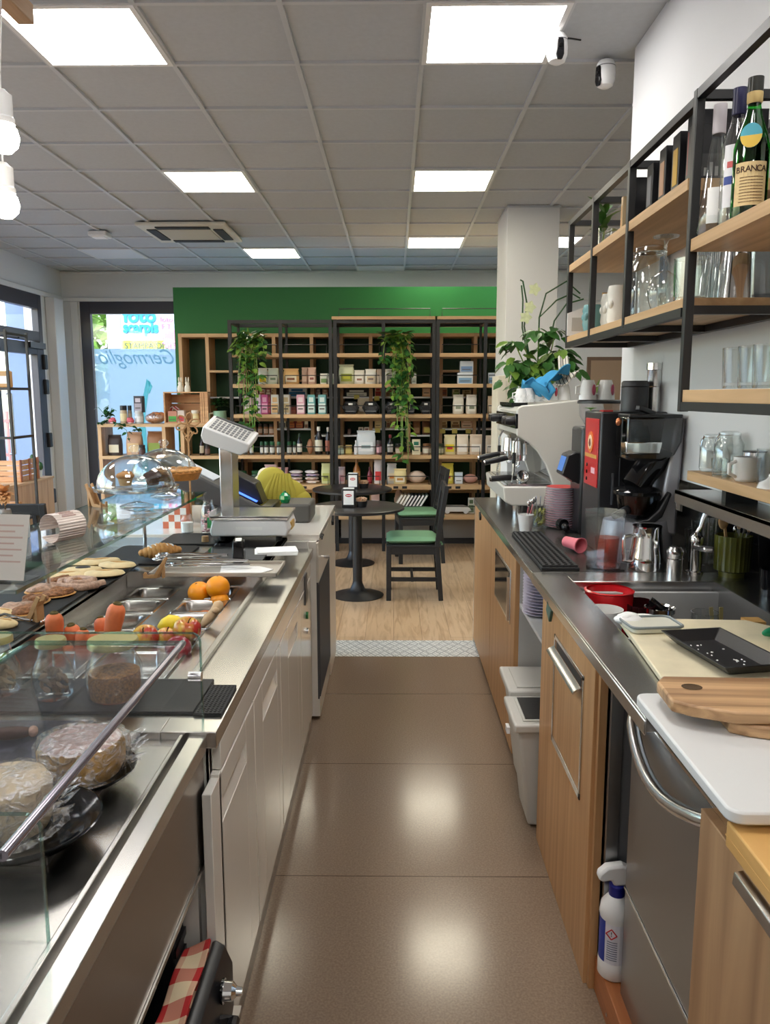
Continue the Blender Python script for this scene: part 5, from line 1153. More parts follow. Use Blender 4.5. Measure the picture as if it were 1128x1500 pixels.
T = thing('red_bowl', 'red bowl lying in the sink behind the white cup', 'bowl', (ony(893, 880, 2.60).x, 2.61, .724)); MB().lathe([(0, 0), (.05, 0), (.075, .10), (.082, .215), (.077, .215), (.07, .10), (.045, .006), (0, .006)], n=32).build('bowl', paint(206, 34, 40, .2), T, smooth=60); MB().lathe([(.076, .214), (.084, .218), (.076, .221)], n=32).build('rim', paint(206, 34, 40, .2), T)
T = thing('white_cup', 'wide white cup in the sink in front of the red bowl', 'cup', (ony(887, 890, 2.45).x, 2.455, .724)); MB().lathe([(0, 0), (.042, 0), (.05, .06), (.058, .195), (.054, .195), (.046, .06), (.036, .008), (0, .008)], n=32).build('cup', 'white_porcelain', T, smooth=60)
MB().tube([(.056, -.01, .17), (.085, -.01, .16), (.085, -.01, .10), (.054, -.01, .09)], .006).build('handle', 'white_porcelain', T)
T = thing('dark_jug', 'dark red and black blender part lying in the sink', 'jug', (ony(935, 880, 2.58).x, 2.58, .734)); MB().lathe([(0, 0), (.045, 0), (.05, .18), (.046, .18), (.04, .01), (0, .01)], n=24, X=Matrix.Rotation(.15, 4, 'X')).build('body', paint(46, 14, 18, .12), T, smooth=50); MB().tube([(.03, -.03, .19), (.08, -.05, .15), (.10, -.06, .06)], .012).build('handle', 'black_gloss', T)
T = thing('steel_strainer', 'chrome strainer basket in the sink', 'strainer', (ony(968, 890, 2.5).x, 2.51, .724)); MB().lathe([(0, .06), (.03, .06), (.042, .12), (.044, .165), (.05, .17), (.05, .185), (.042, .18), (.034, .12), (0, .07)], n=28).build('basket', 'chrome', T, smooth=50); MB().cyl((0, 0, 0), (0, 0, .06), .028).build('foot', 'chrome', T)
T = thing('drinking_glass', 'clear drinking glass standing in the sink behind the cream board', 'glass', (ony(1033, 900, 2.45).x, 2.45, .724)); MB().lathe([(0, .008), (.034, .006), (.036, 0), (.036, .002), (.044, .185), (.042, .185), (.034, .012), (0, .012)], n=24).build('glass', 'jar_glass', T, smooth=60); MB().lathe([(.0435, .184), (.0445, .186), (.0415, .186)], n=24).build('rim', 'jar_glass', T)
T = thing('sink_tongs', 'gold coloured tongs standing in the sink beside the glass', 'tongs', (ony(1057, 900, 2.40).x, 2.40, .724))
for s in (-1, 1): MB().bar((s * .008, 0, 0), (s * .016 - .01, .02, .21), .012, .003).build('arm', 'gold_lid', T)
T = thing('scouring_pad', 'blue and white scouring pad behind the cream board', 'pad', (ony(1076, 905, 2.32).x, 2.32, .724)); mb = MB(); lumpy(mb, (0, 0, .085), .026, .026, .085, 8, .5, seed=12); mb.build('pad', paint(110, 130, 176, .7), T, smooth=20); MB().ell((.01, -.02, .165), .018, .014, .02).build('cloth_tip', 'paper', T)
p = onz(1124, 925, BT + .03); T = thing('green_handled_knife', 'green knife handle at the right frame edge by the sink', 'knife', (p.x + .02, p.y, BT + .017), .5); MB().ell((0, 0, .014), .05, .014, .013, 14, 10).build('handle', paint(20, 150, 100, .4), T, smooth=80); MB().box(.04, .2, -.002, .002, .004, .03).build('blade', 'chrome', T)
# tap
p = onz(1014, 842, BT); T = thing('mixer_tap', 'chrome mixer tap with curved lever behind the sink', 'tap', (p.x + .02, p.y + .03, BT))
MB().lathe([(0, 0), (.032, 0), (.032, .008), (.024, .012), (.024, .11), (.026, .115), (.025, .135), (.012, .152), (0, .154)], n=26).build('body', 'chrome', T, smooth=50)
MB().tube([(0, 0, .15), (.012, .0, .17), (.02, 0, .20), (.03, 0, .225), (.034, 0, .24)], [.007, .007, .008, .01, .009]).build('lever', 'chrome_soft', T)
MB().bar((-.005, -.02, .10), (-.05, -.24, .135), .034, .018).build('spout', 'chrome_soft', T, bevel=.006)
p = onz(1003, 800, BT); T = thing('steel_shaker', 'small steel cocoa shaker behind the tap', 'shaker', (1.02, 2.80, BT)); MB().lathe([(0, 0), (.028, 0), (.028, .075), (.03, .078), (.03, .09), (.02, .104), (0, .108)], n=24).build('body', 'chrome_soft', T); MB().lathe([(.0285, .06), (.0305, .062), (.0285, .064)], n=24).build('band', 'chrome', T)
# olive pot with spoons
p = onz(1080, 848, BT); T = thing('olive_pot', 'ribbed olive green pot holding a wooden spoon', 'pot', (p.x, p.y + .05, BT))
mb = MB(); n = 48; prof = [(0, 0), (.045, 0), (.047, .018), (.06, .024), (.063, .15), (.057, .15), (.053, .03), (0, .02)]; mb.lathe(prof, n=n)
for i, v in enumerate(mb.v):
    r = math.hypot(v.x, v.y)
    if .058 < r < .07 and v.z > .02 and v.z < .16: a = math.atan2(v.y, v.x); s = 1 + .022 * math.cos(24 * a); mb.v[i] = Vector((v.x * s, v.y * s, v.z))
mb.build('pot', paint(92, 92, 36, .25), T, smooth=40)
S = thing('wooden_spoon', 'wooden spoon standing in the olive pot', 'spoon', T.location + Vector((-.02, 0, .035))); MB().bar((.01, 0, 0), (-.014, 0, .14), .008).build('stick', 'card_wood', S); MB().ell((-.02, 0, .165), .019, .006, .03).build('bowl', 'card_wood', S, smooth=80)
S = thing('utensil_bundle', 'small brushes and spoons standing in the olive pot', 'utensils', T.location + Vector((.015, 0, .035)))
for k in range(4): MB().bar((0, 0, 0), (-.012 + .018 * k, .01 * (k % 2), .13 + .012 * (k % 3)), .006).build('stick', 'chrome_soft', S); MB().ell((-.012 + .018 * k, .01 * (k % 2), .135 + .012 * (k % 3)), .008, .006, .014).build('head', 'card_wood' if k % 2 else 'chrome', S)
p = onz(1045, 835, BT); T = thing('measuring_jug', 'clear plastic measuring jug between the tap and the olive pot', 'jug', (p.x + .02, p.y + .12, BT)); MB().lathe([(0, .004), (.048, .004), (.05, 0), (.062, .17), (.06, .17), (.047, .008), (0, .008)], n=26).build('jug', 'jar_glass', T, smooth=60); MB().tube([(-.058, -.02, .15), (-.095, -.03, .14), (-.085, -.03, .05), (-.052, -.02, .04)], .007).build('handle', 'jar_glass', T)
p = onz(1122, 880, BT); T = thing('black_mug', 'black mug cut off by the right frame edge behind the sink', 'mug', (p.x + .05, p.y + .06, BT)); MB().lathe([(0, 0), (.04, 0), (.045, .09), (.041, .09), (.036, .006), (0, .006)], n=26).build('cup', 'black_gloss', T, smooth=60); MB().tube([(.044, 0, .07), (.07, 0, .06), (.068, 0, .03), (.042, 0, .02)], .005).build('handle', 'black_gloss', T)
# steel pitcher and plastic jug
p = onz(950, 838, BT); T = thing('milk_pitcher', 'polished steel milk pitcher with handle in front of the juicer', 'pitcher', (.95, 2.905, BT))
MB().lathe([(0, 0), (.066, 0), (.069, .006), (.064, .05), (.054, .12), (.052, .155), (.054, .165), (.050, .165), (.050, .12), (.06, .05), (.06, .01), (0, .008)], n=36).build('body', 'chrome', T, smooth=60)
MB().tube([(-.05, -.012, .13), (-.088, -.02, .125), (-.092, -.02, .115), (-.088, -.02, .035), (-.06, -.012, .03)], .008).build('handle', 'chrome_soft', T)
p = onz(885, 832, BT); T = thing('plastic_jug', 'clear square plastic jug with a pink tinted cup inside, at the sink corner', 'jug', (p.x - .005, p.y + .0, BT))
mb = MB(); n = 6
lo = [(.07 * math.cos(k * PI / 3 + .3), .07 * math.sin(k * PI / 3 + .3)) for k in range(6)]; hi = [(a * 1.22, b * 1.22) for a, b in lo]; li = [(a * .93, b * .93) for a, b in lo]; hii = [(a * 1.17, b * 1.17) for a, b in lo]
mb.add([(*q, 0) for q in lo] + [(*q, .22) for q in hi] + [(*q, .22) for q in hii] + [(*q, .008) for q in li], [(5, 4, 3, 2, 1, 0)] + [(a, (a + 1) % 6, 6 + (a + 1) % 6, 6 + a) for a in range(6)] + [(6 + a, 6 + (a + 1) % 6, 12 + (a + 1) % 6, 12 + a) for a in range(6)] + [(12 + a, 12 + (a + 1) % 6, 18 + (a + 1) % 6, 18 + a) for a in range(6)] + [(18, 19, 20, 21, 22, 23)])
mb.build('jug', glass('jug_plastic', (.95, .955, .965), 1.2, base=.025), T, smooth=30); MB().tube([(.075, -.03, .19), (.115, -.05, .18), (.11, -.05, .08), (.07, -.03, .07)], .008).build('handle', 'jug_plastic', T)
S = thing('pink_cup', 'pink tinted clear cup standing inside the plastic jug', 'cup', T.location + Vector((.012, -.0, .009))); MB().lathe([(0, .004), (.038, .0), (.045, .11), (.043, .11), (.035, .008), (0, .008)], n=24).build('cup', glass('pink_glass', (.93, .62, .56), 1., base=.05), S, smooth=60); MB().lathe([(.0445, .109), (.046, .112), (.043, .112)], n=24).build('rim', 'jar_glass', S)
solo(MB().bar((-.04, 0, .003), (.03, .02, .003), .004), 'black_straw', 'black_plastic', 'thin black stick lying by the steel pitcher', 'stick', (onz(905, 838, BT).x, onz(905, 838, BT).y, BT))
# juicer and machines
T = thing('coffee_dispenser', 'tall black coffee machine with red label, behind the juicer', 'coffee machine', (.98, 3.36, BT))
MB(T).box(.845, 1.115, 3.22, 3.50, BT, 1.53).build('housing', 'black_plastic', T, bevel=.008)
lp = MB(T).box(.841, .845, 3.245, 3.46, 1.215, 1.50).build('red_label', paint(196, 30, 36, .3), T, bevel=.004)
mb = MB(T); mb.cyl((.838, 3.36, 1.40), (.841, 3.36, 1.40), .045, n=28); mb.build('emblem', paint(226, 120, 50, .4), lp)
mb = MB(T); mb.cyl((.8365, 3.36, 1.40), (.8385, 3.36, 1.40), .03, n=28); mb.build('emblem_disc', paint(240, 214, 180, .4), lp)
mb = MB(T); mb.prism([(3.345, 1.395), (3.355, 1.415), (3.37, 1.41), (3.377, 1.395), (3.365, 1.382), (3.35, 1.384)], 'x', .835, .837); mb.build('bean_mark', paint(120, 50, 30, .4), lp)
MB(T).box(.8395, .842, 3.255, 3.45, 1.335, 1.35).build('gold_line', paint(206, 150, 70, .4), lp); MB(T).box(.8395, .842, 3.28, 3.34, 1.27, 1.295).build('white_print', paint(232, 180, 190, .4), lp)
mb = MB(T)
for k in range(3): mb.cyl((.838, 3.41, 1.24 + k * .03), (.842, 3.41, 1.24 + k * .03), .008, n=10)
mb.build('buttons', 'black_gloss', lp, kind='stuff')
MB(T).box(.925, .928, 3.213, 3.221, .96, 1.52).build('door_gap', 'dark_grey', T); MB(T).box(.895, .902, 3.208, 3.221, 1.15, 1.28).build('slot', 'dark_grey', T)
MB(T).box(.86, .90, 3.25, 3.31, 1.53, 1.536).build('top_button', paint(180, 40, 40, .4), T)
S = thing('black_canister', 'black cylindrical canister on top of the tall coffee machine', 'canister', (ony(929, 600, 3.33).x, 3.33, 1.53)); MB().lathe([(0, 0), (.056, 0), (.056, .118), (.05, .126), (0, .127)], n=32).build('body', mat('matte_black', (.03, .03, .034), .45), S, smooth=50); MB().lathe([(.0565, .1), (.058, .102), (.0565, .104)], n=32).build('seam', 'black_plastic', S)
S = thing('steel_canister', 'stacked steel canister beside the black canister on the coffee machine', 'canister', (ony(961, 600, 3.36).x - .004, 3.37, 1.53))
MB().lathe([(0, 0), (.042, 0), (.042, .10), (.036, .104), (.036, .185), (.038, .188), (.038, .2), (0, .2)], n=28).build('body', 'chrome_soft', S, smooth=40); MB().lathe([(.0365, .17), (.039, .172), (.039, .2), (.0, .203)], n=28).build('lid', 'chrome', S)
S = thing('green_leaf_sprig', 'tiny bright green sprig on top of the coffee machine label side', 'leaf', (ony(857, 602, 3.42).x + .025, 3.42, 1.53)); mb = MB()
for k in range(6): mb.leaf((0, 0, .004), (math.cos(k), math.sin(k), .6), (0, 0, 1), .03, .018)
mb.build('leaves', paint(130, 200, 80, .5), S); MB().cyl((0, 0, 0), (0, 0, .012), .003, n=8).build('stem', paint(130, 180, 80, .5), S)
T = thing('slow_juicer', 'silver and black slow juicer with smoky bowl and steel band', 'juicer', (.965, 3.09, BT))
mb = MB(); mb.lathe([(0, 0), (.145, 0), (.15, .012), (.145, .06), (.13, .16), (0, .16)], n=40, sy=.72); mb.build('base', mat('silver_paint', rgb(176, 176, 182), .34, .35), T, smooth=60)
mb = MB(); mb.prism([(.035, .12), (.14, .10), (.145, .30), (.155, .56), (.12, .575), (.10, .40), (.075, .24)], 'y', -.06, .085); mb.build('rear_column', 'silver_paint', T, bevel=.012)
mb = MB(); mb.prism([(-.02, .15), (.03, .145), (.075, .18), (.10, .25), (.108, .27), (.095, .28), (.06, .21), (.02, .172), (-.02, .166)], 'y', -.085, .06); mb.build('cradle', 'black_plastic', T, bevel=.006)
MB().lathe([(0, .172), (.058, .172), (.072, .19), (.08, .25), (.082, .262), (0, .262)], c=(-.005, -.01, 0), n=36).build('bowl', 'smoke_glass', T, smooth=60)
mb = MB(); mb.lathe([(0, .18), (.03, .18), (.045, .21), (.05, .255), (0, .257)], c=(-.005, -.01, 0), n=20); mb.build('strainer', paint(120, 58, 26, .3), T)
MB().lathe([(.083, .26), (.092, .263), (.092, .275), (.08, .285), (.04, .30), (0, .30)], c=(-.005, -.01, 0), n=36).build('bowl_lid', 'black_gloss', T, smooth=50)
mb = MB(); mb.tube([(-.02, -.02, .29), (.015, -.01, .34), (.06, 0, .40), (.075, .0, .44)], [.055, .055, .06, .07], 18); mb.build('chute', 'black_gloss', T, smooth=60)
mb = MB(); mb.prism([(-.075, .40), (.06, .395), (.11, .42), (.135, .47), (.14, .565), (-.075, .565)], 'y', -.085, .08); mb.build('hopper', 'smoke_glass', T, bevel=.01, seg=3)
mb = MB(); mb.prism([(-.07, .56), (.135, .56), (.135, .575), (-.07, .575)], 'y', -.08, .075); mb.build('hopper_lid', 'black_plastic', T, bevel=.004)
mb = MB(); mb.prism([(-.078, .425), (.05, .425), (.06, .47), (-.08, .47)], 'y', -.089, -.02); mb.build('steel_band', 'chrome', T, bevel=.004)
mb = MB(); mb.cyl((-.05, -.05, .205), (-.115, -.09, .185), .018, .013); mb.build('juice_spout', 'black_plastic', T); MB().ell((-.095, -.03, .545), .012, .012, .016).build('copper_knob', mat('copper', rgb(206, 130, 90), .25, .9), T)
mb = MB(); mb.bar((-.03, -.05, .60), (.05, 0, .575), .022, .02); mb.build('carry_handle', 'black_plastic', T, bevel=.004)
# grinder with hopper
T = thing('coffee_grinder', 'black coffee grinder with small screen and clear bean hopper beside the espresso machine', 'coffee grinder', (.955, 3.72, BT))
MB().box(-.09, .12, -.10, .12, 0, .50).build('body', 'black_plastic', T, bevel=.015)
mb = MB(); mb.prism([(-.17, .28), (-.145, .37), (-.11, .385), (-.06, .38), (-.06, .22), (-.12, .25)], 'y', -.07, .07); hd = mb.build('head', 'black_plastic', T, bevel=.006)
mb = MB(); mb.prism([(-.169, .295), (-.150, .362), (-.148, .3615), (-.167, .2945)], 'y', -.05, .05); mb.build('screen', 'screen_dim', hd)
MB().lathe([(.07, .50), (.10, .55), (.105, .61), (.103, .61), (.098, .55), (.068, .50)], c=(.02, 0, 0), n=32).build('hopper', 'cover_glass', T, smooth=60)
MB().lathe([(0, .625), (.1, .625), (.112, .62), (.112, .608), (.0, .606)], c=(.02, 0, 0), n=36).build('hopper_lid', 'black_plastic', T)
MB().tube([(-.08, -.05, .25), (-.115, -.05, .25), (-.115, .05, .25), (-.08, .05, .25)], .007).build('portafilter_fork', 'black_gloss', T); MB().bar((-.09, 0, .0), (-.14, 0, .012), .1, .02).build('tray', 'black_plastic', T)
def cup(px, py, Y, z, r, h, label, flip=True, band=None, group=None, loc=None):
    p = loc or ony(px, py, Y); T = thing('coffee_cup', label, 'cup', (p[0], Y, z), random.uniform(-.3, .3) if loc is None else 0, group)
    pr = [(0, 0), (r * .62, 0), (r * .8, h * .25), (r, h), (r * .95, h), (r * .74, h * .27), (0, h * .06)]
    if flip: pr = [(a, h - b) for a, b in pr]
    MB().lathe(pr, n=26).build('cup', 'white_porcelain', T, smooth=60)
    s = -1; zz = [(h * .75), h * .7, h * .3, h * .25]
    MB().tube([(s * r * .85, -.01, h * .72), (s * r * 1.35, -.02, h * .66), (s * r * 1.35, -.02, h * .32), (s * r * .8, -.01, h * .28)], r * .1).build('handle', 'white_porcelain', T)
    if band: MB().ell((r * .55, -r * .78, h * .5), r * .25, r * .12, h * .28, rot=(0, 0, .6)).build('painted_flower', paint(*band, .3), T)
    return T
cup(862, 555, 3.70, 1.576, .042, .09, 'white cup with painted flower, left of two on the grinder hopper', band=(170, 60, 90)); cup(888, 555, 3.70, 1.576, .042, .09, 'white cup with painted flower, right of two on the grinder hopper', band=(160, 60, 90))
# ------------------------------------------------------------------ espresso machine
EY0, EY1 = 4.15, 4.95
def ep(px, py): q = ony(px, py, EY0); return (q.x, q.z)
T = thing('espresso_machine', 'cream two group espresso machine with black handled portafilters', 'espresso machine', (.85, 4.55, BT)); ESP = T
side = [ep(*q) for q in ((757, 602), (759, 597), (765, 594), (800, 591), (845, 586), (872, 584), (884, 588), (886, 600), (886, 742), (812, 742), (811, 714), (806, 698), (799, 680), (788, 662), (775, 649), (757, 638))]
for a in (EY0, EY1 - .035): mb = MB(T); mb.prism(side, 'y', a, a + .035); mb.build('side_panel', 'machine_cream', T, bevel=.008, seg=3)
xf, zf = ep(758, 637); xb, zt = ep(884, 592)
mb = MB(T); mb.prism([ep(760, 603), ep(766, 597), ep(845, 590), ep(880, 590), ep(880, 700), ep(830, 700), ep(830, 655), ep(760, 637)], 'y', EY0 + .035, EY1 - .035); mb.build('body', 'machine_cream', T)
mb = MB(T); mb.prism([ep(830, 655), ep(832, 713), ep(822, 713), ep(815, 650)], 'y', EY0 + .035, EY1 - .035); mb.build('back_plate', 'chrome', T)
tx0, tz1 = ep(737, 713); tx1, tz0 = ep(815, 741)
mb = MB(T); mb.prism([(tx0 + .01, tz0 + .02), (tx0, tz1), (tx1 + .25, tz1), (tx1 + .25, tz0), (tx0 + .05, tz0)], 'y', EY0 - .0, EY1); mb.build('drip_base', 'machine_cream', T, bevel=.008, seg=3)
mb = MB(T); mb.box(tx0 + .012, tx1, EY0 + .015, EY1 - .015, tz1, tz1 + .006); g = mb.build('drip_tray', 'chrome_soft', T)
mb = MB(T)
for k in range(16): mb.box(tx0 + .03, tx1 - .01, EY0 + .04 + k * .046, EY0 + .06 + k * .046, tz1 + .006, tz1 + .010)
mb.build('drip_grid', 'chrome', g)
for x in (tx0 + .09, 1.05):
    for y in (EY0 + .06, EY1 - .08): MB(T).cyl((x, y, BT), (x, y, tz0 + .01), .028, .03).build('foot', 'chrome_soft', T)
mb = MB(T); mb.box(xf - .012, xf + .004, EY0 + .0, EY1 - .02, ep(758, 628)[1], ep(758, 606)[1]); fp = mb.build('control_bar', 'black_gloss', T, bevel=.003)
for y in (EY0 + .03, EY0 + .15, EY1 - .12, EY1 - .04):
    kb = MB(T); kb.lathe([(0, .05), (.02, .05), (.026, .03), (.024, 0), (0, 0)], X=Matrix.Rotation(-PI / 2, 4, 'Y'), c=(xf - .012, y, ep(758, 617)[1]), n=20); kb.build('steam_knob', 'black_plastic', T, smooth=50)
MB(T).box(xf + .01, xf + .1, EY0 + .3, EY1 - .01, ep(758, 598)[1], ep(758, 594)[1] + .012).build('top_screen', 'black_gloss', T)
for gy in (EY0 + .24, EY0 + .56):
    cx, cz = .70, 1.27
    gh = MB(T); gh.cyl((cx, gy, cz), (cx, gy, cz + .075), .045, .04, 24); gh.cyl((cx, gy, cz + .07), (cx + .12, gy, cz + .10), .03); g_ = gh.build('group_head', 'chrome', T, smooth=50)
    pf = MB(T); pf.cyl((cx, gy, cz - .035), (cx, gy, cz), .038, .04, 24); pf.cyl((cx - .03, gy, cz - .018), (cx - .07, gy - .004, cz - .022), .012); pf.tube([(cx, gy, cz - .035), (cx, gy, cz - .06), (cx - .02, gy, cz - .075)], .008); pb = pf.build('portafilter', 'chrome', T, smooth=50)
    h = MB(T); h.tube([(cx - .065, gy - .004, cz - .02), (cx - .12, gy - .01, cz - .03), (cx - .19, gy - .015, cz - .045)], [.013, .017, .015], 14); h.build('portafilter_handle', 'black_plastic', pb, smooth=60)
    h = MB(T); h.cyl((cx - .188, gy - .015, cz - .0445), (cx - .196, gy - .0155, cz - .0465), .012); h.build('handle_cap', 'chrome', pb)
S = thing('portafilter_blind', 'loose portafilter with black handle resting on the drip tray', 'portafilter', (.70, EY0 + .12, tz1 + .035), .1)
MB().lathe([(0, -.02), (.03, -.02), (.036, 0), (.036, .03), (.032, .03), (.03, .0), (0, -.01)], X=Matrix.Rotation(1.2, 4, 'X'), n=24).build('basket', 'chrome', S, smooth=50); MB().tube([(-.035, 0, .0), (-.08, -.0, .002), (-.17, 0, -.004)], [.012, .017, .016], 14).build('handle', 'black_plastic', S, smooth=60); MB().cyl((-.168, 0, -.004), (-.178, 0, -.005), .013).build('handle_cap', 'chrome', S)
for y in (EY0 + .10, EY1 - .10): MB(T).tube([(xf + .03, y, zf + .01), (xf + .0, y, zf - .05), (xf + .0, y, zf - .20), (xf - .01, y, zf - .26)], .006).build('steam_wand', 'chrome', T); MB(T).tube([(xf + .0, y, zf - .10), (xf + .0, y, zf - .16)], .010).build('wand_grip', 'black_rubber', T)
# cups and cloths on top
zt0 = ep(780, 592)[1] + .004
for k, (px, lb) in enumerate(((762, 'small dotted white cup upside down at the front of the machine top'), (773, 'dotted white cup upside down, beside the front cup on the machine'), (786, 'dotted white cup nearest to the blue cloth on the machine top'))):
    q = ony(px, 590, EY0 + .12 + .02 * k); C_ = cup(0, 0, EY0 + .10 + .02 * k, zt0 + .002 * k + .003, .035, .075, lb, loc=(q.x, 0, 0), group='upturned cups on the machine')
    mb = MB()
    for r in range(3):
        for a in range(9): t = a * 2 * PI / 9 + r * .35; rr = .036 - .006 * r; mb.ell((rr * math.cos(t), rr * math.sin(t), .012 + .022 * r), .005, .005, .006, 8, 5)
    mb.build('raised_dot', 'white_porcelain', C_, kind='stuff')
for k, (px, lb, bd) in enumerate(((806, 'white cup with red motif under the striped cloth on the machine', (170, 50, 70)), (826, 'white cup behind the striped cloth at the back of the machine top', None))):
    q = ony(px, 588, EY0 + .14); cup(0, 0, EY0 + .12 + .03 * k, ep(px, 588)[1] + .006, .038, .085, lb, loc=(q.x, 0, 0), band=bd, group='upturned cups on the machine')
q = ony(793, 560, EY0 + .15); T = thing('blue_cloth', 'crumpled blue cloth draped over the cups on the espresso machine', 'cloth', (q.x, EY0 + .14, zt0 + .085))
cloth(14, 14, lambda u, v: (-.10 + .24 * u, -.06 + .14 * v, .012 + .085 * u ** 1.5 + .022 * math.sin(9 * u + 4 * v) + .015 * math.cos(11 * v) - .05 * (abs(u - .35) < .1) * (v < .3)), mat('blue_cloth', rgb(64, 150, 196), .9, bump=.5, bscale=120), 'fabric', T, .006)
MB().tube([(-.06, -.05, .02), (.0, -.065, -.02), (.03, -.06, -.055), (.05, -.05, -.02), (.02, -.04, .03)], [.018, .022, .016, .02, .016], 10).build('hanging_fold', 'blue_cloth', T, smooth=80)
q = ony(818, 555, EY0 + .15); T = thing('striped_cloth', 'cream and black striped cloth beside the blue cloth on the espresso machine', 'cloth', (q.x, EY0 + .16, zt0 + .095))
def stripe_mat(name, c1, c2, w, axis):
    m, nt, b = _new(name); N, L = nt.nodes, nt.links; tc = N.new('ShaderNodeTexCoord'); sp = N.new('ShaderNodeSeparateXYZ'); L.new(tc.outputs['Object'], sp.inputs[0])
    a = N.new('ShaderNodeMath'); a.operation = 'PINGPONG'; a.inputs[1].default_value = w; L.new(sp.outputs[axis], a.inputs[0]); g = N.new('ShaderNodeMath'); g.operation = 'LESS_THAN'; g.inputs[1].default_value = w * .22; L.new(a.outputs[0], g.inputs[0])
    mx = N.new('ShaderNodeMix'); mx.data_type = 'RGBA'; mx.inputs[6].default_value = (*c1, 1); mx.inputs[7].default_value = (*c2, 1); L.new(g.outputs[0], mx.inputs[0]); L.new(mx.outputs[2], b.inputs['Base Color']); b.inputs['Roughness'].default_value = .9; M[name] = m
stripe_mat('stripe_cloth', rgb(226, 220, 206), rgb(50, 48, 50), .007, 'X')
cloth(12, 12, lambda u, v: (-.07 + .17 * u, -.06 + .12 * v, -.035 + .10 * u * (1 - v * .3) + .018 * math.sin(8 * u + 3 * v) + .03 * v), 'stripe_cloth', 'fabric', T, .005)
cloth(6, 8, lambda u, v: (-.0 + .06 * u, -.02 + .05 * v, .05 + .10 * v + .015 * math.sin(9 * u)), 'stripe_cloth', 'upper_fold', T, .004)
# saucers, cup of spoons, drip mat, tamper, pink cup
p = onz(824, 775, BT)
for k in range(17):
    T = thing('espresso_saucer', 'red and white saucer in the stack beside the espresso machine, %s from the bottom' % ORD[k], 'saucer', (p.x, p.y + .04, BT + k * .0118), group='stacked red saucers')
    if k == 0: MB().lathe([(0, 0), (.045, 0), (.05, .002), (.078, .013), (.0785, .0155), (.05, .006), (0, .005)], n=36).build('plate', paint(236, 230, 236, .2), T, smooth=50); MB().lathe([(.0775, .0135), (.0795, .015), (.078, .0162)], n=36).build('rim', paint(176, 104, 116, .25), T); first_saucer = T
    else:
        for c in list(first_saucer.children): d_ = c.copy(); COL.objects.link(d_); d_.parent = T
    if k == 16: MB().lathe([(.0775, .0163), (.045, .0075), (0, .0062)], n=36).build('red_face', paint(206, 52, 50, .2), T)
p = onz(771, 780, BT); T = thing('white_tumbler', 'small white cup of spoons at the front edge by the drip mat', 'cup', (p.x, p.y + .03, BT)); MB().lathe([(0, 0), (.027, 0), (.039, .082), (.036, .082), (.025, .006), (0, .006)], n=28).build('cup', 'white_porcelain', T, smooth=60); MB().lathe([(.0375, .081), (.0392, .083), (.0355, .083)], n=28).build('rim', 'white_porcelain', T)
for k in range(4):
    S = thing('tea_spoon', 'steel spoon in the small white cup, %s from the left' % ORD[k], 'spoon', T.location + Vector((.0, .0, .012)), group='spoons in the white cup'); MB().bar((.004 * k - .006, 0, 0), (.012 + .01 * k, .01 * (k % 2), .11 + .006 * k), .004, .002).build('stem', 'chrome', S); MB().ell((.013 + .01 * k, .01 * (k % 2), .122 + .006 * k), .009, .004, .015).build('bowl', 'chrome', S, smooth=80)
p = onz(793, 776, BT); T = thing('sugar_glass', 'glass of green tea bags and spoons behind the small white cup', 'glass', (p.x + .005, p.y + .08, BT)); MB().lathe([(0, .004), (.034, 0), (.042, .11), (.04, .11), (.032, .008), (0, .008)], n=24).build('glass', 'jar_glass', T, smooth=60)
mb = MB()
for _ in range(26): a = random.random() * 6.3; mb.cbox((.022 * math.cos(a), .022 * math.sin(a), random.uniform(.015, .09)), (.016, .004, .02), rot=(random.random(), random.random(), random.random() * 3))
mb.build('sachets', paint(150, 150, 70, .6, var=.5, vscale=60), T, kind='stuff')
for k in range(3): MB().bar((-.01 + .01 * k, 0, .02), (-.02 + .022 * k, 0, .155), .005, .003).build('spoon_stem', 'chrome', T)
q = [onz(*c, BT) for c in ((764, 784), (812, 780), (846, 833), (793, 836))]
T = thing('drip_mat', 'black ribbed rubber drip mat along the front of the counter', 'mat', (sum(v.x for v in q) / 4, sum(v.y for v in q) / 4, BT))
X0, X1, Y0, Y1 = q[3].x + .0, q[2].x - .0, q[3].y, q[0].y
MB(T).box(X0, X1, Y0, Y1, BT, BT + .012).build('base', 'black_rubber', T, bevel=.003); mb = MB(T)
for k in range(6): x = X0 + .012 + k * (X1 - X0 - .024) / 5; mb.box(x - .005, x + .005, Y0 + .005, Y1 - .005, BT + .012, BT + .02)
for k in range(26): y = Y0 + .012 + k * (Y1 - Y0 - .024) / 25; mb.box(X0 + .005, X1 - .005, y - .004, y + .004, BT + .012, BT + .019)
mb.build('ribs', 'black_rubber', T)
p = onz(822, 785, BT); T = thing('tamper', 'black tamper lying on the drip mat before the saucers', 'tamper', (p.x + .01, p.y + .05, BT + .046)); MB().cyl((-.0, .02, 0), (.01, -.01, .0), .026, .026, 24).build('head', 'black_gloss', T); MB().lathe([(0, 0), (.012, 0), (.018, .02), (.016, .05), (0, .058)], X=Matrix.Rotation(PI / 2 + .2, 4, 'X'), c=(.01, -.01, 0)).build('handle', 'black_gloss', T, smooth=60)
p = onz(838, 808, BT); T = thing('pink_mug', 'pink cup lying on its side at the near end of the drip mat', 'cup', (p.x + .005, p.y + .0, BT + .034), .5); X = Matrix.Rotation(1.6, 4, 'X') @ Matrix.Scale(.8, 4)
MB().lathe([(0, -.06), (.028, -.06), (.032, .02), (.042, .055), (.038, .055), (.028, .02), (.024, -.05), (0, -.05)], X=X, n=26).build('cup', paint(226, 120, 132, .5), T, smooth=60); MB().lathe([(.0385, .054), (.0425, .057), (.0385, .058)], X=X, n=26).build('rim', paint(226, 120, 132, .5), T)
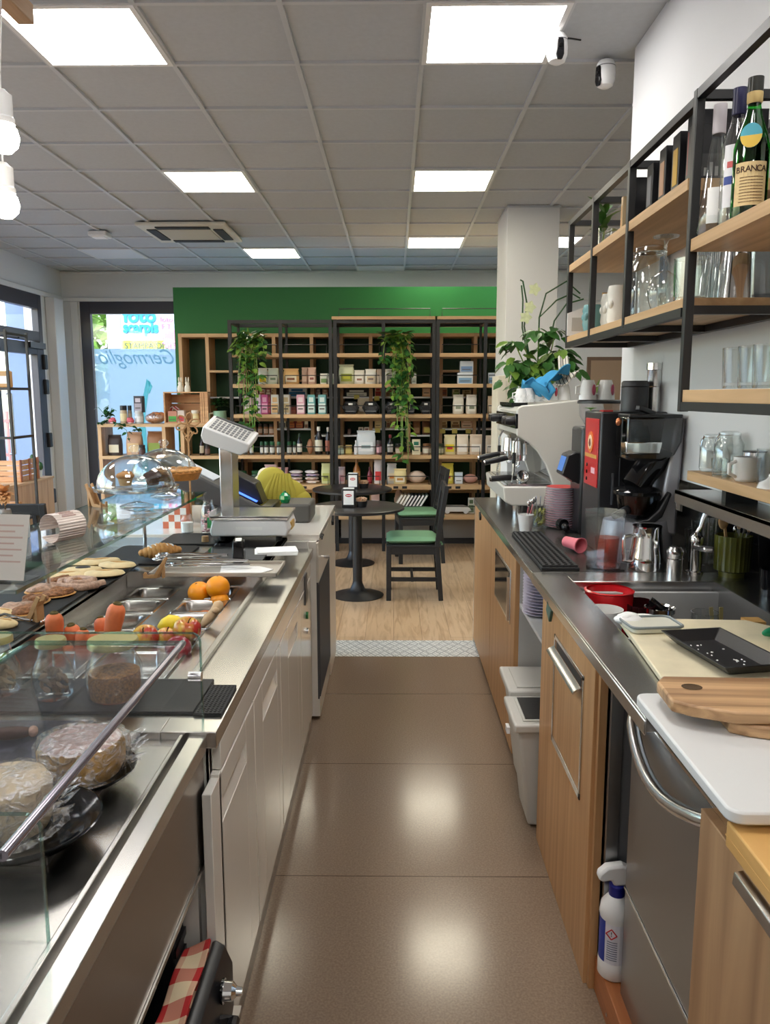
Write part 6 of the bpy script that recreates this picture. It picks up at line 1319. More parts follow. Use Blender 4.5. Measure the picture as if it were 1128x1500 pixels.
# half-height partition behind the bar end with plant
struct(MB().box(.72, 1.36, 4.99, 5.28, 0, 1.45), 'trim_6', 'wall_white', bevel=.004)
# ================================================================== UPPER WALL SHELVES (right)
UX, UXB = .80, 1.108
yp = [face_y(831, 420, UX), face_y(864, 420, UX), face_y(914, 420, UX), face_y(1003, 380, UX)]
ZT, ZM, ZB, ZN = 2.385, 2.185, 1.865, 1.612
T = thing('wall_rack', 'black metal wall rack with oak shelves, high above the back counter', 'shelf', (.95, 2.9, ZB)); RACK = T
s = .024
for y in yp[:3]:
    MB(T).box(UX, UX + s, y - s / 2, y + s / 2, ZB - .035, ZT).build('post', 'black_metal', T, bevel=.002); MB(T).box(UXB - s, UXB, y - s / 2, y + s / 2, ZB - .035, ZT).build('post', 'black_metal', T)
    MB(T).box(UX + .002, UXB - .002, y - s / 2 + .001, y + s / 2 - .001, ZT - s - .001, ZT - .002).build('cross_bar', 'black_metal', T); MB(T).box(UX + .002, UXB - .002, y - s / 2 + .001, y + s / 2 - .001, ZB - .049, ZB - .027).build('cross_bar', 'black_metal', T)
y3 = yp[3]
MB(T).box(UX + .001, UX + s - .001, y3 + .0, yp[0], ZT - s, ZT - .001).build('top_rail', 'black_metal', T); MB(T).box(UX + .001, UX + s - .001, y3 + .012, yp[0] + s / 2 - .002, ZB - .051, ZB - .026).build('lower_rail', 'black_metal', T); MB(T).box(UXB - s, UXB, y3, yp[0], ZB - .05, ZB - .026).build('lower_rail', 'black_metal', T); MB(T).box(UXB - s, UXB, y3, yp[0], ZT - s, ZT).build('top_rail', 'black_metal', T)
MB(T).box(UX + .004, UXB, y3 + .02, yp[0], ZM - .032, ZM).build('shelf_board', 'oak_y', T, bevel=.001); MB(T).box(UX + .004, UXB, y3 - .0, yp[0], ZB - .026, ZB).build('shelf_board', 'oak_y', T, bevel=.001)
T = thing('wall_rack', 'taller black metal wall rack with oak shelves, nearest above the sink', 'shelf', (.95, 1.4, ZN)); y4 = .7
for y in (y3 - .014, y4):
    MB(T).box(UX, UX + s, y - s / 2, y + s / 2, ZN - .06, ZT + .014).build('post', 'black_metal', T, bevel=.002); MB(T).box(UXB - s, UXB, y - s / 2, y + s / 2, ZN - .06, ZT + .012).build('post', 'black_metal', T)
    for z in (ZT, ZB - .035, ZN - .045): MB(T).box(UX + .002, UXB - .002, y - s / 2 + .001, y + s / 2 - .001, z - s / 2, z + s / 2 - .001).build('cross_bar', 'black_metal', T)
for z in (ZT, ZN - .045): MB(T).box(UX + .001, UX + s - .001, y4, y3 - .014, z - s / 2, z + s / 2).build('rail', 'black_metal', T); MB(T).box(UXB - s, UXB, y4, y3 - .014, z - s / 2, z + s / 2).build('rail', 'black_metal', T)
ZU = 2.015
for z in (ZU, ZN): MB(T).box(UX + .004, UXB, y4, y3 - .028, z - .033, z).build('shelf_board', 'oak_y', T, bevel=.001)
# picture books and boxes on the upper board
def book(y, t, h, d, z, label, col, x=UX + .03, spine=None):
    T = thing('black_box_book', label, 'book', (x, y, z), group='black books on the wall rack'); MB().box(0, d, -t / 2, t / 2, 0, h).build('cover', paint(*col, .35), T, bevel=.002)
    if spine: MB().box(-.0012, 0, -t * .3, t * .3, h * .15, h * .75).build('spine_print', paint(*spine, .5), T)
    MB().box(d - .02, d + .0008, -t * .36, t * .36, .003, h - .003).build('pages', 'paper', T) if spine and t > .02 else None
def ury(px): return face_y(px, 300, UX)
book(face_y(899, 300, UX), .02, .125, .18, ZM, 'cream thin book in the bay next to the small plant', (214, 190, 150), spine=(200, 160, 110))
book(face_y(908, 300, UX), .055, .165, .2, ZM, 'black box with printed spine beside the cream thin book', (26, 26, 30), spine=(150, 90, 70))
for px, t, h, sp, lb in ((937, .06, .15, (120, 120, 124), 'black book with grey spine print, first in the middle bay'), (954, .06, .165, (180, 140, 110), 'black book with tan spine print, second in the middle bay'), (972, .06, .17, (190, 150, 40), 'black book with yellow spine print, third in the middle bay'), (992, .06, .19, (170, 60, 60), 'black book with red and white spine print, beside the thick post')):
    book(face_y(px, 290, UX), t, h, .2, ZM, lb, (24, 24, 28), spine=sp)
T = thing('photo_box', 'black box with grey picture print facing the camera on the wall rack', 'box', (.885, y3 + .06, ZM)); MB().box(-.06, .10, -.015, .03, 0, .15).build('box', 'black_plastic', T, bevel=.002); pr = MB().box(-.05, .09, -.0165, -.015, .01, .07).build('picture_print', paint(70, 70, 72, .4), T)
mb = MB()
for k in range(9): x = -.045 + k * .015; mb.box(x, x + .009, -.0175, -.0165, .012, .03 + .025 * random.random())
mb.build('figures_print', paint(170, 170, 168, .5), pr)
p = onx(872, 340, UX + .05); T = thing('shelf_plant', 'small green plant in a clear glass on the far bay of the wall rack', 'plant', (UX + .06, face_y(884, 320, UX + .06), ZM))
MB().lathe([(0, .003), (.03, 0), (.038, .085), (.036, .085), (.028, .008), (0, .008)], n=20).build('glass_pot', 'jar_glass', T, smooth=60)
mat('leaf_green', rgb(58, 104, 44), .4, var=.3, vscale=14); mat('leaf_light', rgb(116, 150, 60), .4, var=.3, vscale=14); mat('leaf_dark', rgb(34, 78, 34), .35, var=.25, vscale=14)
mb = MB(); rnd = random.Random(3)
for k in range(15): mb.leaf((0, 0, .06 + .006 * k), (math.cos(k * 2.3), math.sin(k * 2.3), rnd.uniform(.4, 1.4)), (0, 0, 1), rnd.uniform(.05, .09), .035)
mb.leaf((0, -.02, .14), (-.6, -.05, .9), (0, 0, 1), .10, .045)
mb.build('leaves', 'leaf_green', T, smooth=60); MB().tube([(0, 0, .01), (.004, 0, .08), (0, 0, .15)], .004).build('stem', 'leaf_light', T)
# cups, jars and glasses on the lower board
def tumbler(x, y, z, r0, r1, h, label, name='tumbler', cat='glass', group=None, flutes=0):
    T = thing(name, label, cat, (x, y, z), group=group); mb = MB(); mb.lathe([(0, .006), (r0 * .9, .006), (r0, 0), (r1, h), (r1 * .95, h), (r0 * .88, .012), (0, .012)], n=32)
    if flutes:
        for i, v in enumerate(mb.v):
            if v.z < h * .9: a = math.atan2(v.y, v.x); s_ = 1 + .05 * math.cos(flutes * a); mb.v[i] = Vector((v.x * s_, v.y * s_, v.z))
    mb.build('glass', 'jar_glass', T, smooth=40); MB().lathe([(r1 * .955, h - .0005), (r1 * 1.01, h + .001), (r1 * .96, h + .002)], n=28).build('rim', 'jar_glass', T); return T
def swing_jar(x, y, z, r, h, label, fill=None):
    T = thing('swing_top_jar', label, 'jar', (x, y, z)); MB().lathe([(0, .003), (r * .9, 0), (r, .012), (r, h * .7), (r * .78, h * .82), (r * .74, h * .86), (r * .74, h * .9), (r * .70, h * .9), (r * .74, h * .82), (r * .95, h * .68), (r * .95, .015), (0, .008)], n=32).build('glass', 'jar_glass', T, smooth=50)
    MB().lathe([(0, h), (r * .5, h * .995), (r * .74, h * .96), (r * .76, h * .91), (r * .7, h * .905), (0, h * .93)], n=32).build('lid', 'jar_glass', T, smooth=50)
    MB().lathe([(r * .76, h * .9), (r * .775, h * .905), (r * .76, h * .91)], n=32).build('wire_ring', 'chrome', T); MB().tube([(-r * .78, -.01, h * .93), (-r * 1.02, -.015, h * .85), (-r * 1.05, -.01, h * .68), (-r * .9, .01, h * .72), (-r * .78, .01, h * .88)], .0025, 6).build('wire_clip', 'chrome', T)
    if fill: MB().lathe([(0, .01), (r * .93, .012), (r * .93, h * .55), (0, h * .57)], n=24).build('contents', fill, T)
    return T
p = onx(952, 455, UX + .09); swing_jar(UX + .10, face_y(950, 440, UX + .10), ZB, .072, .25, 'large swing top glass jar on the wall rack behind the upturned wine glass')
T = thing('wine_glass', 'wine glass standing upside down on the wall rack next to the big jar', 'wine glass', (UX + .055, face_y(972, 430, UX + .055), ZB)); MB().lathe([(.036, 0), (.046, .03), (.05, .06), (.04, .10), (.015, .118), (.005, .124), (.0045, .2), (.008, .214), (.038, .222), (.04, .226), (.0, .227)], n=32).build('glass', 'jar_glass', T, smooth=60); MB().lathe([(.0355, 0), (.0375, .001), (.0355, .002)], n=28).build('rim', 'jar_glass', T)
T = thing('wire_basket', 'fine metal mesh holder behind the upturned glasses on the wall rack', 'basket', (1.03, y3 + .22, ZB)); mb = MB()
for k in range(22): mb.bar((-.05 + .0, -.16 + k * .015, .0), (-.05, -.16 + k * .015, .24), .003)
mb.build('wires', 'chrome_soft', T); MB().box(-.048, .05, -.17, .17, .0, .235).build('back', paint(140, 148, 156, .3), T)
tumbler(.86, y3 + .10, ZB, .046, .052, .12, 'clear fluted tumbler upside down at the end of the lower rack board', flutes=14, name='tumbler')
tumbler(.93, y3 + .17, ZB, .038, .042, .11, 'smaller clear tumbler behind the fluted tumbler on the rack board', flutes=12)
T = thing('steel_shaker', 'steel cocktail shaker cup between tumbler and cut glass on the rack', 'shaker', (.985, y3 + .09, ZB)); MB().lathe([(0, 0), (.055, 0), (.042, .20), (.038, .2), (0, .19)], n=32).build('cup', 'chrome', T, smooth=50); MB().lathe([(.0425, .198), (.044, .2), (.0425, .202)], n=32).build('rim', 'chrome', T)
tumbler(1.045, y3 + .06, ZB, .05, .055, .17, 'large cut glass jug upside down at the right end of the rack board', flutes=10)
swing_jar(UX + .06, face_y(845, 470, UX + .06), ZB, .04, .11, 'small swing top bottle at the far end of the wall rack')
def owl_cup(px, col, h, label): 
    T = thing('figure_cup', label, 'cup', (UX + (.045 if col[0] < 150 else .09), face_y(px, 450, UX + .07), ZB)); MB().lathe([(0, 0), (.034, 0), (.042, .03), (.038, h * .55), (.042, h * .8), (.036, h), (.032, h), (.034, h * .8), (0, h * .75)], n=28).build('body', paint(*col, .2), T, smooth=60)
    for a in (-.6, .6, 2.2): MB().ell((-.036 * math.cos(a), .036 * math.sin(a), h * .55), .012, .012, .018).build('raised_relief', paint(*col, .2), T)
owl_cup(877, (110, 160, 164), .11, 'teal ceramic cup with raised dots on the wall rack'); owl_cup(888, (230, 228, 220), .14, 'white ceramic figure cup beside the teal cup on the wall rack'); owl_cup(897, (236, 234, 226), .16, 'tall white ceramic figure jug before the orange card on the wall rack')
T = thing('orange_card', 'orange greeting card standing behind the white ceramic jug', 'card', (UX + .12, face_y(903, 450, UX + .12), ZB)); MB().box(-.06, .06, -.004, .004, 0, .15).build('card', paint(224, 176, 108, .6), T); MB().box(-.04, .04, -.0055, -.004, .03, .12).build('print', paint(206, 150, 84, .6), T)
T = thing('white_card', 'white tilted card at the far end of the wall rack behind the small bottle', 'card', (UX + .09, yp[0] - .07, ZB)); mb = MB(); mb.prism([(-.10, 0), (.10, 0), (.10, .17), (-.10, .10)], 'y', -.005, .005); mb.build('card', 'paper', T); MB().box(-.08, .08, -.0062, -.005, .02, .08).build('print', 'bin_grey', T)
# bottles on the near upper board
def bottle(x, y, z, prof, label, gm, cap, labels=(), tilt=0):
    T = thing('liquor_bottle', label, 'bottle', (x, y, z)); MB().lathe(prof, n=32).build('glass', gm, T, smooth=50)
    zt = prof[-1][1]; r = prof[-1][0]; MB().lathe([(r + .0015, zt - cap[1]), (r + .003, zt - cap[1] + .002), (r + .003, zt + .004), (0, zt + .006)], n=24).build('cap', cap[0], T)
    for k, (rr, z0, z1, a0, a1, m) in enumerate(labels): curved(rr, z0, z1, a0, a1, 12).build('label', m, T)
    return T
glass('green_glass', (.12, .66, .14), 1., base=.04); glass('dark_glass', (.05, .045, .05), 1., base=.04)
A = -PI * .62
T = bottle(.855, 2.195, ZU, [(0, 0), (.038, .0), (.045, .012), (.036, .10), (.022, .22), (.014, .27), (.014, .33)], 'clear cone shaped flask with pale round label on the wall rack', 'jar_glass', (paint(206, 200, 206, .4), .07))
curved(.041, .03, .12, A - .5, A + .5).build('label', 'paper', T)
T = bottle(.865, 2.10, ZU, [(0, 0), (.033, 0), (.036, .01), (.036, .20), (.02, .25), (.014, .28), (.014, .335)], 'clear spirit bottle with blue cap and blue printed label', 'jar_glass', (paint(30, 30, 70, .3), .06))
lb = curved(.0364, .05, .20, A - .85, A + .85).build('label', paint(226, 226, 230, .5), T); curved(.0367, .105, .125, A - .8, A + .8).build('blue_band', paint(60, 80, 150, .5), lb); curved(.0367, .145, .16, A - .6, A + .6).build('red_print', paint(200, 90, 90, .5), lb)
MB().cyl((0, 0, 0), (0, 0, .003), .012).build('neck_tag', 'paper', T)
T = bottle(.868, 2.02, ZU, [(0, 0), (.037, 0), (.041, .012), (.041, .175), (.034, .205), (.02, .245), (.015, .27), (.015, .33)], 'green bitters bottle with cream label reading BRANCA', 'green_glass', (paint(30, 30, 24, .3), .05))
MB().lathe([(0, .004), (.036, .004), (.0385, .012), (.0385, .165), (.033, .19), (0, .195)], n=28).build('dark_liquid', paint(14, 12, 12, .1), T, smooth=50)
lb = curved(.0414, .035, .135, A - .95, A + .95).build('label', paint(214, 190, 140, .6), T)
def ctext(s_, size, z, a, r, m, par): 
    n = len(s_); st = size * .62 / r
    for k, ch in enumerate(s_):
        t = a + (k - (n - 1) / 2) * st; text('lettering', ch, size, (r * math.cos(t), r * math.sin(t), z), (PI / 2, 0, t + PI / 2), m, par, ext=.0003)
mb = None
def cword(s_, size, z, a, r, m, par):   # a word bent round the bottle as one mesh
    me = bpy.data.meshes.new('lettering'); V, Fc = [], []
    n = len(s_); st = size * .62 / r
    for k, ch in enumerate(s_):
        t = a + (k - (n - 1) / 2) * st; o = text('tmp', ch, size, (0, 0, 0), (0, 0, 0), m)
        X = Matrix.Translation((r * math.cos(t), r * math.sin(t), z)) @ Euler((PI / 2, 0, t + PI / 2)).to_matrix().to_4x4(); b = len(V)
        V += [tuple(X @ v.co) for v in o.data.vertices]; Fc += [[b + i for i in p_.vertices] for p_ in o.data.polygons]
        d = o.data; bpy.data.objects.remove(o); bpy.data.meshes.remove(d)
    me.from_pydata(V, [], Fc); me.materials.append(M[m] if isinstance(m, str) else m); o = bpy.data.objects.new('lettering', me); COL.objects.link(o); o.parent = par
cword('BRANCA', .020, .118, A, .0420, paint(70, 44, 28, .6), lb)
mb = MB()
for k in range(9): 
    z = .100 - k * .007
    for j in range(9): t = A - .6 + j * .15; t2 = t + .13; mb.bar((.0417 * math.cos(t), .0417 * math.sin(t), z), (.0417 * math.cos(t2), .0417 * math.sin(t2), z), .0013)
mb.build('small_print', paint(130, 100, 70, .6), lb, kind='stuff')
mb = MB(); t = A - .1; c = Vector((.039 * math.cos(t), .039 * math.sin(t), .192)); e = Vector((-math.sin(t), math.cos(t), 0)); n_ = Vector((math.cos(t), math.sin(t), .35)).normalized(); up_ = n_.cross(e) * -1
mb.poly([c + n_ * .004 + e * .024 * math.cos(k * PI / 10) + Vector((0, 0, 1)) * .028 * math.sin(k * PI / 10) for k in range(20)]); md = mb.build('globe_badge', paint(80, 170, 190, .4), T)
mb = MB(); mb.poly([c + n_ * .0048 + e * .024 * math.cos(PI + k * PI / 10) + Vector((0, 0, 1)) * .028 * math.sin(PI + k * PI / 10) for k in range(11)]); mb.build('badge_gold', paint(224, 190, 80, .4), md)
MB().lathe([(.0158, .275), (.0182, .28), (.0182, .30), (.0158, .305)], n=24).build('neck_paper', paint(206, 180, 120, .6), T)
T = bottle(.905, 1.885, ZU, [(0, 0), (.036, 0), (.039, .012), (.039, .18), (.03, .215), (.018, .25), (.014, .27), (.014, .32)], 'dark liqueur bottle with gold trapezoid label at the right frame edge', 'dark_glass', (paint(26, 24, 24, .3), .05))
MB().lathe([(0, .004), (.034, .004), (.0365, .012), (.0365, .18), (0, .2)], n=28).build('dark_liquid', paint(14, 10, 12, .1), T)
lb = curved(.0394, .155, .195, A - .55, A + .55).build('label', paint(196, 150, 70, .5), T); curved(.0397, .161, .189, A - .45, A + .45).build('red_field', paint(150, 50, 40, .5), lb); curved(.0394, .12, .15, A - .6, A + .5).build('gold_band', paint(190, 180, 120, .5), T)
bottle(UX + .16, 2.0, ZU, [(0, 0), (.036, 0), (.04, .012), (.04, .2), (.02, .25), (.014, .27), (.014, .31)], 'dark bottle standing behind the green bitters bottle', 'dark_glass', (paint(60, 60, 64, .3), .05), [(.0404, .05, .14, A - .7, A + .7, paint(200, 196, 186, .6))])
# patterned tumblers on the eye-level board
for k, px in enumerate((1074, 1097, 1119)):
    q = onz(px, 600, 1.50); y = .045 + 1.63 - .06 * k; x = (px + 1 - 577) / 1148 * y * 1.0
    T = tumbler(x, y, ZN, .033, .038, .082, 'patterned cut glass tumbler on the eye level board, %s from the left' % ORD[k], flutes=9, group='cut glass tumblers')
# low wooden shelf
def lowp(px, X): return onx(px, 690, X)
p = lowp(1040, 1.06); swing_jar(1.06, p.y, ZS, .036, .125, 'swing top jar of white sugar at the left end of the low wall shelf', 'paper')
p = lowp(1066, 1.07); swing_jar(1.07, p.y, ZS, .045, .14, 'larger swing top jar behind the mug on the low wall shelf')
for k, (px, py) in enumerate(((1053, 1.022), (1068, 1.024))): p = lowp(px, py); tumbler(py, p.y, ZS, .02, .024, .055, 'small shot glass on the low wall shelf, %s before the mug' % ('first' if k == 0 else 'second'), flutes=8, group='shot glasses')
p = lowp(1096, 1.05); T = thing('white_mug', 'white mug with handle to the left on the low wall shelf', 'mug', (1.045, p.y, ZS)); MB().lathe([(0, 0), (.03, 0), (.036, .01), (.038, .072), (.035, .072), (.032, .01), (0, .008)], n=30).build('cup', 'white_porcelain', T, smooth=60); MB().tube([(-.034, -.008, .06), (-.058, -.014, .052), (-.058, -.014, .025), (-.034, -.008, .014)], .0055).build('handle', 'white_porcelain', T)
p = lowp(1104, 1.078); T = thing('steel_bowl', 'steel canister lid behind the white mug on the low shelf', 'canister', (1.078, p.y, ZS)); MB().lathe([(0, 0), (.031, 0), (.031, .085), (0, .086)], n=26).build('body', 'chrome', T); MB().lathe([(0, .09), (.034, .088), (.034, .084), (0, .084)], n=26).build('lid', 'black_plastic', T)
tumbler(1.07, lowp(1126, 1.07).y, ZS, .03, .035, .10, 'tall patterned glass at the right frame edge on the low shelf', flutes=12)
T = thing('porcelain_cover', 'small white porcelain lid at the right frame edge of the low shelf', 'lid', (1.035, lowp(1128, 1.03).y, ZS)); MB().lathe([(0, .0), (.036, .0), (.03, .015), (.012, .024), (.008, .03), (0, .032)], n=26).build('lid', 'white_porcelain', T, smooth=60); MB().ell((0, 0, .034), .008, .008, .007).build('knob', 'white_porcelain', T)
T = thing('white_wall_panel', 'white flat panel fixed on the wall above the low shelf', 'panel', (1.11, 1.75, 1.43)); MB().box(-.006, .009, -.25, .3, 0, .12).build('panel', 'white_plastic', T); MB().box(-.008, .009, -.27, -.25, -.06, .12).build('edge', 'black_metal', T)
# plants behind the espresso machine
def vine_leaves(mb, path, n, L, W, rnd, spread=.06, down=.6):
    for k in range(n):
        t = rnd.random() * (len(path) - 1); i = int(t); f = t - i; c = Vector(path[i]).lerp(Vector(path[i + 1]), f)
        a = rnd.random() * 6.283; mb.leaf(c + Vector((math.cos(a), math.sin(a), 0)) * spread * rnd.random() * .6, (math.cos(a), math.sin(a) , -down * rnd.random() - .1), (rnd.uniform(-.3, .3), rnd.uniform(-.3, .3) - .5, 1), L * rnd.uniform(.7, 1.2), W * rnd.uniform(.7, 1.2))
rnd = random.Random(21)
PYY = 5.12; c0 = ony(785, 520, PYY)
T = thing('pothos_plant', 'bushy green trailing pothos on the ledge behind the espresso machine', 'plant', (c0.x, PYY, 1.45))
MB().lathe([(0, 0), (.08, 0), (.11, .2), (.115, .2), (.10, .21), (.0, .19)], n=28).build('pot', 'white_porcelain', T)
vp = []
for tx, ty, dx in ((762, 600, -.04), (745, 560, -.10), (770, 575, -.06), (800, 560, .05), (822, 520, .12), (750, 500, -.1), (835, 545, .14), (790, 480, .0), (815, 480, .08)):
    e = ony(tx, ty, PYY - .12 - .1 * rnd.random()) - T.location; vp.append([(0, 0, .22), (dx * .8, -.06, .32 + .04 * rnd.random()), (e.x * .9, e.y, (e.z + .3) / 2 + .08), (e.x, e.y, e.z)])
mb = MB()
for v in vp: mb.tube(v, .004, 5)
mb.build('vines', 'leaf_light', T); mb = MB()
for v in vp: vine_leaves(mb, v, 26, .10, .062, rnd, .09)
mb.build('leaves', 'leaf_green', T, smooth=60)
mb = MB()
for v in vp[:6]: vine_leaves(mb, v, 9, .10, .06, rnd, .08)
mb.build('young_leaves', 'leaf_light', T, smooth=60)
T = thing('orchid', 'pale flowering orchid with arching stems behind the pothos', 'plant', (c0.x + .03, PYY + .09, 1.45))
def px2(px, py, y=PYY + .05): return tuple(ony(px, py, y) - T.location)
MB().lathe([(0, 0), (.05, 0), (.06, .12), (0, .11)], n=20).build('pot', 'grey_plastic', T)
for pts in (((765, 480), (766, 440), (764, 418)), ((768, 478), (772, 445), (766, 412), (762, 410)), ((790, 465), (800, 430), (830, 412), (850, 430)), ((790, 465), (815, 440), (838, 430), (850, 437)), ((812, 470), (830, 445), (855, 438))):
    MB().tube([(0, 0, .11)] + [px2(*q) for q in pts], .005, 6).build('stem', 'leaf_dark', T)
for (px, py) in ((783, 424), (776, 450), (770, 465)):
    mb = MB(); c = Vector(px2(px, py, PYY))
    for k in range(5): mb.leaf(c, (math.cos(k * 1.256), -.2, math.sin(k * 1.256)), (0, -1, 0), .042, .034)
    mb.build('flower', paint(222, 228, 180, .5), T)
T = thing('small_sprig_vase', 'small green sprig in a glass behind the upturned cups', 'plant', (ony(880, 540, 4.9).x, 5.08, 1.45)); MB().lathe([(0, 0), (.03, 0), (.03, .12), (.028, .12), (.026, .01), (0, .01)], n=20).build('vase', 'jar_glass', T)
mb = MB()
for k in range(8): mb.leaf((0, 0, .1), (.5 * math.cos(k * 2), .5 * math.sin(k * 2), 1.5), (0, -1, .2), .15, .022)
mb.build('leaves', 'leaf_light', T)
T = thing('wall_mirror_frame', 'brown framed panel on the far wall behind the plant sprig', 'frame', (1.36, 6.6, 1.45)); T.location = (ony(886, 540, 6.9).x, 6.9, 1.3)
MB().box(-.15, .22, 0, .03, 0, .62).build('frame', paint(104, 84, 70, .5), T); MB().box(-.12, .19, -.004, 0, .03, .59).build('panel', paint(150, 128, 108, .4), T)
T = thing('narrow_white_cabinet', 'tall narrow cream cabinet standing before the pillar behind the espresso machine', 'cabinet', (ony(731, 600, 6.7).x, 6.72, 0)); hh = ony(731, 551, 6.7).z; MB().box(-.035, .06, -.2, .2, 0, hh).build('body', paint(222, 214, 196, .5), T, bevel=.004); MB().box(-.04, .03, -.204, -.2, .05, hh - .04).build('door', paint(226, 220, 204, .5), T, bevel=.003)
# ================================================================== CAFE TABLES AND CHAIRS
def cafe_table(x, y, label):
    T = thing('cafe_table', label, 'table', (x, y, 0), group='round black cafe tables')
    MB().lathe([(0, .70), (.36, .70), (.375, .705), (.375, .722), (.365, .726), (0, .726)], n=56).build('tabletop', 'black_plastic', T, smooth=40)
    MB().cyl((0, 0, .06), (0, 0, .70), .038, n=24).build('column', 'black_metal', T); MB().lathe([(0, .0), (.205, 0), (.21, .006), (.19, .014), (.10, .03), (.06, .055), (.042, .10), (.038, .12), (0, .12)], n=40).build('base', 'black_metal', T, smooth=60); MB().lathe([(0, .69), (.15, .69), (.15, .70), (0, .70)], n=28).build('plate', 'black_metal', T); return T
t1 = onz(524, 872, 0); t2 = onz(520, 825, 0)
TB1 = cafe_table(t1.x, t1.y, 'round black cafe table nearer to the counter end'); TB2 = cafe_table(t2.x - .02, t2.y, 'round black cafe table behind, closer to the shelves')
def chair(x, y, rz, label, first=[]):
    if first: return dup(first[0], (x, y, 0), rz, label)
    T = thing('dining_chair', label, 'chair', (x, y, 0), rz, 'black wooden chairs with green cushions')
    # seat faces -x ; backrest on +x
    mb = MB(); mb.box(-.205, .205, -.20, .20, .425, .445); mb.build('seat', 'black_wood', T, bevel=.004)
    mb = MB(); mb.box(-.20, .20, -.195, -.175, .37, .425); mb.box(-.20, .20, .175, .195, .37, .425); mb.box(-.20, -.18, -.195, .195, .37, .425); mb.box(.18, .20, -.195, .195, .37, .425); mb.build('apron', 'black_wood', T)
    for s_ in (-1, 1):
        MB().bar((-.185, s_ * .18, 0), (-.185, s_ * .18, .43), .038).build('leg', 'black_wood', T, bevel=.003)
        mb = MB(); mb.bar((.225, s_ * .18, 0), (.19, s_ * .18, .45), .036); mb.bar((.19, s_ * .18, .44), (.262, s_ * .18, .905), .036); mb.build('leg', 'black_wood', T, bevel=.003)
        MB().box(-.18, .21, s_ * .18 - .012, s_ * .18 + .012, .155, .185).build('stretcher', 'black_wood', T)
    MB().box(-.01, .01, -.18, .18, .15, .18).build('stretcher', 'black_wood', T); MB().box(-.01, .225, -.012, .012, .235, .26).build('stretcher', 'black_wood', T) if False else MB().box(.195, .215, -.18, .18, .25, .28).build('stretcher', 'black_wood', T)
    tb = MB(); tb.cbox((.256, 0, .868), (.022, .36, .075), rot=(0, .154, 0)); tb.build('top_rail', 'black_wood', T, bevel=.003); tb = MB(); tb.cbox((.205, 0, .535), (.02, .36, .035), rot=(0, .154, 0)); tb.build('lower_rail', 'black_wood', T)
    for k in range(5): y_ = -.12 + .06 * k; MB().bar((.208, y_, .54), (.254, y_, .85), .012, .026).build('back_slat', 'black_wood', T)
    n = 14; mb = MB()
    for sgn in (1, -1):
        b = len(mb.v)
        for j in range(n + 1):
            for i in range(n + 1):
                u, v = -1 + 2 * i / n, -1 + 2 * j / n; e = (1 - abs(u) ** 6) * (1 - abs(v) ** 6); tuft = sum(math.exp(-((u - a) ** 2 + (v - c) ** 2) / .015) for a in (-.45, .0, .45) for c in (-.45, .0, .45) if (a != 0 or c != 0) or True)
                z = .476 + sgn * (.03 * e ** .4) - (.008 * tuft if sgn > 0 else 0); mb.v.append(Vector((u * .20 - .005, v * .19, z)))
        for j in range(n):
            for i in range(n): a = b + j * (n + 1) + i; mb.f.append([a, a + 1, a + n + 2, a + n + 1][::sgn]); mb.mi.append(0)
    cu = mb.build('cushion', mat('cushion_green', rgb(124, 170, 132), .9, bump=.4, bscale=220), T, smooth=60); cu['label'] = 'green tufted cushion'
    for s_ in (-1, 1): MB().tube([(.18, s_ * .15, .47), (.225, s_ * .16, .462), (.23, s_ * .185, .45)], .008, 6).build('tie', 'cushion_green', T)
    first.append(T); return T
c1 = onz(604, 880, 0); chair(c1.x - .0, c1.y + .19, 0.0, 'black wooden chair with green tufted cushion, nearer of the two at the tables')
c2 = onz(612, 822, 0); CH2 = chair(c2.x, c2.y + .19 - .12, .10, 'black wooden chair with green cushion farther back, touching the shelves')
chair(-2.45, 5.25, -PI / 2, 'black wooden chair showing its back, beyond the glass counter')
# table caddies
def menu_caddy(t, dx, dy, label):
    T = thing('napkin_holder', label, 'napkin holder', (t.x + dx, t.y + dy, .726), group='napkin holders'); MB().box(-.052, .052, -.035, .04, 0, .008).box(-.052, .052, -.035, -.028, 0, .145).box(-.052, .052, .033, .04, 0, .145).build('holder', 'black_plastic', T, bevel=.004)
    MB().box(-.042, .042, -.028, .033, .008, .15).build('napkins', 'paper', T); f = MB().box(-.040, .040, -.0365, -.035, .022, .132).build('sign_card', 'paper', T)
    mb = MB(); mb.cyl((0, -.0378, .095), (0, -.0366, .095), .012, n=24); mb.v = [Vector((v.x * 2.1, v.y, v.z)) for v in mb.v]; e = mb.build('red_oval_mark', paint(190, 40, 44, .5), f)
    MB().box(-.018, .018, -.0386, -.0378, .092, .098).build('oval_band', 'paper', e)
    return T
q = ony(511, 735, t1.y - .04); menu_caddy(t1, q.x - t1.x, -.04, 'black napkin holder with red oval mark on the nearer table')
q = ony(517, 707, t2.y - .05); menu_caddy(t2, q.x - t2.x, -.05, 'black napkin holder with red oval mark on the farther table')
def sugar_bowl(t, dx, dy, label, sc=1.):
    T = thing('sachet_bowl', label, 'bowl', (t.x + dx, t.y + dy, .726)); MB().lathe([(0, 0), (.04, 0), (.048, .045), (.044, .045), (.036, .006), (0, .006)], n=24).build('bowl', 'black_plastic', T); mb = MB()
    for k in range(14): mb.cbox((.024 * math.cos(k), .024 * math.sin(k), .05), (.03, .006, .045), rot=(.3 * math.sin(k), .4, k))
    mb.build('sachets', paint(206, 170, 140, .7, var=.25, vscale=40), T, kind='stuff')
q = ony(529, 738, t1.y - .1); sugar_bowl(t1, q.x - t1.x, -.02, 'small bowl of sugar sachets on the nearer table'); q = ony(533, 703, t2.y); sugar_bowl(t2, q.x - t2.x, .0, 'small bowl of sachets on the farther table')
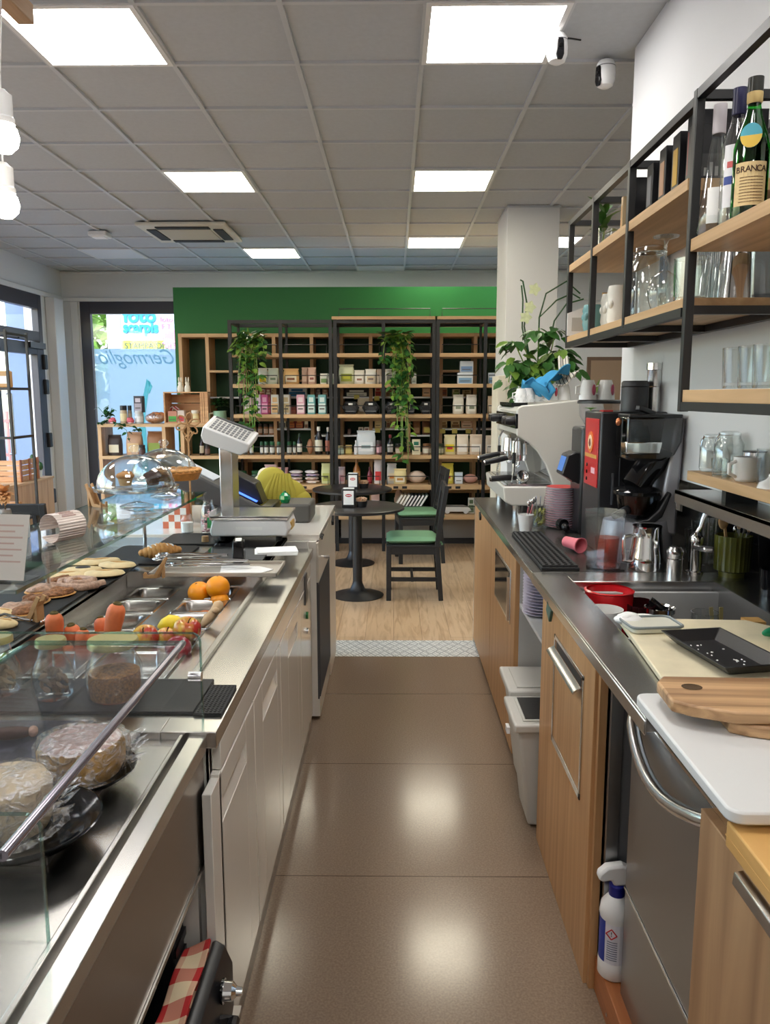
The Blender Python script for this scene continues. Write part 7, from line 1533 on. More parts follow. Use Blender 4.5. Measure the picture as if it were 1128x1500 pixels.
# ================================================================== CUBE SHELVES ON THE GREEN PARTITION
CYF, CYB = 8.46, 8.775
def cz(py): return ony(600, py, CYF).z
def cx(px, py=560): return ony(px, py, CYF).x
T = thing('cube_shelf', 'tall oak cube shelving with green back covering the green partition', 'shelf', (-.5, 8.6, 0)); CUBE = T
cxs = [cx(266), cx(305), cx(357), cx(402), cx(457), cx(500), cx(543), cx(599), cx(646), cx(696), cx(745), cx(790)]
z0c, z1c = .30, cz(488)
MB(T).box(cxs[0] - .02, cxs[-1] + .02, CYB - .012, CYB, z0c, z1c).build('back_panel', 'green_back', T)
for x in cxs: MB(T).box(x - .018, x + .018, CYF, CYB - .012, z0c, z1c).build('upright', 'oak', T)
for z in (z1c, cz(612), cz(672), .58, z0c): MB(T).box(cxs[0] - .02, cxs[-1] + .02, CYF + .002, CYB - .012, z - .036, z).build('board', 'oak_h', T)
for a, b, y in ((1, 2, 542), (2, 3, 542), (5, 6, 560), (6, 7, 542), (8, 9, 542), (3, 4, 556)): MB(T).box(cxs[a] + .018, cxs[b] - .018, CYF + .004, CYB - .012, cz(y) - .022, cz(y)).build('board', 'oak_h', T)
WH = {'u': cz(581), 'm': cz(627.5), 'l': cz(637)}
for a, b, k in ((1, 2, 'u'), (2, 3, 'u'), (3, 4, 'u'), (4, 5, 'u'), (5, 6, 'u'), (6, 7, 'u'), (7, 8, 'u'), (8, 9, 'u'), (2, 3, 'l'), (3, 4, 'm'), (4, 5, 'l'), (5, 6, 'l'), (6, 7, 'm'), (7, 8, 'l'), (8, 9, 'm'), (9, 10, 'm')):
    MB(T).box(cxs[a] + .018, cxs[b] - .018, CYF - .01, CYB - .012, WH[k] - .018, WH[k]).build('white_board', 'white_plastic', T)
struct(MB().box(cxs[0], 1.55, 8.40, CYB, .06, .295), 'plinth_panel', paint(150, 142, 134, .5)); struct(MB().box(cxs[0], 1.55, 8.38, CYB, 0, .06), 'baseboard_back', 'black_plastic')
# ------------------------------------------------------------------ three black racks standing in front
RYF, RYB = 7.95, 8.40
def rz_(py): return ony(600, py, RYF).z
def rx(px, py=560): return ony(px, py, RYF).x
RS = [rz_(520) + .018, rz_(565) + .018, rz_(609.5) + .018, rz_(669.5) + .018, rz_(713) + .02, rz_(757) + .02]
s = .034
for k, (pl, pm, pr, zt, lb) in enumerate(((335.5, 410, 483.5, 468, 'open black metal rack with oak boards, left of three, without a wooden top'), (490.5, 561.5, 636, 468, 'black metal rack with oak boards and wooden top, middle of three'), (642, 712, 786, 468, 'black metal rack with oak boards, right of three, partly behind the pillar'))):
    x0, xm, x1 = rx(pl, 470), rx(pm, 470), rx(pr, 470); T = thing('product_rack', lb, 'shelf', ((x0 + x1) / 2, 8.2, 0), group='product racks'); zt = rz_(zt)
    for x in (x0, xm, x1):
        for y in (RYF, RYB): MB(T).box(x - s / 2 * (1 if y < 8.2 else .7), x + s / 2 * (1 if y < 8.2 else .7), y, y + s, 0, zt).build('post', 'black_metal', T)
        MB(T).box(x - s / 2 + .002, x + s / 2 - .002, RYF + .002, RYB, zt - s, zt - .002).build('cross_bar', 'black_metal', T)
    for y in (RYF, RYB): MB(T).box(x0, x1, y + .001, y + s - .001, zt - s, zt - .001).build('top_rail', 'black_metal', T)
    if k: MB(T).box(x0 - .03, x1 + .03, RYF - .02, RYB + .04, zt, zt + .03).build('top_board', 'oak_h', T)
    for i, z in enumerate(RS): MB(T).box(x0 + s / 2, x1 - s / 2, RYF + .004, RYB + .02, z - (.036 if i < 4 else .05), z).build('shelf_board', 'oak_h', T)
    for i, z in enumerate(RS + ([zt + .03] if k else [])):
        hh = .085 if i < 6 else .075
        for a, b in (((x0, xm), (xm, x1)) if i < 6 else ((x0, x1),)): MB(T).tube([(a + .04, RYF + .012, z), (a + .04, RYF + .012, z + hh), (b - .04, RYF + .012, z + hh), (b - .04, RYF + .012, z)], .0045, 6).build('guard_rail', 'black_metal', T)
    for (a, b) in ((x0, xm), (xm, x1)):
        for q in range(3): MB(T).box(a + .1 + q * .09, a + .15 + q * .09, RYF + .0005, RYF + .004, RS[4] - .04, RS[4] - .015).build('board_slot', 'black_plastic', T) if q < 2 else None
# ------------------------------------------------------------------ goods
def dims(px0, px1, py, y, zs): a, b = ony(px0, py, y), ony(px1, py, y); return (a.x + b.x) / 2, b.x - a.x, ony((px0 + px1) / 2, py, y).z - zs
def good(kind, px0, px1, py, zs, label, col, lab=None, y=None, cat=None, group=None, d=None, mark=None, cap=None, name=None):
    y = y if y is not None else (RYF + .10); x, w, h = dims(px0, px1, py, y, zs); h = max(h, .03); d = d or min(.16, w * .7); c = paint(*col, .55)
    nm, ct = {'bag': ('flour_bag', 'bag'), 'box': ('carton', 'box'), 'jar': ('food_jar', 'jar'), 'bottle': ('bottle', 'bottle'), 'pack': ('soft_pack', 'bag')}[kind]
    T = thing(name or nm, label, cat or ct, (x, y + d / 2, zs), random.uniform(-.06, .06), group); m1 = paint(*lab, .5) if lab else None; m2 = paint(*mark, .5) if mark else None
    if kind == 'bag':
        mb = MB(); n = 16; rows = []
        for t, sx, sy in ((0, .92, .92), (.04, 1, 1), (.5, 1.0, 1.0), (.74, .97, .8), (.9, .9, .4), (.93, .97, .12), (1., .98, .06)):
            r = len(mb.v)
            for k in range(n): a = 2 * PI * k / n + PI / n; cx_, sy_ = math.cos(a), math.sin(a); q = (abs(cx_) ** 5 + abs(sy_) ** 5) ** -.2; mb.v.append(Vector((cx_ * q * w / 2 * sx + random.uniform(-.003, .003), sy_ * q * d / 2 * sy, h * t)))
            rows.append(r)
        for a, b in zip(rows, rows[1:]):
            for k in range(n): mb.f.append([a + k, a + (k + 1) % n, b + (k + 1) % n, b + k]); mb.mi.append(0)
        mb.f += [[rows[0] + k for k in range(n)][::-1], [rows[-1] + k for k in range(n)]]; mb.mi += [0, 0]
        mb.build('bag', c, T, smooth=50); yf = -d / 2 - .002
        if m1: MB().box(-w * .36, w * .36, yf - .002, yf + .003, h * .14, h * .52).build('label', m1, T)
        if m2: MB().box(-w * .24, w * .24, yf - .003, yf - .001, h * .26, h * .40).build('printed_mark', m2, T); MB().box(-w * .4, w * .4, -d * .24, -d * .2, h * .925, h * .99).build('fold', m2, T) if False else None
    elif kind == 'box':
        MB().box(-w / 2, w / 2, -d / 2, d / 2, 0, h).build('box', c, T, bevel=.002); yf = -d / 2
        if m1: MB().box(-w * .42, w * .42, yf - .0015, yf, h * .08, h * .55).build('label', m1, T)
        if m2: MB().box(-w * .30, w * .30, yf - .0025, yf - .0005, h * .62, h * .86).build('printed_mark', m2, T)
        if lab or mark: MB().box(-w * .34, w * .30, yf - .003, yf - .001, h * .24, h * .30).build('print_line', paint(90, 84, 80, .6), T)
    elif kind == 'jar':
        r = w / 2; hc = h * .24; MB().lathe([(0, 0), (r * .92, 0), (r, h * .08), (r, h * .62), (r * .86, h * .74), (r * .86, h * .76), (0, h * .76)], n=18).build('jar', c, T, smooth=50); MB().lathe([(r * .9, h * .74), (r * .93, h * .76), (r * .93, h * .98), (r * .85, h), (0, h)], n=18).build('lid', paint(*(cap or (40, 40, 40)), .4), T)
        if m1: curved(r * 1.01, h * .14, h * .56, -PI * .9, -PI * .1, 8).build('label', m1, T)
    elif kind == 'bottle':
        r = w / 2; MB().lathe([(0, 0), (r * .95, 0), (r, h * .03), (r, h * .6), (r * .4, h * .78), (r * .36, h * .95), (0, h * .95)], n=18).build('glass', paint(*col, .12), T, smooth=50); MB().lathe([(r * .4, h * .84), (r * .44, h * .86), (r * .44, h), (0, h)], n=16).build('cap', paint(*(cap or (30, 30, 30)), .4), T)
        if m1: curved(r * 1.01, h * .12, h * .52, -PI * .92, -PI * .08, 8).build('label', m1, T)
    elif kind == 'pack':
        mb = MB(); mb.ell((0, 0, h / 2), w / 2, d / 2, h / 2, 16, 8); 
        for v in mb.v: v.z = max(0.0, min(h, v.z)); 
        mb.build('pack', c, T, smooth=70); e = MB(); e.box(-w / 2 - .004, w / 2 + .004, -.006, .006, h * .4, h * .6); e.build('seam', m1 or c, T)
    return T
R1, R2, R3, R4, R5, R6 = RS; YC = CYF + .03
# second board
good('box', 348, 359, 547, R2, 'cream and brown carton half behind the left trailing plant', (206, 186, 160), (150, 110, 84)); good('bag', 377.5, 391, 539, R2, 'pale bag with yellow label beside the left trailing plant', (212, 212, 200), (226, 196, 40))
good('bag', 391.5, 407.5, 539, R2, 'pale grey green bag next to the yellow labelled bag', (206, 214, 196), (220, 220, 206), mark=(120, 140, 110)); good('bag', 414, 437, 539.5, R2, 'broad orange and cream bag right of the first rack mid post', (222, 180, 120), (236, 226, 200), mark=(140, 90, 60))
good('bag', 441.5, 450.5, 538, R2, 'narrow brown bag beside the pinkish brown bag', (160, 130, 112), (190, 160, 140)); good('bag', 450.5, 462.5, 538, R2, 'pinkish brown tall bag in the upper row of the left rack', (196, 160, 142), (226, 206, 190), mark=(150, 90, 80))
good('bag', 468.6, 480, 547, R2, 'small white and green bag near the joint of the racks', (226, 226, 214), (120, 150, 96)); good('bag', 481, 490, 547.5, R2, 'pale small bag behind the doubled black posts', (222, 222, 212), (190, 200, 180))
good('bag', 496, 518, 533.5, R2, 'tall pale green pouch with olive print in the middle rack', (216, 220, 186), (150, 160, 60), mark=(196, 196, 60)); good('bag', 519, 534, 542, R2, 'white flour bag beside the tall pale green pouch', (232, 226, 216), (240, 236, 230), mark=(150, 110, 90))
good('bag', 535, 551, 540.5, R2, 'white flour bag with pale print, left of the middle mid post', (236, 232, 224), (220, 200, 170), mark=(130, 110, 100)); good('bag', 552, 560, 540.5, R2, 'brownish bag just left of the middle mid post', (176, 156, 140), (200, 186, 170)); good('bag', 564, 581, 540.5, R2, 'grey white bag right of the middle mid post', (214, 210, 202), (190, 186, 176)); good('box', 603, 610, 547, R2, 'small white box right of the middle trailing plant', (226, 226, 220), (190, 200, 190))
B_ = good('box', 671, 693.5, 546, R2, 'white and blue box lying low in the right rack', (220, 228, 236), (130, 170, 206), d=.16); good('box', 674.5, 694, 529, R2 + dims(671, 693.5, 546, RYF + .1, R2)[2] + .002, 'grey blue box stacked on the white and blue box', (190, 198, 206), (110, 140, 180), d=.16); good('box', 716, 727, 546, R2, 'white and blue box at the pillar edge of the right rack', (216, 226, 236), (130, 170, 206))
# upper white boards (in the cubes)
for a, b, t, col, lb, c2 in ((397, 403, 569, (226, 204, 170), 'small cream box on the white board by the left mid post', (160, 110, 80)), (370, 378, 571, (200, 160, 120), 'small tan box behind the left trailing plant', (230, 214, 190)), (380, 388, 570, (222, 206, 186), 'small pale box second behind the left trailing plant', (170, 90, 70)), (389, 396, 569, (170, 90, 80), 'small red brown box on the white board of the left rack', (226, 210, 190)), (421, 449, 568, (210, 222, 230), 'wide white box with blue band on the upper white board', (40, 120, 180)), (463, 470, 569, (70, 56, 56), 'small dark box on the upper white board near the double post', (160, 140, 130)), (472, 480, 569.5, (150, 110, 84), 'small brown box beside the small dark box', (226, 210, 190)),
                           (505, 540, 570, (30, 30, 34), 'long black box with white dots on the upper white board', (220, 220, 210)), (549, 558.5, 567, (214, 186, 150), 'pair of stacked beige packets left of the middle mid post', (180, 60, 50)), (565, 578, 570.5, (222, 204, 170), 'cream packet right of the middle mid post', (150, 110, 80)), (619, 631, 561, (206, 150, 106), 'terracotta stacked packets at the right of the middle rack', (226, 190, 150)), (645, 655.5, 562, (206, 170, 130), 'tan tall packet at the left of the right rack', (150, 90, 60)), (663, 674, 570, (200, 190, 150), 'small greenish packet on the white board of the right rack', (110, 130, 60)), (678, 690, 571, (200, 180, 130), 'small tan packet right of the greenish packet', (130, 110, 60))):
    good('box', a, b, t, WH['u'], lb, col, c2, y=YC, d=.09, mark=c2)
# third board: cartons and hexagonal trays
for a, b, col, c2, lb in ((374.5, 382, (206, 170, 196), (226, 206, 222), 'lilac tall carton beside the magenta carton'), (382.5, 392, (206, 90, 146), (232, 170, 200), 'magenta tall carton with white print'), (392.3, 396, (120, 40, 56), (160, 70, 80), 'narrow dark red carton right of the magenta carton'), (396.5, 407.5, (222, 222, 218), (226, 190, 140), 'white tall carton with orange foot, left of the left mid post'), (413, 424, (226, 224, 216), (200, 180, 140), 'white tall carton right of the left mid post'), (434.5, 446, (222, 170, 190), (236, 216, 222), 'pink tall carton in the left rack'), (450, 461, (110, 176, 180), (216, 232, 230), 'teal carton left of the last teal carton'), (466, 477.5, (120, 180, 184), (216, 232, 230), 'teal carton nearest the double post')):
    good('box', a, b, 578, R3, lb, col, c2, d=.10, mark=c2)
good('box', 425, 433.5, 596, R3, 'small brown red box between white and pink cartons', (120, 60, 50), (150, 84, 70), y=RYF + .2)
good('bag', 357, 370, 580, R3, 'pale pink bag behind the left trailing plant on the carton board', (200, 176, 176), (226, 210, 206)); 
def hextray(a, b, lb):
    x, w, h = dims(a, b, 588, RYF + .09, R3); T = thing('hexagonal_pack', lb, 'box', (x, RYF + .16, R3), group='black hexagonal packs'); o = [(-w * .28, 0), (w * .28, 0), (w / 2, h * .5), (w * .3, h), (-w * .3, h), (-w / 2, h * .5)]
    MB().prism(o, 'y', -.07, .07).build('tray', 'black_gloss', T, bevel=.004); MB().prism([(p * .72, .02 + q * .72) for p, q in o], 'y', -.074, -.07).build('window', 'smoke_glass', T); MB().box(-w * .12, w * .12, -.076, -.07, h * .72, h * .86).build('label', 'paper', T); MB().box(-w * .3, w * .3, -.0755, -.07, h * .2, h * .26).build('print_line', 'grey_plastic', T)
hextray(501, 526, 'black hexagonal pack at the left of the middle rack'); hextray(530, 556, 'black hexagonal pack left of the middle mid post'); hextray(563.5, 583, 'black hexagonal pack right of the middle mid post'); hextray(596, 609, 'black hexagonal pack half behind the middle trailing plant'); hextray(614, 634, 'black hexagonal pack at the right end of the middle rack')
good('bag', 523, 541, 583, R3, 'beige bag behind the two left hexagonal packs', (206, 190, 160), (226, 216, 200), y=RYF + .26); good('bag', 585, 594, 590, R3, 'cream small bag behind the middle trailing plant', (226, 216, 196), (200, 170, 120))
good('bag', 664, 679.5, 578, R3, 'white grey bag with round print, left in the right rack', (214, 208, 196), (230, 228, 220), mark=(140, 150, 130)); good('bag', 683.5, 699, 578, R3, 'white grey bag with round print, right in the right rack', (212, 206, 196), (230, 228, 220), mark=(130, 140, 120)); good('bag', 715, 724, 580, R3, 'tan bag at the pillar edge in the right rack', (206, 180, 150), (226, 210, 190))
# lower white boards
for k, (a, b) in enumerate(((370, 375.5), (377, 384), (385.5, 392.5), (393.5, 401.5))): good('jar', a, b, 621, WH['l'], 'small brown preserve jar on the white board, %s from the left' % ORD[k], (170, 120, 84), (230, 214, 196), y=YC + .02, cap=(70, 60, 56), group='brown preserve jars')
good('box', 350, 356, 613, WH['l'], 'tan box behind the left trailing plant stems', (200, 160, 110), (226, 206, 170), y=YC)
for k, (a, b, lb) in enumerate(((408, 418.5, 'cream narrow box with black mark left of the dark red boxes'),)): good('box', a, b, 613, WH['m'], lb, (214, 204, 176), (60, 60, 60), y=YC)
for k, (a, b) in enumerate(((422, 432), (433, 444))): good('box', a, b, 614, WH['m'], 'dark red box on the white board, %s of the pair' % ('left' if k == 0 else 'right'), (134, 44, 44), (206, 120, 70), y=YC, mark=(214, 150, 80))
good('box', 446, 451, 617, WH['m'], 'tiny white card beside the dark red boxes', (226, 216, 200), (150, 110, 90), y=YC, d=.02)
for a, b, t, k, col, c2, lb in ((525, 532, 626, 'l', (222, 214, 206), (120, 110, 110), 'small white box behind the big white pouch, left'), (533.5, 541, 626, 'l', (222, 214, 206), (150, 110, 100), 'small white box behind the big white pouch, right'), (509, 514, 628, 'l', (60, 40, 36), (110, 80, 70), 'small dark jar shaped box in the shade left of the big pouch'), (549, 559, 612, 'm', (206, 180, 120), (226, 206, 150), 'yellowish packet stack left of the middle mid post'), (566, 571.5, 612, 'm', (222, 206, 170), (140, 96, 70), 'cream packet stack right of the middle mid post'), (572.5, 579, 613, 'm', (160, 120, 84), (220, 200, 170), 'brown packet stack beside the cream stack'), (645, 655, 617, 'm', (214, 190, 140), (150, 110, 60), 'yellowish small box, first over the price tags'), (661, 673.5, 617, 'm', (214, 190, 140), (130, 90, 50), 'yellowish small box, second over the price tags'), (676, 693, 613, 'm', (200, 150, 120), (226, 200, 170), 'brown and cream wide packets, third over the price tags')):
    good('box', a, b, t, WH[k], lb, col, c2, y=YC, d=.08, mark=c2)
good('bag', 605, 616, 617, WH['l'], 'brown cookie bag right of the middle trailing plant', (140, 96, 64), (180, 140, 100), y=YC, d=.08); good('bag', 618.5, 630.5, 615, WH['l'], 'dark cookie bag with yellow tag at the right of the middle rack', (110, 70, 50), (206, 170, 90), y=YC, d=.08)
for k, (px, py, lb) in enumerate(((522.5, 581, 'yellow price tag below the long black box'), (552, 583, 'yellow price tag below the beige packets'), (553, 630, 'yellow price tag below the yellowish packet stack'), (648.5, 631, 'yellow price tag below the first small box'), (666, 631, 'yellow price tag below the second small box'), (686, 631, 'yellow price tag below the wide packets'), (626, 630, 'yellow price tag on the dark cookie bag board'))):
    q = ony(px, py, CYF - .015); solo(MB().box(-.028, .028, -.0015, .0015, -.028, .018).box(-.02, .02, -.002, -.0015, -.012, -.006), 'price_tag', paint(214, 196, 100, .6), lb, 'price tag', (q.x, CYF - .0114, q.z), 'yellow price tags')
# fourth board: spice jars, bottles, jars, bags
for k, (a, b) in enumerate(((348, 354), (355.5, 362), (365, 371), (380.5, 385.5), (386.5, 393), (394.5, 402), (405, 411.5), (420, 427), (428.7, 433.5))): good('jar', a, b, 647, R4, 'green lidded spice jar in the row on the fourth board, %s from the left' % ORD[k], (70, 66, 60), (206, 206, 200), cap=(24, 84, 50), group='green lidded spice jars')
good('bottle', 434.5, 442, 635, R4, 'dark bottle with white label at the end of the spice jars', (24, 22, 22), (222, 220, 212), cap=(40, 60, 50)); good('pack', 449, 458.5, 643, R4, 'brown wrapped sweet beside the dark bottle', (150, 104, 76), (220, 200, 180), d=.08)
good('bottle', 460.5, 472, 625, R4, 'tall dark bottle with white cap and cream label', (22, 20, 20), (216, 212, 196), cap=(214, 214, 210)); good('bottle', 476, 484, 626, R4, 'tall dark bottle with brown label beside the white capped bottle', (26, 20, 20), (160, 96, 80), cap=(200, 200, 196))
good('jar', 491.5, 504, 653, R4, 'glass jar with pale green label at the left of the middle rack', (150, 170, 160), (206, 226, 216), cap=(190, 180, 140)); good('jar', 505.5, 516, 652, R4, 'honey jar with yellow label beside the pale green jar', (150, 130, 70), (206, 186, 110), cap=(190, 170, 120)); good('bottle', 518.5, 524, 645, R4, 'small white bottle left of the big white pouch', (206, 214, 222), (226, 226, 230), cap=(220, 220, 220)); good('bag', 522, 550, 631, R4, 'big white printed stand up pouch on the fourth board', (206, 214, 222), (226, 230, 236), mark=(150, 170, 176), d=.12)
good('jar', 551, 560, 645, R4, 'dark jam jar left of the middle mid post', (80, 40, 46), (206, 160, 170), cap=(60, 50, 50)); good('bottle', 567, 576, 637, R4, 'dark bottle with red neck and white label right of the mid post', (30, 24, 26), (220, 216, 210), cap=(150, 50, 60)); good('jar', 579, 589, 650, R4, 'brown jar behind the lower end of the middle trailing plant', (120, 86, 60), (206, 190, 170)); good('box', 604, 616, 644, R4, 'cream carton with ring marks and green top', (226, 216, 190), (210, 200, 170), mark=(40, 110, 90), d=.09); good('jar', 619, 632, 650, R4, 'wide jar at the right end of the middle rack', (150, 120, 96), (214, 206, 190), cap=(130, 90, 60))
good('jar', 640, 650.5, 650, R4, 'green olive jar at the left of the right rack', (110, 116, 70), (206, 200, 170), cap=(60, 70, 50)); good('bag', 651, 668, 637, R4, 'white and yellow flour bag on the fourth board of the right rack', (226, 214, 170), (222, 200, 50), mark=(200, 60, 60)); good('bag', 669.5, 687, 636.5, R4, 'cream bag in clear wrap beside the yellow flour bag', (222, 208, 190), (232, 228, 222)); good('bag', 688.5, 708, 636.5, R4, 'beige bag in clear wrap, right of the cream bag', (206, 186, 166), (228, 222, 214)); good('bag', 712, 722, 638, R4, 'beige bag at the pillar edge on the fourth board', (206, 190, 172), (228, 222, 214))
# fifth board
for k, (a, b, lb) in enumerate(((350, 361, 'dark green lidded jar low on the fifth board, left'), (367, 383, 'dark green wrapped jars low on the fifth board, beside the pink bag'))): good('jar', a, b, 690, R5, lb, (44, 60, 44), (70, 90, 60), cap=(20, 70, 40))
good('bag', 386.5, 404.5, 681, R5, 'clear bag with white and violet label on the fifth board', (206, 176, 176), (226, 226, 236), mark=(120, 120, 176)); good('bag', 405.5, 421.5, 685, R5, 'pink clear bag by the left mid post on the fifth board', (200, 150, 146), (216, 180, 176))
hh = 0
for c_, (a, b, nm) in enumerate(((423, 446, 'left'), (446, 469, 'right'))):
    z = R5
    for k in range(4): h_ = .036; q = ony((a + b) / 2, 700, RYF + .15); T = thing('soft_pack', 'folded soft pack in the %s pile on the fifth board, %s from the bottom' % (nm, ORD[k]), 'bag', (q.x + random.uniform(-.01, .01), RYF + .15, z), random.uniform(-.1, .1), 'folded soft packs'); w = .145; mb = MB(); mb.ell((0, 0, h_ / 2), w / 2, .07, h_ / 2, 16, 8); mb.build('pack', paint(*((222, 200, 190), (228, 216, 206), (190, 170, 190), (226, 220, 226))[k], .4), T, smooth=70); MB().box(-w * .3, w * .3, -.066, -.05, h_ * .3, h_ * .6).build('label', paint(*((236, 228, 220), (170, 120, 110), (120, 120, 170), (236, 232, 232))[k], .5), T); z += h_ - .002
good('bag', 470.5, 484.5, 679, R5, 'pale olive bag on the fifth board beside the farther table', (200, 204, 150), (176, 180, 96), mark=(110, 110, 60)); good('bag', 496, 505, 684, R5, 'white and pink bag behind the napkin holder', (216, 196, 200), (206, 150, 160)); good('bottle', 517, 527.5, 673, R5, 'amber oil bottle behind the farther table', (150, 96, 44), (190, 140, 80), cap=(150, 110, 70)); good('bottle', 538, 545, 684, R5, 'small dark red bottle beside the red labelled bag', (110, 24, 34), (150, 40, 50), cap=(90, 30, 40)); good('bag', 548, 560, 674, R5, 'silver bag with red label left of the middle mid post', (206, 196, 196), (196, 50, 50)); good('bag', 567, 581, 679, R5, 'grey white bag with orange print right of the mid post', (206, 202, 196), (222, 206, 180), mark=(206, 130, 60)); good('bag', 577, 595.5, 687, R5, 'cream yellow bag in front on the fifth board', (226, 206, 150), (236, 226, 206), mark=(200, 140, 60), y=RYF + .05)
good('pack', 598, 624, 690, R5, 'bundle of pale pink packets leaning behind the chair backs', (214, 190, 174), (196, 160, 150), d=.12); good('bag', 647, 665, 679, R5, 'bright yellow bag with red print in the right rack', (220, 204, 80), (226, 216, 110), mark=(196, 70, 50)); good('box', 666.5, 678, 692, R5, 'pale blue small box beside the bright yellow bag', (200, 214, 230), (226, 230, 236)); good('pack', 679, 700, 695, R5, 'pink wrapped packet lying at the right of the fifth board', (200, 150, 140), (220, 196, 186), d=.12)
# lowest board: leaning books, small frames, white object
for k in range(8):
    q = ony(572 + 5.2 * k, 742, RYF + .06); T = thing('leaning_book', 'slim book leaning on the lowest board behind the chair, %s from the left' % ORD[k], 'book', (q.x, RYF + .13, R6), group='leaning books'); c_ = ((226, 216, 196), (206, 196, 176), (232, 226, 214), (40, 48, 54), (30, 36, 40), (46, 60, 66), (60, 84, 78), (120, 140, 128))[k]
    mb = MB(); mb.xf = Matrix.Rotation(.55, 4, 'Y'); mb.box(-.011, .011, -.09, .09, .007, .235); mb.build('cover', paint(*c_, .5), T); mb = MB(); mb.xf = Matrix.Rotation(.55, 4, 'Y'); mb.box(-.008, .008, -.0905, -.088, .012, .228); mb.build('pages', 'paper', T)
T = thing('white_tray', 'white shaped tray with round wheels lying on the lowest board of the right rack', 'tray', (ony(668, 745, RYF + .1).x, RYF + .14, R6)); mb = MB(); mb.prism([(-.14, .03), (-.12, .02), (.12, .02), (.16, .03), (.14, .06), (.08, .075), (-.12, .075), (-.13, .10), (-.14, .10)], 'y', -.06, .08); mb.build('tray', 'white_plastic', T, bevel=.006)
for x in (-.09, .10): MB().cyl((x, -.066, .024), (x, -.05, .024), .024).build('wheel', 'white_plastic', T)
good('box', 686, 695, 729, R6, 'small framed picture on the lowest board at the right', (222, 222, 214), (120, 140, 110), d=.02, name='picture_frame', cat='picture frame', mark=(90, 110, 80)); good('box', 543.5, 556, 716, R6, 'small printed card standing behind the nearer table', (206, 170, 160), (226, 206, 200), d=.02, name='printed_card', cat='card'); good('pack', 578, 591, 716, R6, 'small pink packet above the leaning books', (206, 176, 160), (226, 206, 190), d=.06, y=RYF + .25)
# trailing plants on the racks
def trailing(pxc, label, tips, y, seed, pot=(206, 196, 170)):
    rnd = random.Random(seed); c = ony(pxc, 517, y); T = thing('trailing_pothos', label, 'plant', (c.x, y + .12, RS[0]), group='trailing pothos on the racks'); MB().lathe([(0, 0), (.055, 0), (.075, .12), (.07, .12), (.066, .1), (0, .1)], n=22).build('pot', paint(*pot, .6), T)
    vs = []
    for (px, py, up) in tips:
        e = ony(px, py, y - .10) - T.location; vs.append([(0, 0, .10), (e.x * .5, -.08, .13 + up), (e.x * .85, -.20, min(.05 + up, (e.z) * .3 + .1)), (e.x * .95, e.y - .0, e.z * .6), (e.x, e.y, e.z)])
    mb = MB()
    for v in vs: mb.tube(v, .004, 5)
    mb.build('vines', 'leaf_light', T)
    for nm, m, n in (('leaves', 'leaf_green', 11), ('young_leaves', 'leaf_light', 8), ('dark_leaves', 'leaf_dark', 6)):
        mb = MB()
        for v in vs: vine_leaves(mb, v, n, .078, .048, rnd, .055)
        for _ in range(n * 2): a = rnd.random() * 6.3; mb.leaf((.11 * math.cos(a) * rnd.random(), -.08 + .1 * math.sin(a), .1 + .10 * rnd.random()), (math.cos(a), math.sin(a) - .3, rnd.uniform(-.3, .9)), (0, 0, 1), .10, .06)
        mb.build(nm, m, T, smooth=60)
trailing(364, 'pothos trailing down the left rack to the spice jars', ((352, 530, .05), (388, 515, .05), (345, 515, .1), (378, 560, .02), (362, 600, .0), (366, 625, .0), (350, 580, .02), (376, 590, .02), (371, 660, .0), (360, 540, .12), (358, 640, 0), (374, 640, 0)), RYF - .03, 31)
trailing(580, 'pothos trailing down the middle rack to the fifth board', ((560, 530, .04), (604, 545, .05), (578, 560, .0), (592, 590, .02), (600, 600, .02), (585, 610, 0), (595, 640, 0), (588, 655, 0), (598, 680, 0), (590, 676, 0), (582, 625, 0), (575, 580, .03)), RYF - .03, 57, (196, 150, 80))
# ================================================================== LOW CUBE SHELF BEFORE THE WINDOW
LY = 8.08; LZ = ony(200, 621, LY).z
def lx(px, py=640): return ony(px, py, LY).x
T = thing('low_cube_shelf', 'low oak cube shelf standing before the shop window', 'shelf', (-2.5, 8.25, 0)); lv = [lx(146), lx(240), lx(267), lx(334)]
z2 = ony(200, 668, LY).z
for x in lv: MB(T).box(x - .018, x + .018, LY, LY + .34, 0, LZ - .03).build('upright', 'oak', T)
for z in (LZ, z2, .40, .08): MB(T).box(lv[0] - .02, lv[-1] + .02, LY - .002, LY + .34, z - .032, z).build('board', 'oak_h', T)
MB(T).box(lv[2], lv[3], LY + .32, LY + .34, 0, LZ - .03).build('back_panel', 'green_back', T)
def on(px0, px1, py, zs, **k): return dims(px0, px1, py, LY + .08, zs)
# crate and contents
x, w, h = on(239, 307, 574, LZ)
T = thing('wooden_crate', 'wooden fruit crate lying on its side on the low shelf, holding sweets', 'crate', (x, LY + .16, LZ)); w -= .02
for k in range(3): z0 = .02 + k * (h - .04) / 3; MB().box(-w / 2, w * .32, .13, .14, z0, z0 + (h - .04) / 3 - .006).build('slat', 'crate_wood', T)
for a, b in ((0, .012), (h - .012, h)): MB().box(-w / 2, w / 2, -.12, .14, a, b).build('slat', 'crate_wood', T)
MB().box(-w / 2, -w / 2 + .014, -.12, .13, .012, h - .012).build('end_board', 'crate_wood', T); MB().box(w * .32, w * .36, -.12, .13, .012, h - .012).build('end_board', 'crate_wood', T); MB().box(w * .42, w / 2, -.125, -.11, .012, h - .012).build('post', 'crate_wood', T); MB().box(w * .37, w * .41, -.125, -.11, .012, h - .012).build('post', 'crate_wood', T)
zc = LZ + .0125
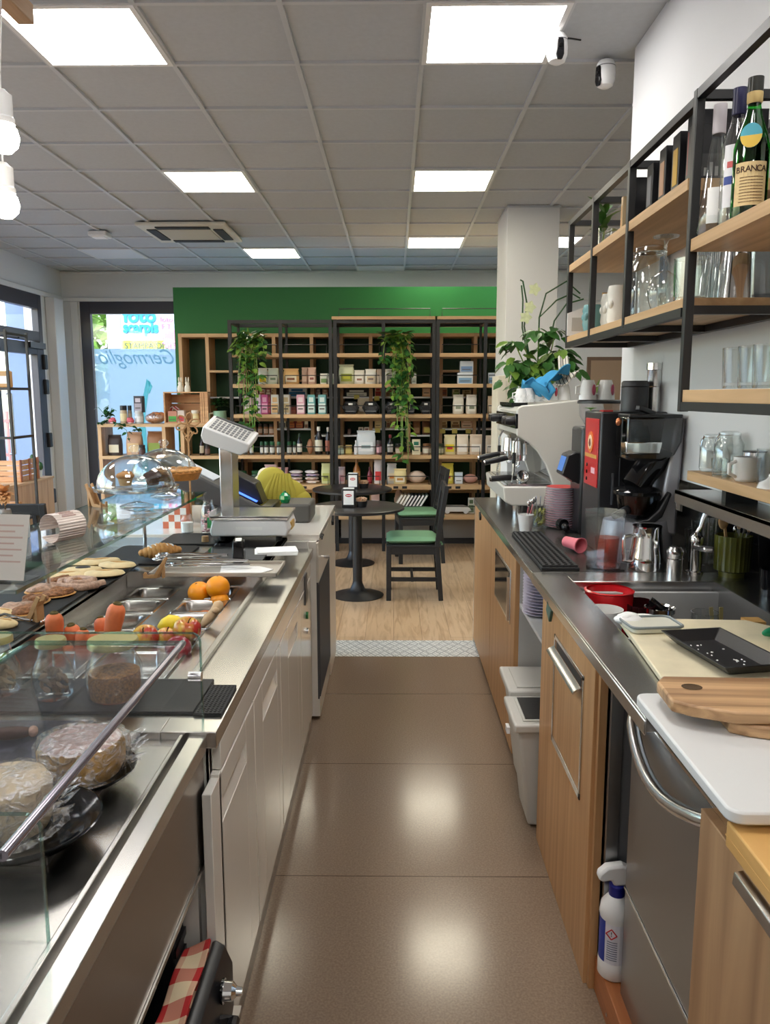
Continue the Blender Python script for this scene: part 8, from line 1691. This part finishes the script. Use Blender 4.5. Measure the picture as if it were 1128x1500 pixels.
good('box', 245.5, 258.5, 602, zc, 'green topped small box in the wooden crate', (190, 130, 110), (70, 160, 70), y=LY + .06, d=.06); good('box', 259.5, 270, 601, zc, 'red and white small box in the wooden crate', (206, 190, 180), (190, 50, 56), y=LY + .07, d=.06); good('jar', 279, 290.5, 601, zc, 'small preserve jar at the right inside the wooden crate', (206, 186, 140), (226, 216, 170), y=LY + .07, cap=(226, 220, 206))
q = ony(254, 595, LY + .2); T = thing('candy_canes', 'red and white striped sweets bundle at the back of the crate', 'sweets', (q.x, LY + .22, zc)); 
for k in range(3): MB().tube([(-.06, 0, .0), (-.05 + .02 * k, 0, .14), (-.02 + .02 * k, 0, .16), (.06, -.02, .10 + .015 * k)], .006, 6).build('cane', paint(*((230, 224, 220), (196, 60, 70), (226, 200, 200))[k], .3), T)
for px, lb in ((263.5, 'white bunny figure at the left on the wooden crate'), (274, 'white bunny figure at the right on the wooden crate')):
    q = ony(px, 573, LY + .1); T = thing('bunny_figure', lb, 'figurine', (q.x, LY + .12, LZ + h + .0005), group='bunny figures'); MB().lathe([(0, 0), (.03, 0), (.034, .03), (.026, .06), (.018, .07), (.024, .085), (.018, .10), (0, .104)], n=18, sy=.7).build('body', paint(220, 212, 196, .6), T, smooth=70)
    for s_ in (-1, 1): MB().ell((s_ * .012, 0, .125), .008, .005, .026).build('ear', paint(220, 212, 196, .6), T)
q = ony(322, 618, LY + .08); T = thing('green_planter', 'leafy green plant in a pale green jug at the right end of the low shelf', 'plant', (q.x, LY + .10, LZ)); MB().lathe([(0, 0), (.06, 0), (.07, .05), (.066, .12), (.07, .13), (.062, .13), (.058, .11), (0, .11)], n=26).build('jug', paint(140, 176, 150, .3), T, smooth=60); MB().tube([(-.065, -.01, .11), (-.11, -.02, .10), (-.11, -.02, .04), (-.066, -.01, .03)], .010).build('handle', paint(206, 200, 176, .4), T)
mb = MB(); rnd = random.Random(5)
for _ in range(110): a = rnd.random() * 6.3; b = rnd.random() * 1.5; r = .06 * rnd.random() ** .4; c = Vector((math.cos(a) * math.sin(b) * r * 1.4, math.sin(a) * math.sin(b) * r, .17 + math.cos(b) * r * 1.5)); mb.leaf(c, (math.cos(a), math.sin(a), rnd.uniform(-.2, .8)), (0, 0, 1), .045, .03)
mb.build('leaves', 'leaf_dark', T, smooth=60)
T = thing('ivy_plant', 'small ivy trailing over the left end of the low shelf', 'plant', (ony(158, 618, LY + .1).x, LY + .12, LZ)); MB().lathe([(0, 0), (.03, 0), (.04, .05), (0, .045)], n=16).build('pot', paint(200, 190, 186, .6), T)
mb = MB(); paths = [[(0, 0, .04), (-.05, -.02, .12), (-.09, -.03, .17)], [(0, 0, .04), (.05, -.02, .16), (.10, -.03, .13)], [(0, 0, .05), (.0, -.02, .14), (.02, -.04, .19)], [(0, 0, .04), (.12, -.16, .02), (.24, -.17, -.06), (.27, -.17, -.18)], [(0, 0, .04), (-.03, -.1, .02), (-.05, -.12, .01)], [(.1, -.16, .02), (.32, -.17, -.03), (.36, -.17, -.06)]]
for v in paths: mb.tube(v, .003, 5)
mb.build('vines', 'leaf_dark', T); mb = MB(); 
for v in paths: vine_leaves(mb, v, 10, .05, .04, rnd, .03)
mb.build('leaves', 'leaf_dark', T, smooth=60)
T = good('jar', 174, 184.5, 594, LZ, 'wrapped jar with dark bow beside the ivy', (190, 170, 140), (222, 206, 160), y=LY + .08, cap=(40, 44, 50)); T = good('jar', 186, 192, 594, LZ, 'second wrapped jar with dark bow on the low shelf', (130, 120, 110), (160, 140, 120), y=LY + .12, cap=(40, 44, 50)); good('box', 195.5, 208, 580, LZ + .115, 'tall dark patterned gift tin standing on the glass jar', (60, 56, 64), (160, 150, 160), y=LY + .09, d=.08, mark=(190, 180, 190)); good('jar', 195.5, 208.5, 601.5, LZ, 'clear candy jar under the dark patterned gift tin', (190, 196, 196), (226, 226, 226), y=LY + .08, cap=(200, 200, 200))
for px, lb in ((164.5, 'small red flower bundle left of the wrapped jars'), (191, 'small red flower bundle between jar and gift tin')):
    q = ony(px, 612, LY + .05); T = thing('red_flowers', lb, 'flowers', (q.x, LY + .05, LZ)); mb = MB(); lumpy(mb, (0, 0, .03), .04, .02, .03, 9, .5, seed=int(px)); mb.build('petals', paint(190, 80, 90, .6, var=.4, vscale=60), T, smooth=40); MB().ell((0, 0, .012), .03, .018, .012).build('wrap', paint(220, 200, 200, .6), T)
q = ony(230, 618, LY + .08); T = thing('bread_loaf', 'brown loaf in a clear bag between the gift tin and the crate', 'bread', (q.x - .02, LY + .10, LZ)); mb = MB(); lumpy(mb, (0, 0, .055), .10, .06, .055, 4, .5, seed=2); mb.build('loaf', mat('loaf_brown', rgb(170, 104, 56), .6, bump=.5, bscale=50, var=.2, vscale=20), T, smooth=80); MB().ell((0, 0, .056), .112, .07, .06, 20, 10).build('clear_bag', 'cling_film', T)
z2c = z2
good('bag', 156, 175.5, 637, z2c, 'clear bag of dark sweets with cream label at the left of the low shelf', (70, 60, 60), (226, 220, 196), y=LY + .08); good('bag', 183, 205.5, 633, z2c, 'clear bag of biscuits with tan label under the ivy strand', (190, 150, 120), (214, 180, 130), y=LY + .08); good('jar', 202, 211.5, 652, z2c, 'small dark jar between the two biscuit bags', (50, 34, 36), (80, 60, 60), y=LY + .04, cap=(40, 36, 40)); good('bag', 213.5, 236.5, 632, z2c, 'clear bag of nuts with green label in the low shelf', (150, 104, 70), (130, 150, 60), y=LY + .08)
for k, (a, b, lb) in enumerate(((262, 270, 'small dark jar low in the right cube of the low shelf'), (271, 279, 'second small dark jar in the right cube of the low shelf'))): good('jar', a, b, 655, z2c, lb, (60, 50, 46), (110, 96, 80), y=LY + .1, cap=(110, 96, 70))
good('bottle', 291, 298, 640, z2c, 'dark bottle in the right cube behind the scale head', (40, 26, 26), (200, 190, 170), y=LY + .1); good('jar', 299, 307, 650, z2c, 'dark jar beside the bottle behind the scale head', (60, 40, 36), (120, 90, 80), y=LY + .1)
# ================================================================== STREET CORNER BY THE DOOR
T = thing('wooden_bench', 'pale wooden display bench along the street wall before the door', 'bench', (-4.0, 8.0, 0)); MB(T).box(-4.28, -3.78, 7.2, 8.62, .0, .69).build('body', 'oak', T, bevel=.003); MB(T).box(-4.29, -3.77, 7.19, 8.63, .69, .715).build('top', 'oak_y', T, bevel=.002)
q = onz(38, 704, .715); T = thing('slatted_crate', 'small slatted wooden crate on the display bench by the door', 'crate', (-3.95, 8.17, .715))
for k in range(4): MB().box(-.12, .12, -.21, -.20, .01 + k * .055, .058 + k * .055).build('slat', 'crate_wood', T); MB().box(.115, .125, -.2, .2, .01 + k * .055, .058 + k * .055).build('slat', 'crate_wood', T)
for y in (-.2, .0, .19): MB().box(.124, .134, y - .02, y + .02, 0, .23).build('batten', 'kick_wood', T)
MB().box(-.12, .12, -.2, .2, .0, .01).build('bottom', 'crate_wood', T)
q = onz(60, 700, .715); T = thing('cactus', 'small dark green cactus in a white pot beside the slatted crate', 'plant', (-3.9, 8.50, .715)); MB().lathe([(0, 0), (.05, 0), (.06, .09), (0, .085)], n=20).build('pot', paint(206, 214, 220, .5), T); mb = MB(); mb.ell((0, 0, .15), .035, .035, .07); mb.ell((.05, -.02, .12), .03, .03, .045); mb.ell((-.03, -.03, .2), .025, .025, .05); mb.build('stem', 'leaf_dark', T, smooth=80)
for k, (y, c_, lb) in enumerate(((7.35, (150, 40, 44), 'red preserve jar on the bench at the left frame edge'), (7.52, (120, 110, 100), 'grey lidded jar on the bench beside the red jar'), (7.66, (70, 80, 60), 'dark green jar on the bench before the slatted crate'))):
    T = thing('preserve_jar', lb, 'jar', (-3.95, y, .715), group='jars on the bench'); MB().lathe([(0, 0), (.05, 0), (.055, .02), (.055, .12), (.045, .14), (0, .14)], n=20).build('jar', paint(*c_, .3), T, smooth=50); MB().lathe([(.048, .138), (.05, .14), (.05, .165), (0, .168)], n=20).build('lid', paint(*((60, 40, 40), (200, 196, 186), (40, 40, 40))[k], .5), T)
px_ = ony(18, 640, 6.1); T = thing('door_rack', 'thin black metal rack with oak boards at the left frame edge', 'shelf', (px_.x - .35, 6.1, 0))
for x in (px_.x, px_.x - .8):
    for y in (6.1, 6.45): MB(T).box(x - .009, x + .009, y - .009, y + .009, 0, 2.1).build('post', 'black_metal', T)
for z in (2.08, 1.66, 1.28, .62): MB(T).box(px_.x - .8, px_.x, 6.1, 6.45, z - .02, z).build('shelf_board', 'oak_h', T) if z < 2 and z < 1.2 or z == 1.66 else None; MB(T).box(px_.x - .8, px_.x, 6.09, 6.11, z - .02, z).build('rail', 'black_metal', T); MB(T).box(px_.x - .01, px_.x + .01, 6.1, 6.45, z - .02, z).build('side_rail', 'black_metal', T)
for k, (px, zz, c_, lb) in enumerate(((3, 1.66, (190, 150, 100), 'tan packet on the upper board of the door rack'), (4, .62, (170, 120, 70), 'brown packet on the lower board of the door rack'))): q = ony(px, 560, 6.2); T = thing('packet', lb, 'bag', (q.x, 6.25, zz)); MB().box(-.05, .05, -.03, .03, 0, .13).build('packet', paint(*c_, .5), T, bevel=.01); MB().box(-.035, .035, -.0315, -.03, .03, .09).build('label', 'paper', T)
q = ony(6, 722, 4.6); T = thing('dried_flower', 'orange dried flower head at the left frame edge above the chair', 'flower', (q.x, 4.6, 0)); MB().cyl((0, 0, .72), (0, 0, q.z), .004).build('stem', 'stem_brown', T); mb = MB()
for k in range(26): a = k * 2.4; b = .2 + .9 * (k / 26); mb.leaf((0, 0, q.z), (math.cos(a) * b, -1 + b * .7, math.sin(a) * b), (0, 0, 1), .075, .045)
mb.build('petals', paint(214, 160, 106, .7), T, smooth=60); MB().lathe([(0, 0), (.04, 0), (.05, .1), (.03, .2), (.02, .2), (0, .19)], c=(0, 0, .728), n=20).build('vase', paint(120, 110, 100, .4), T)
TB3 = cafe_table(q.x - .05, 4.62, 'round black cafe table beyond the glass counter, under the dried flower')
T = thing('paper_bag', 'white paper bag standing on the glass top behind the menu stand', 'bag', (-1.14, 2.28, gz1)); MB().box(-.06, .04, -.04, .05, 0, .055).build('bag', paint(226, 230, 236, .6), T, bevel=.004); MB().box(-.058, .038, -.038, .048, .05, .062).build('contents', paint(150, 160, 172, .7), T)
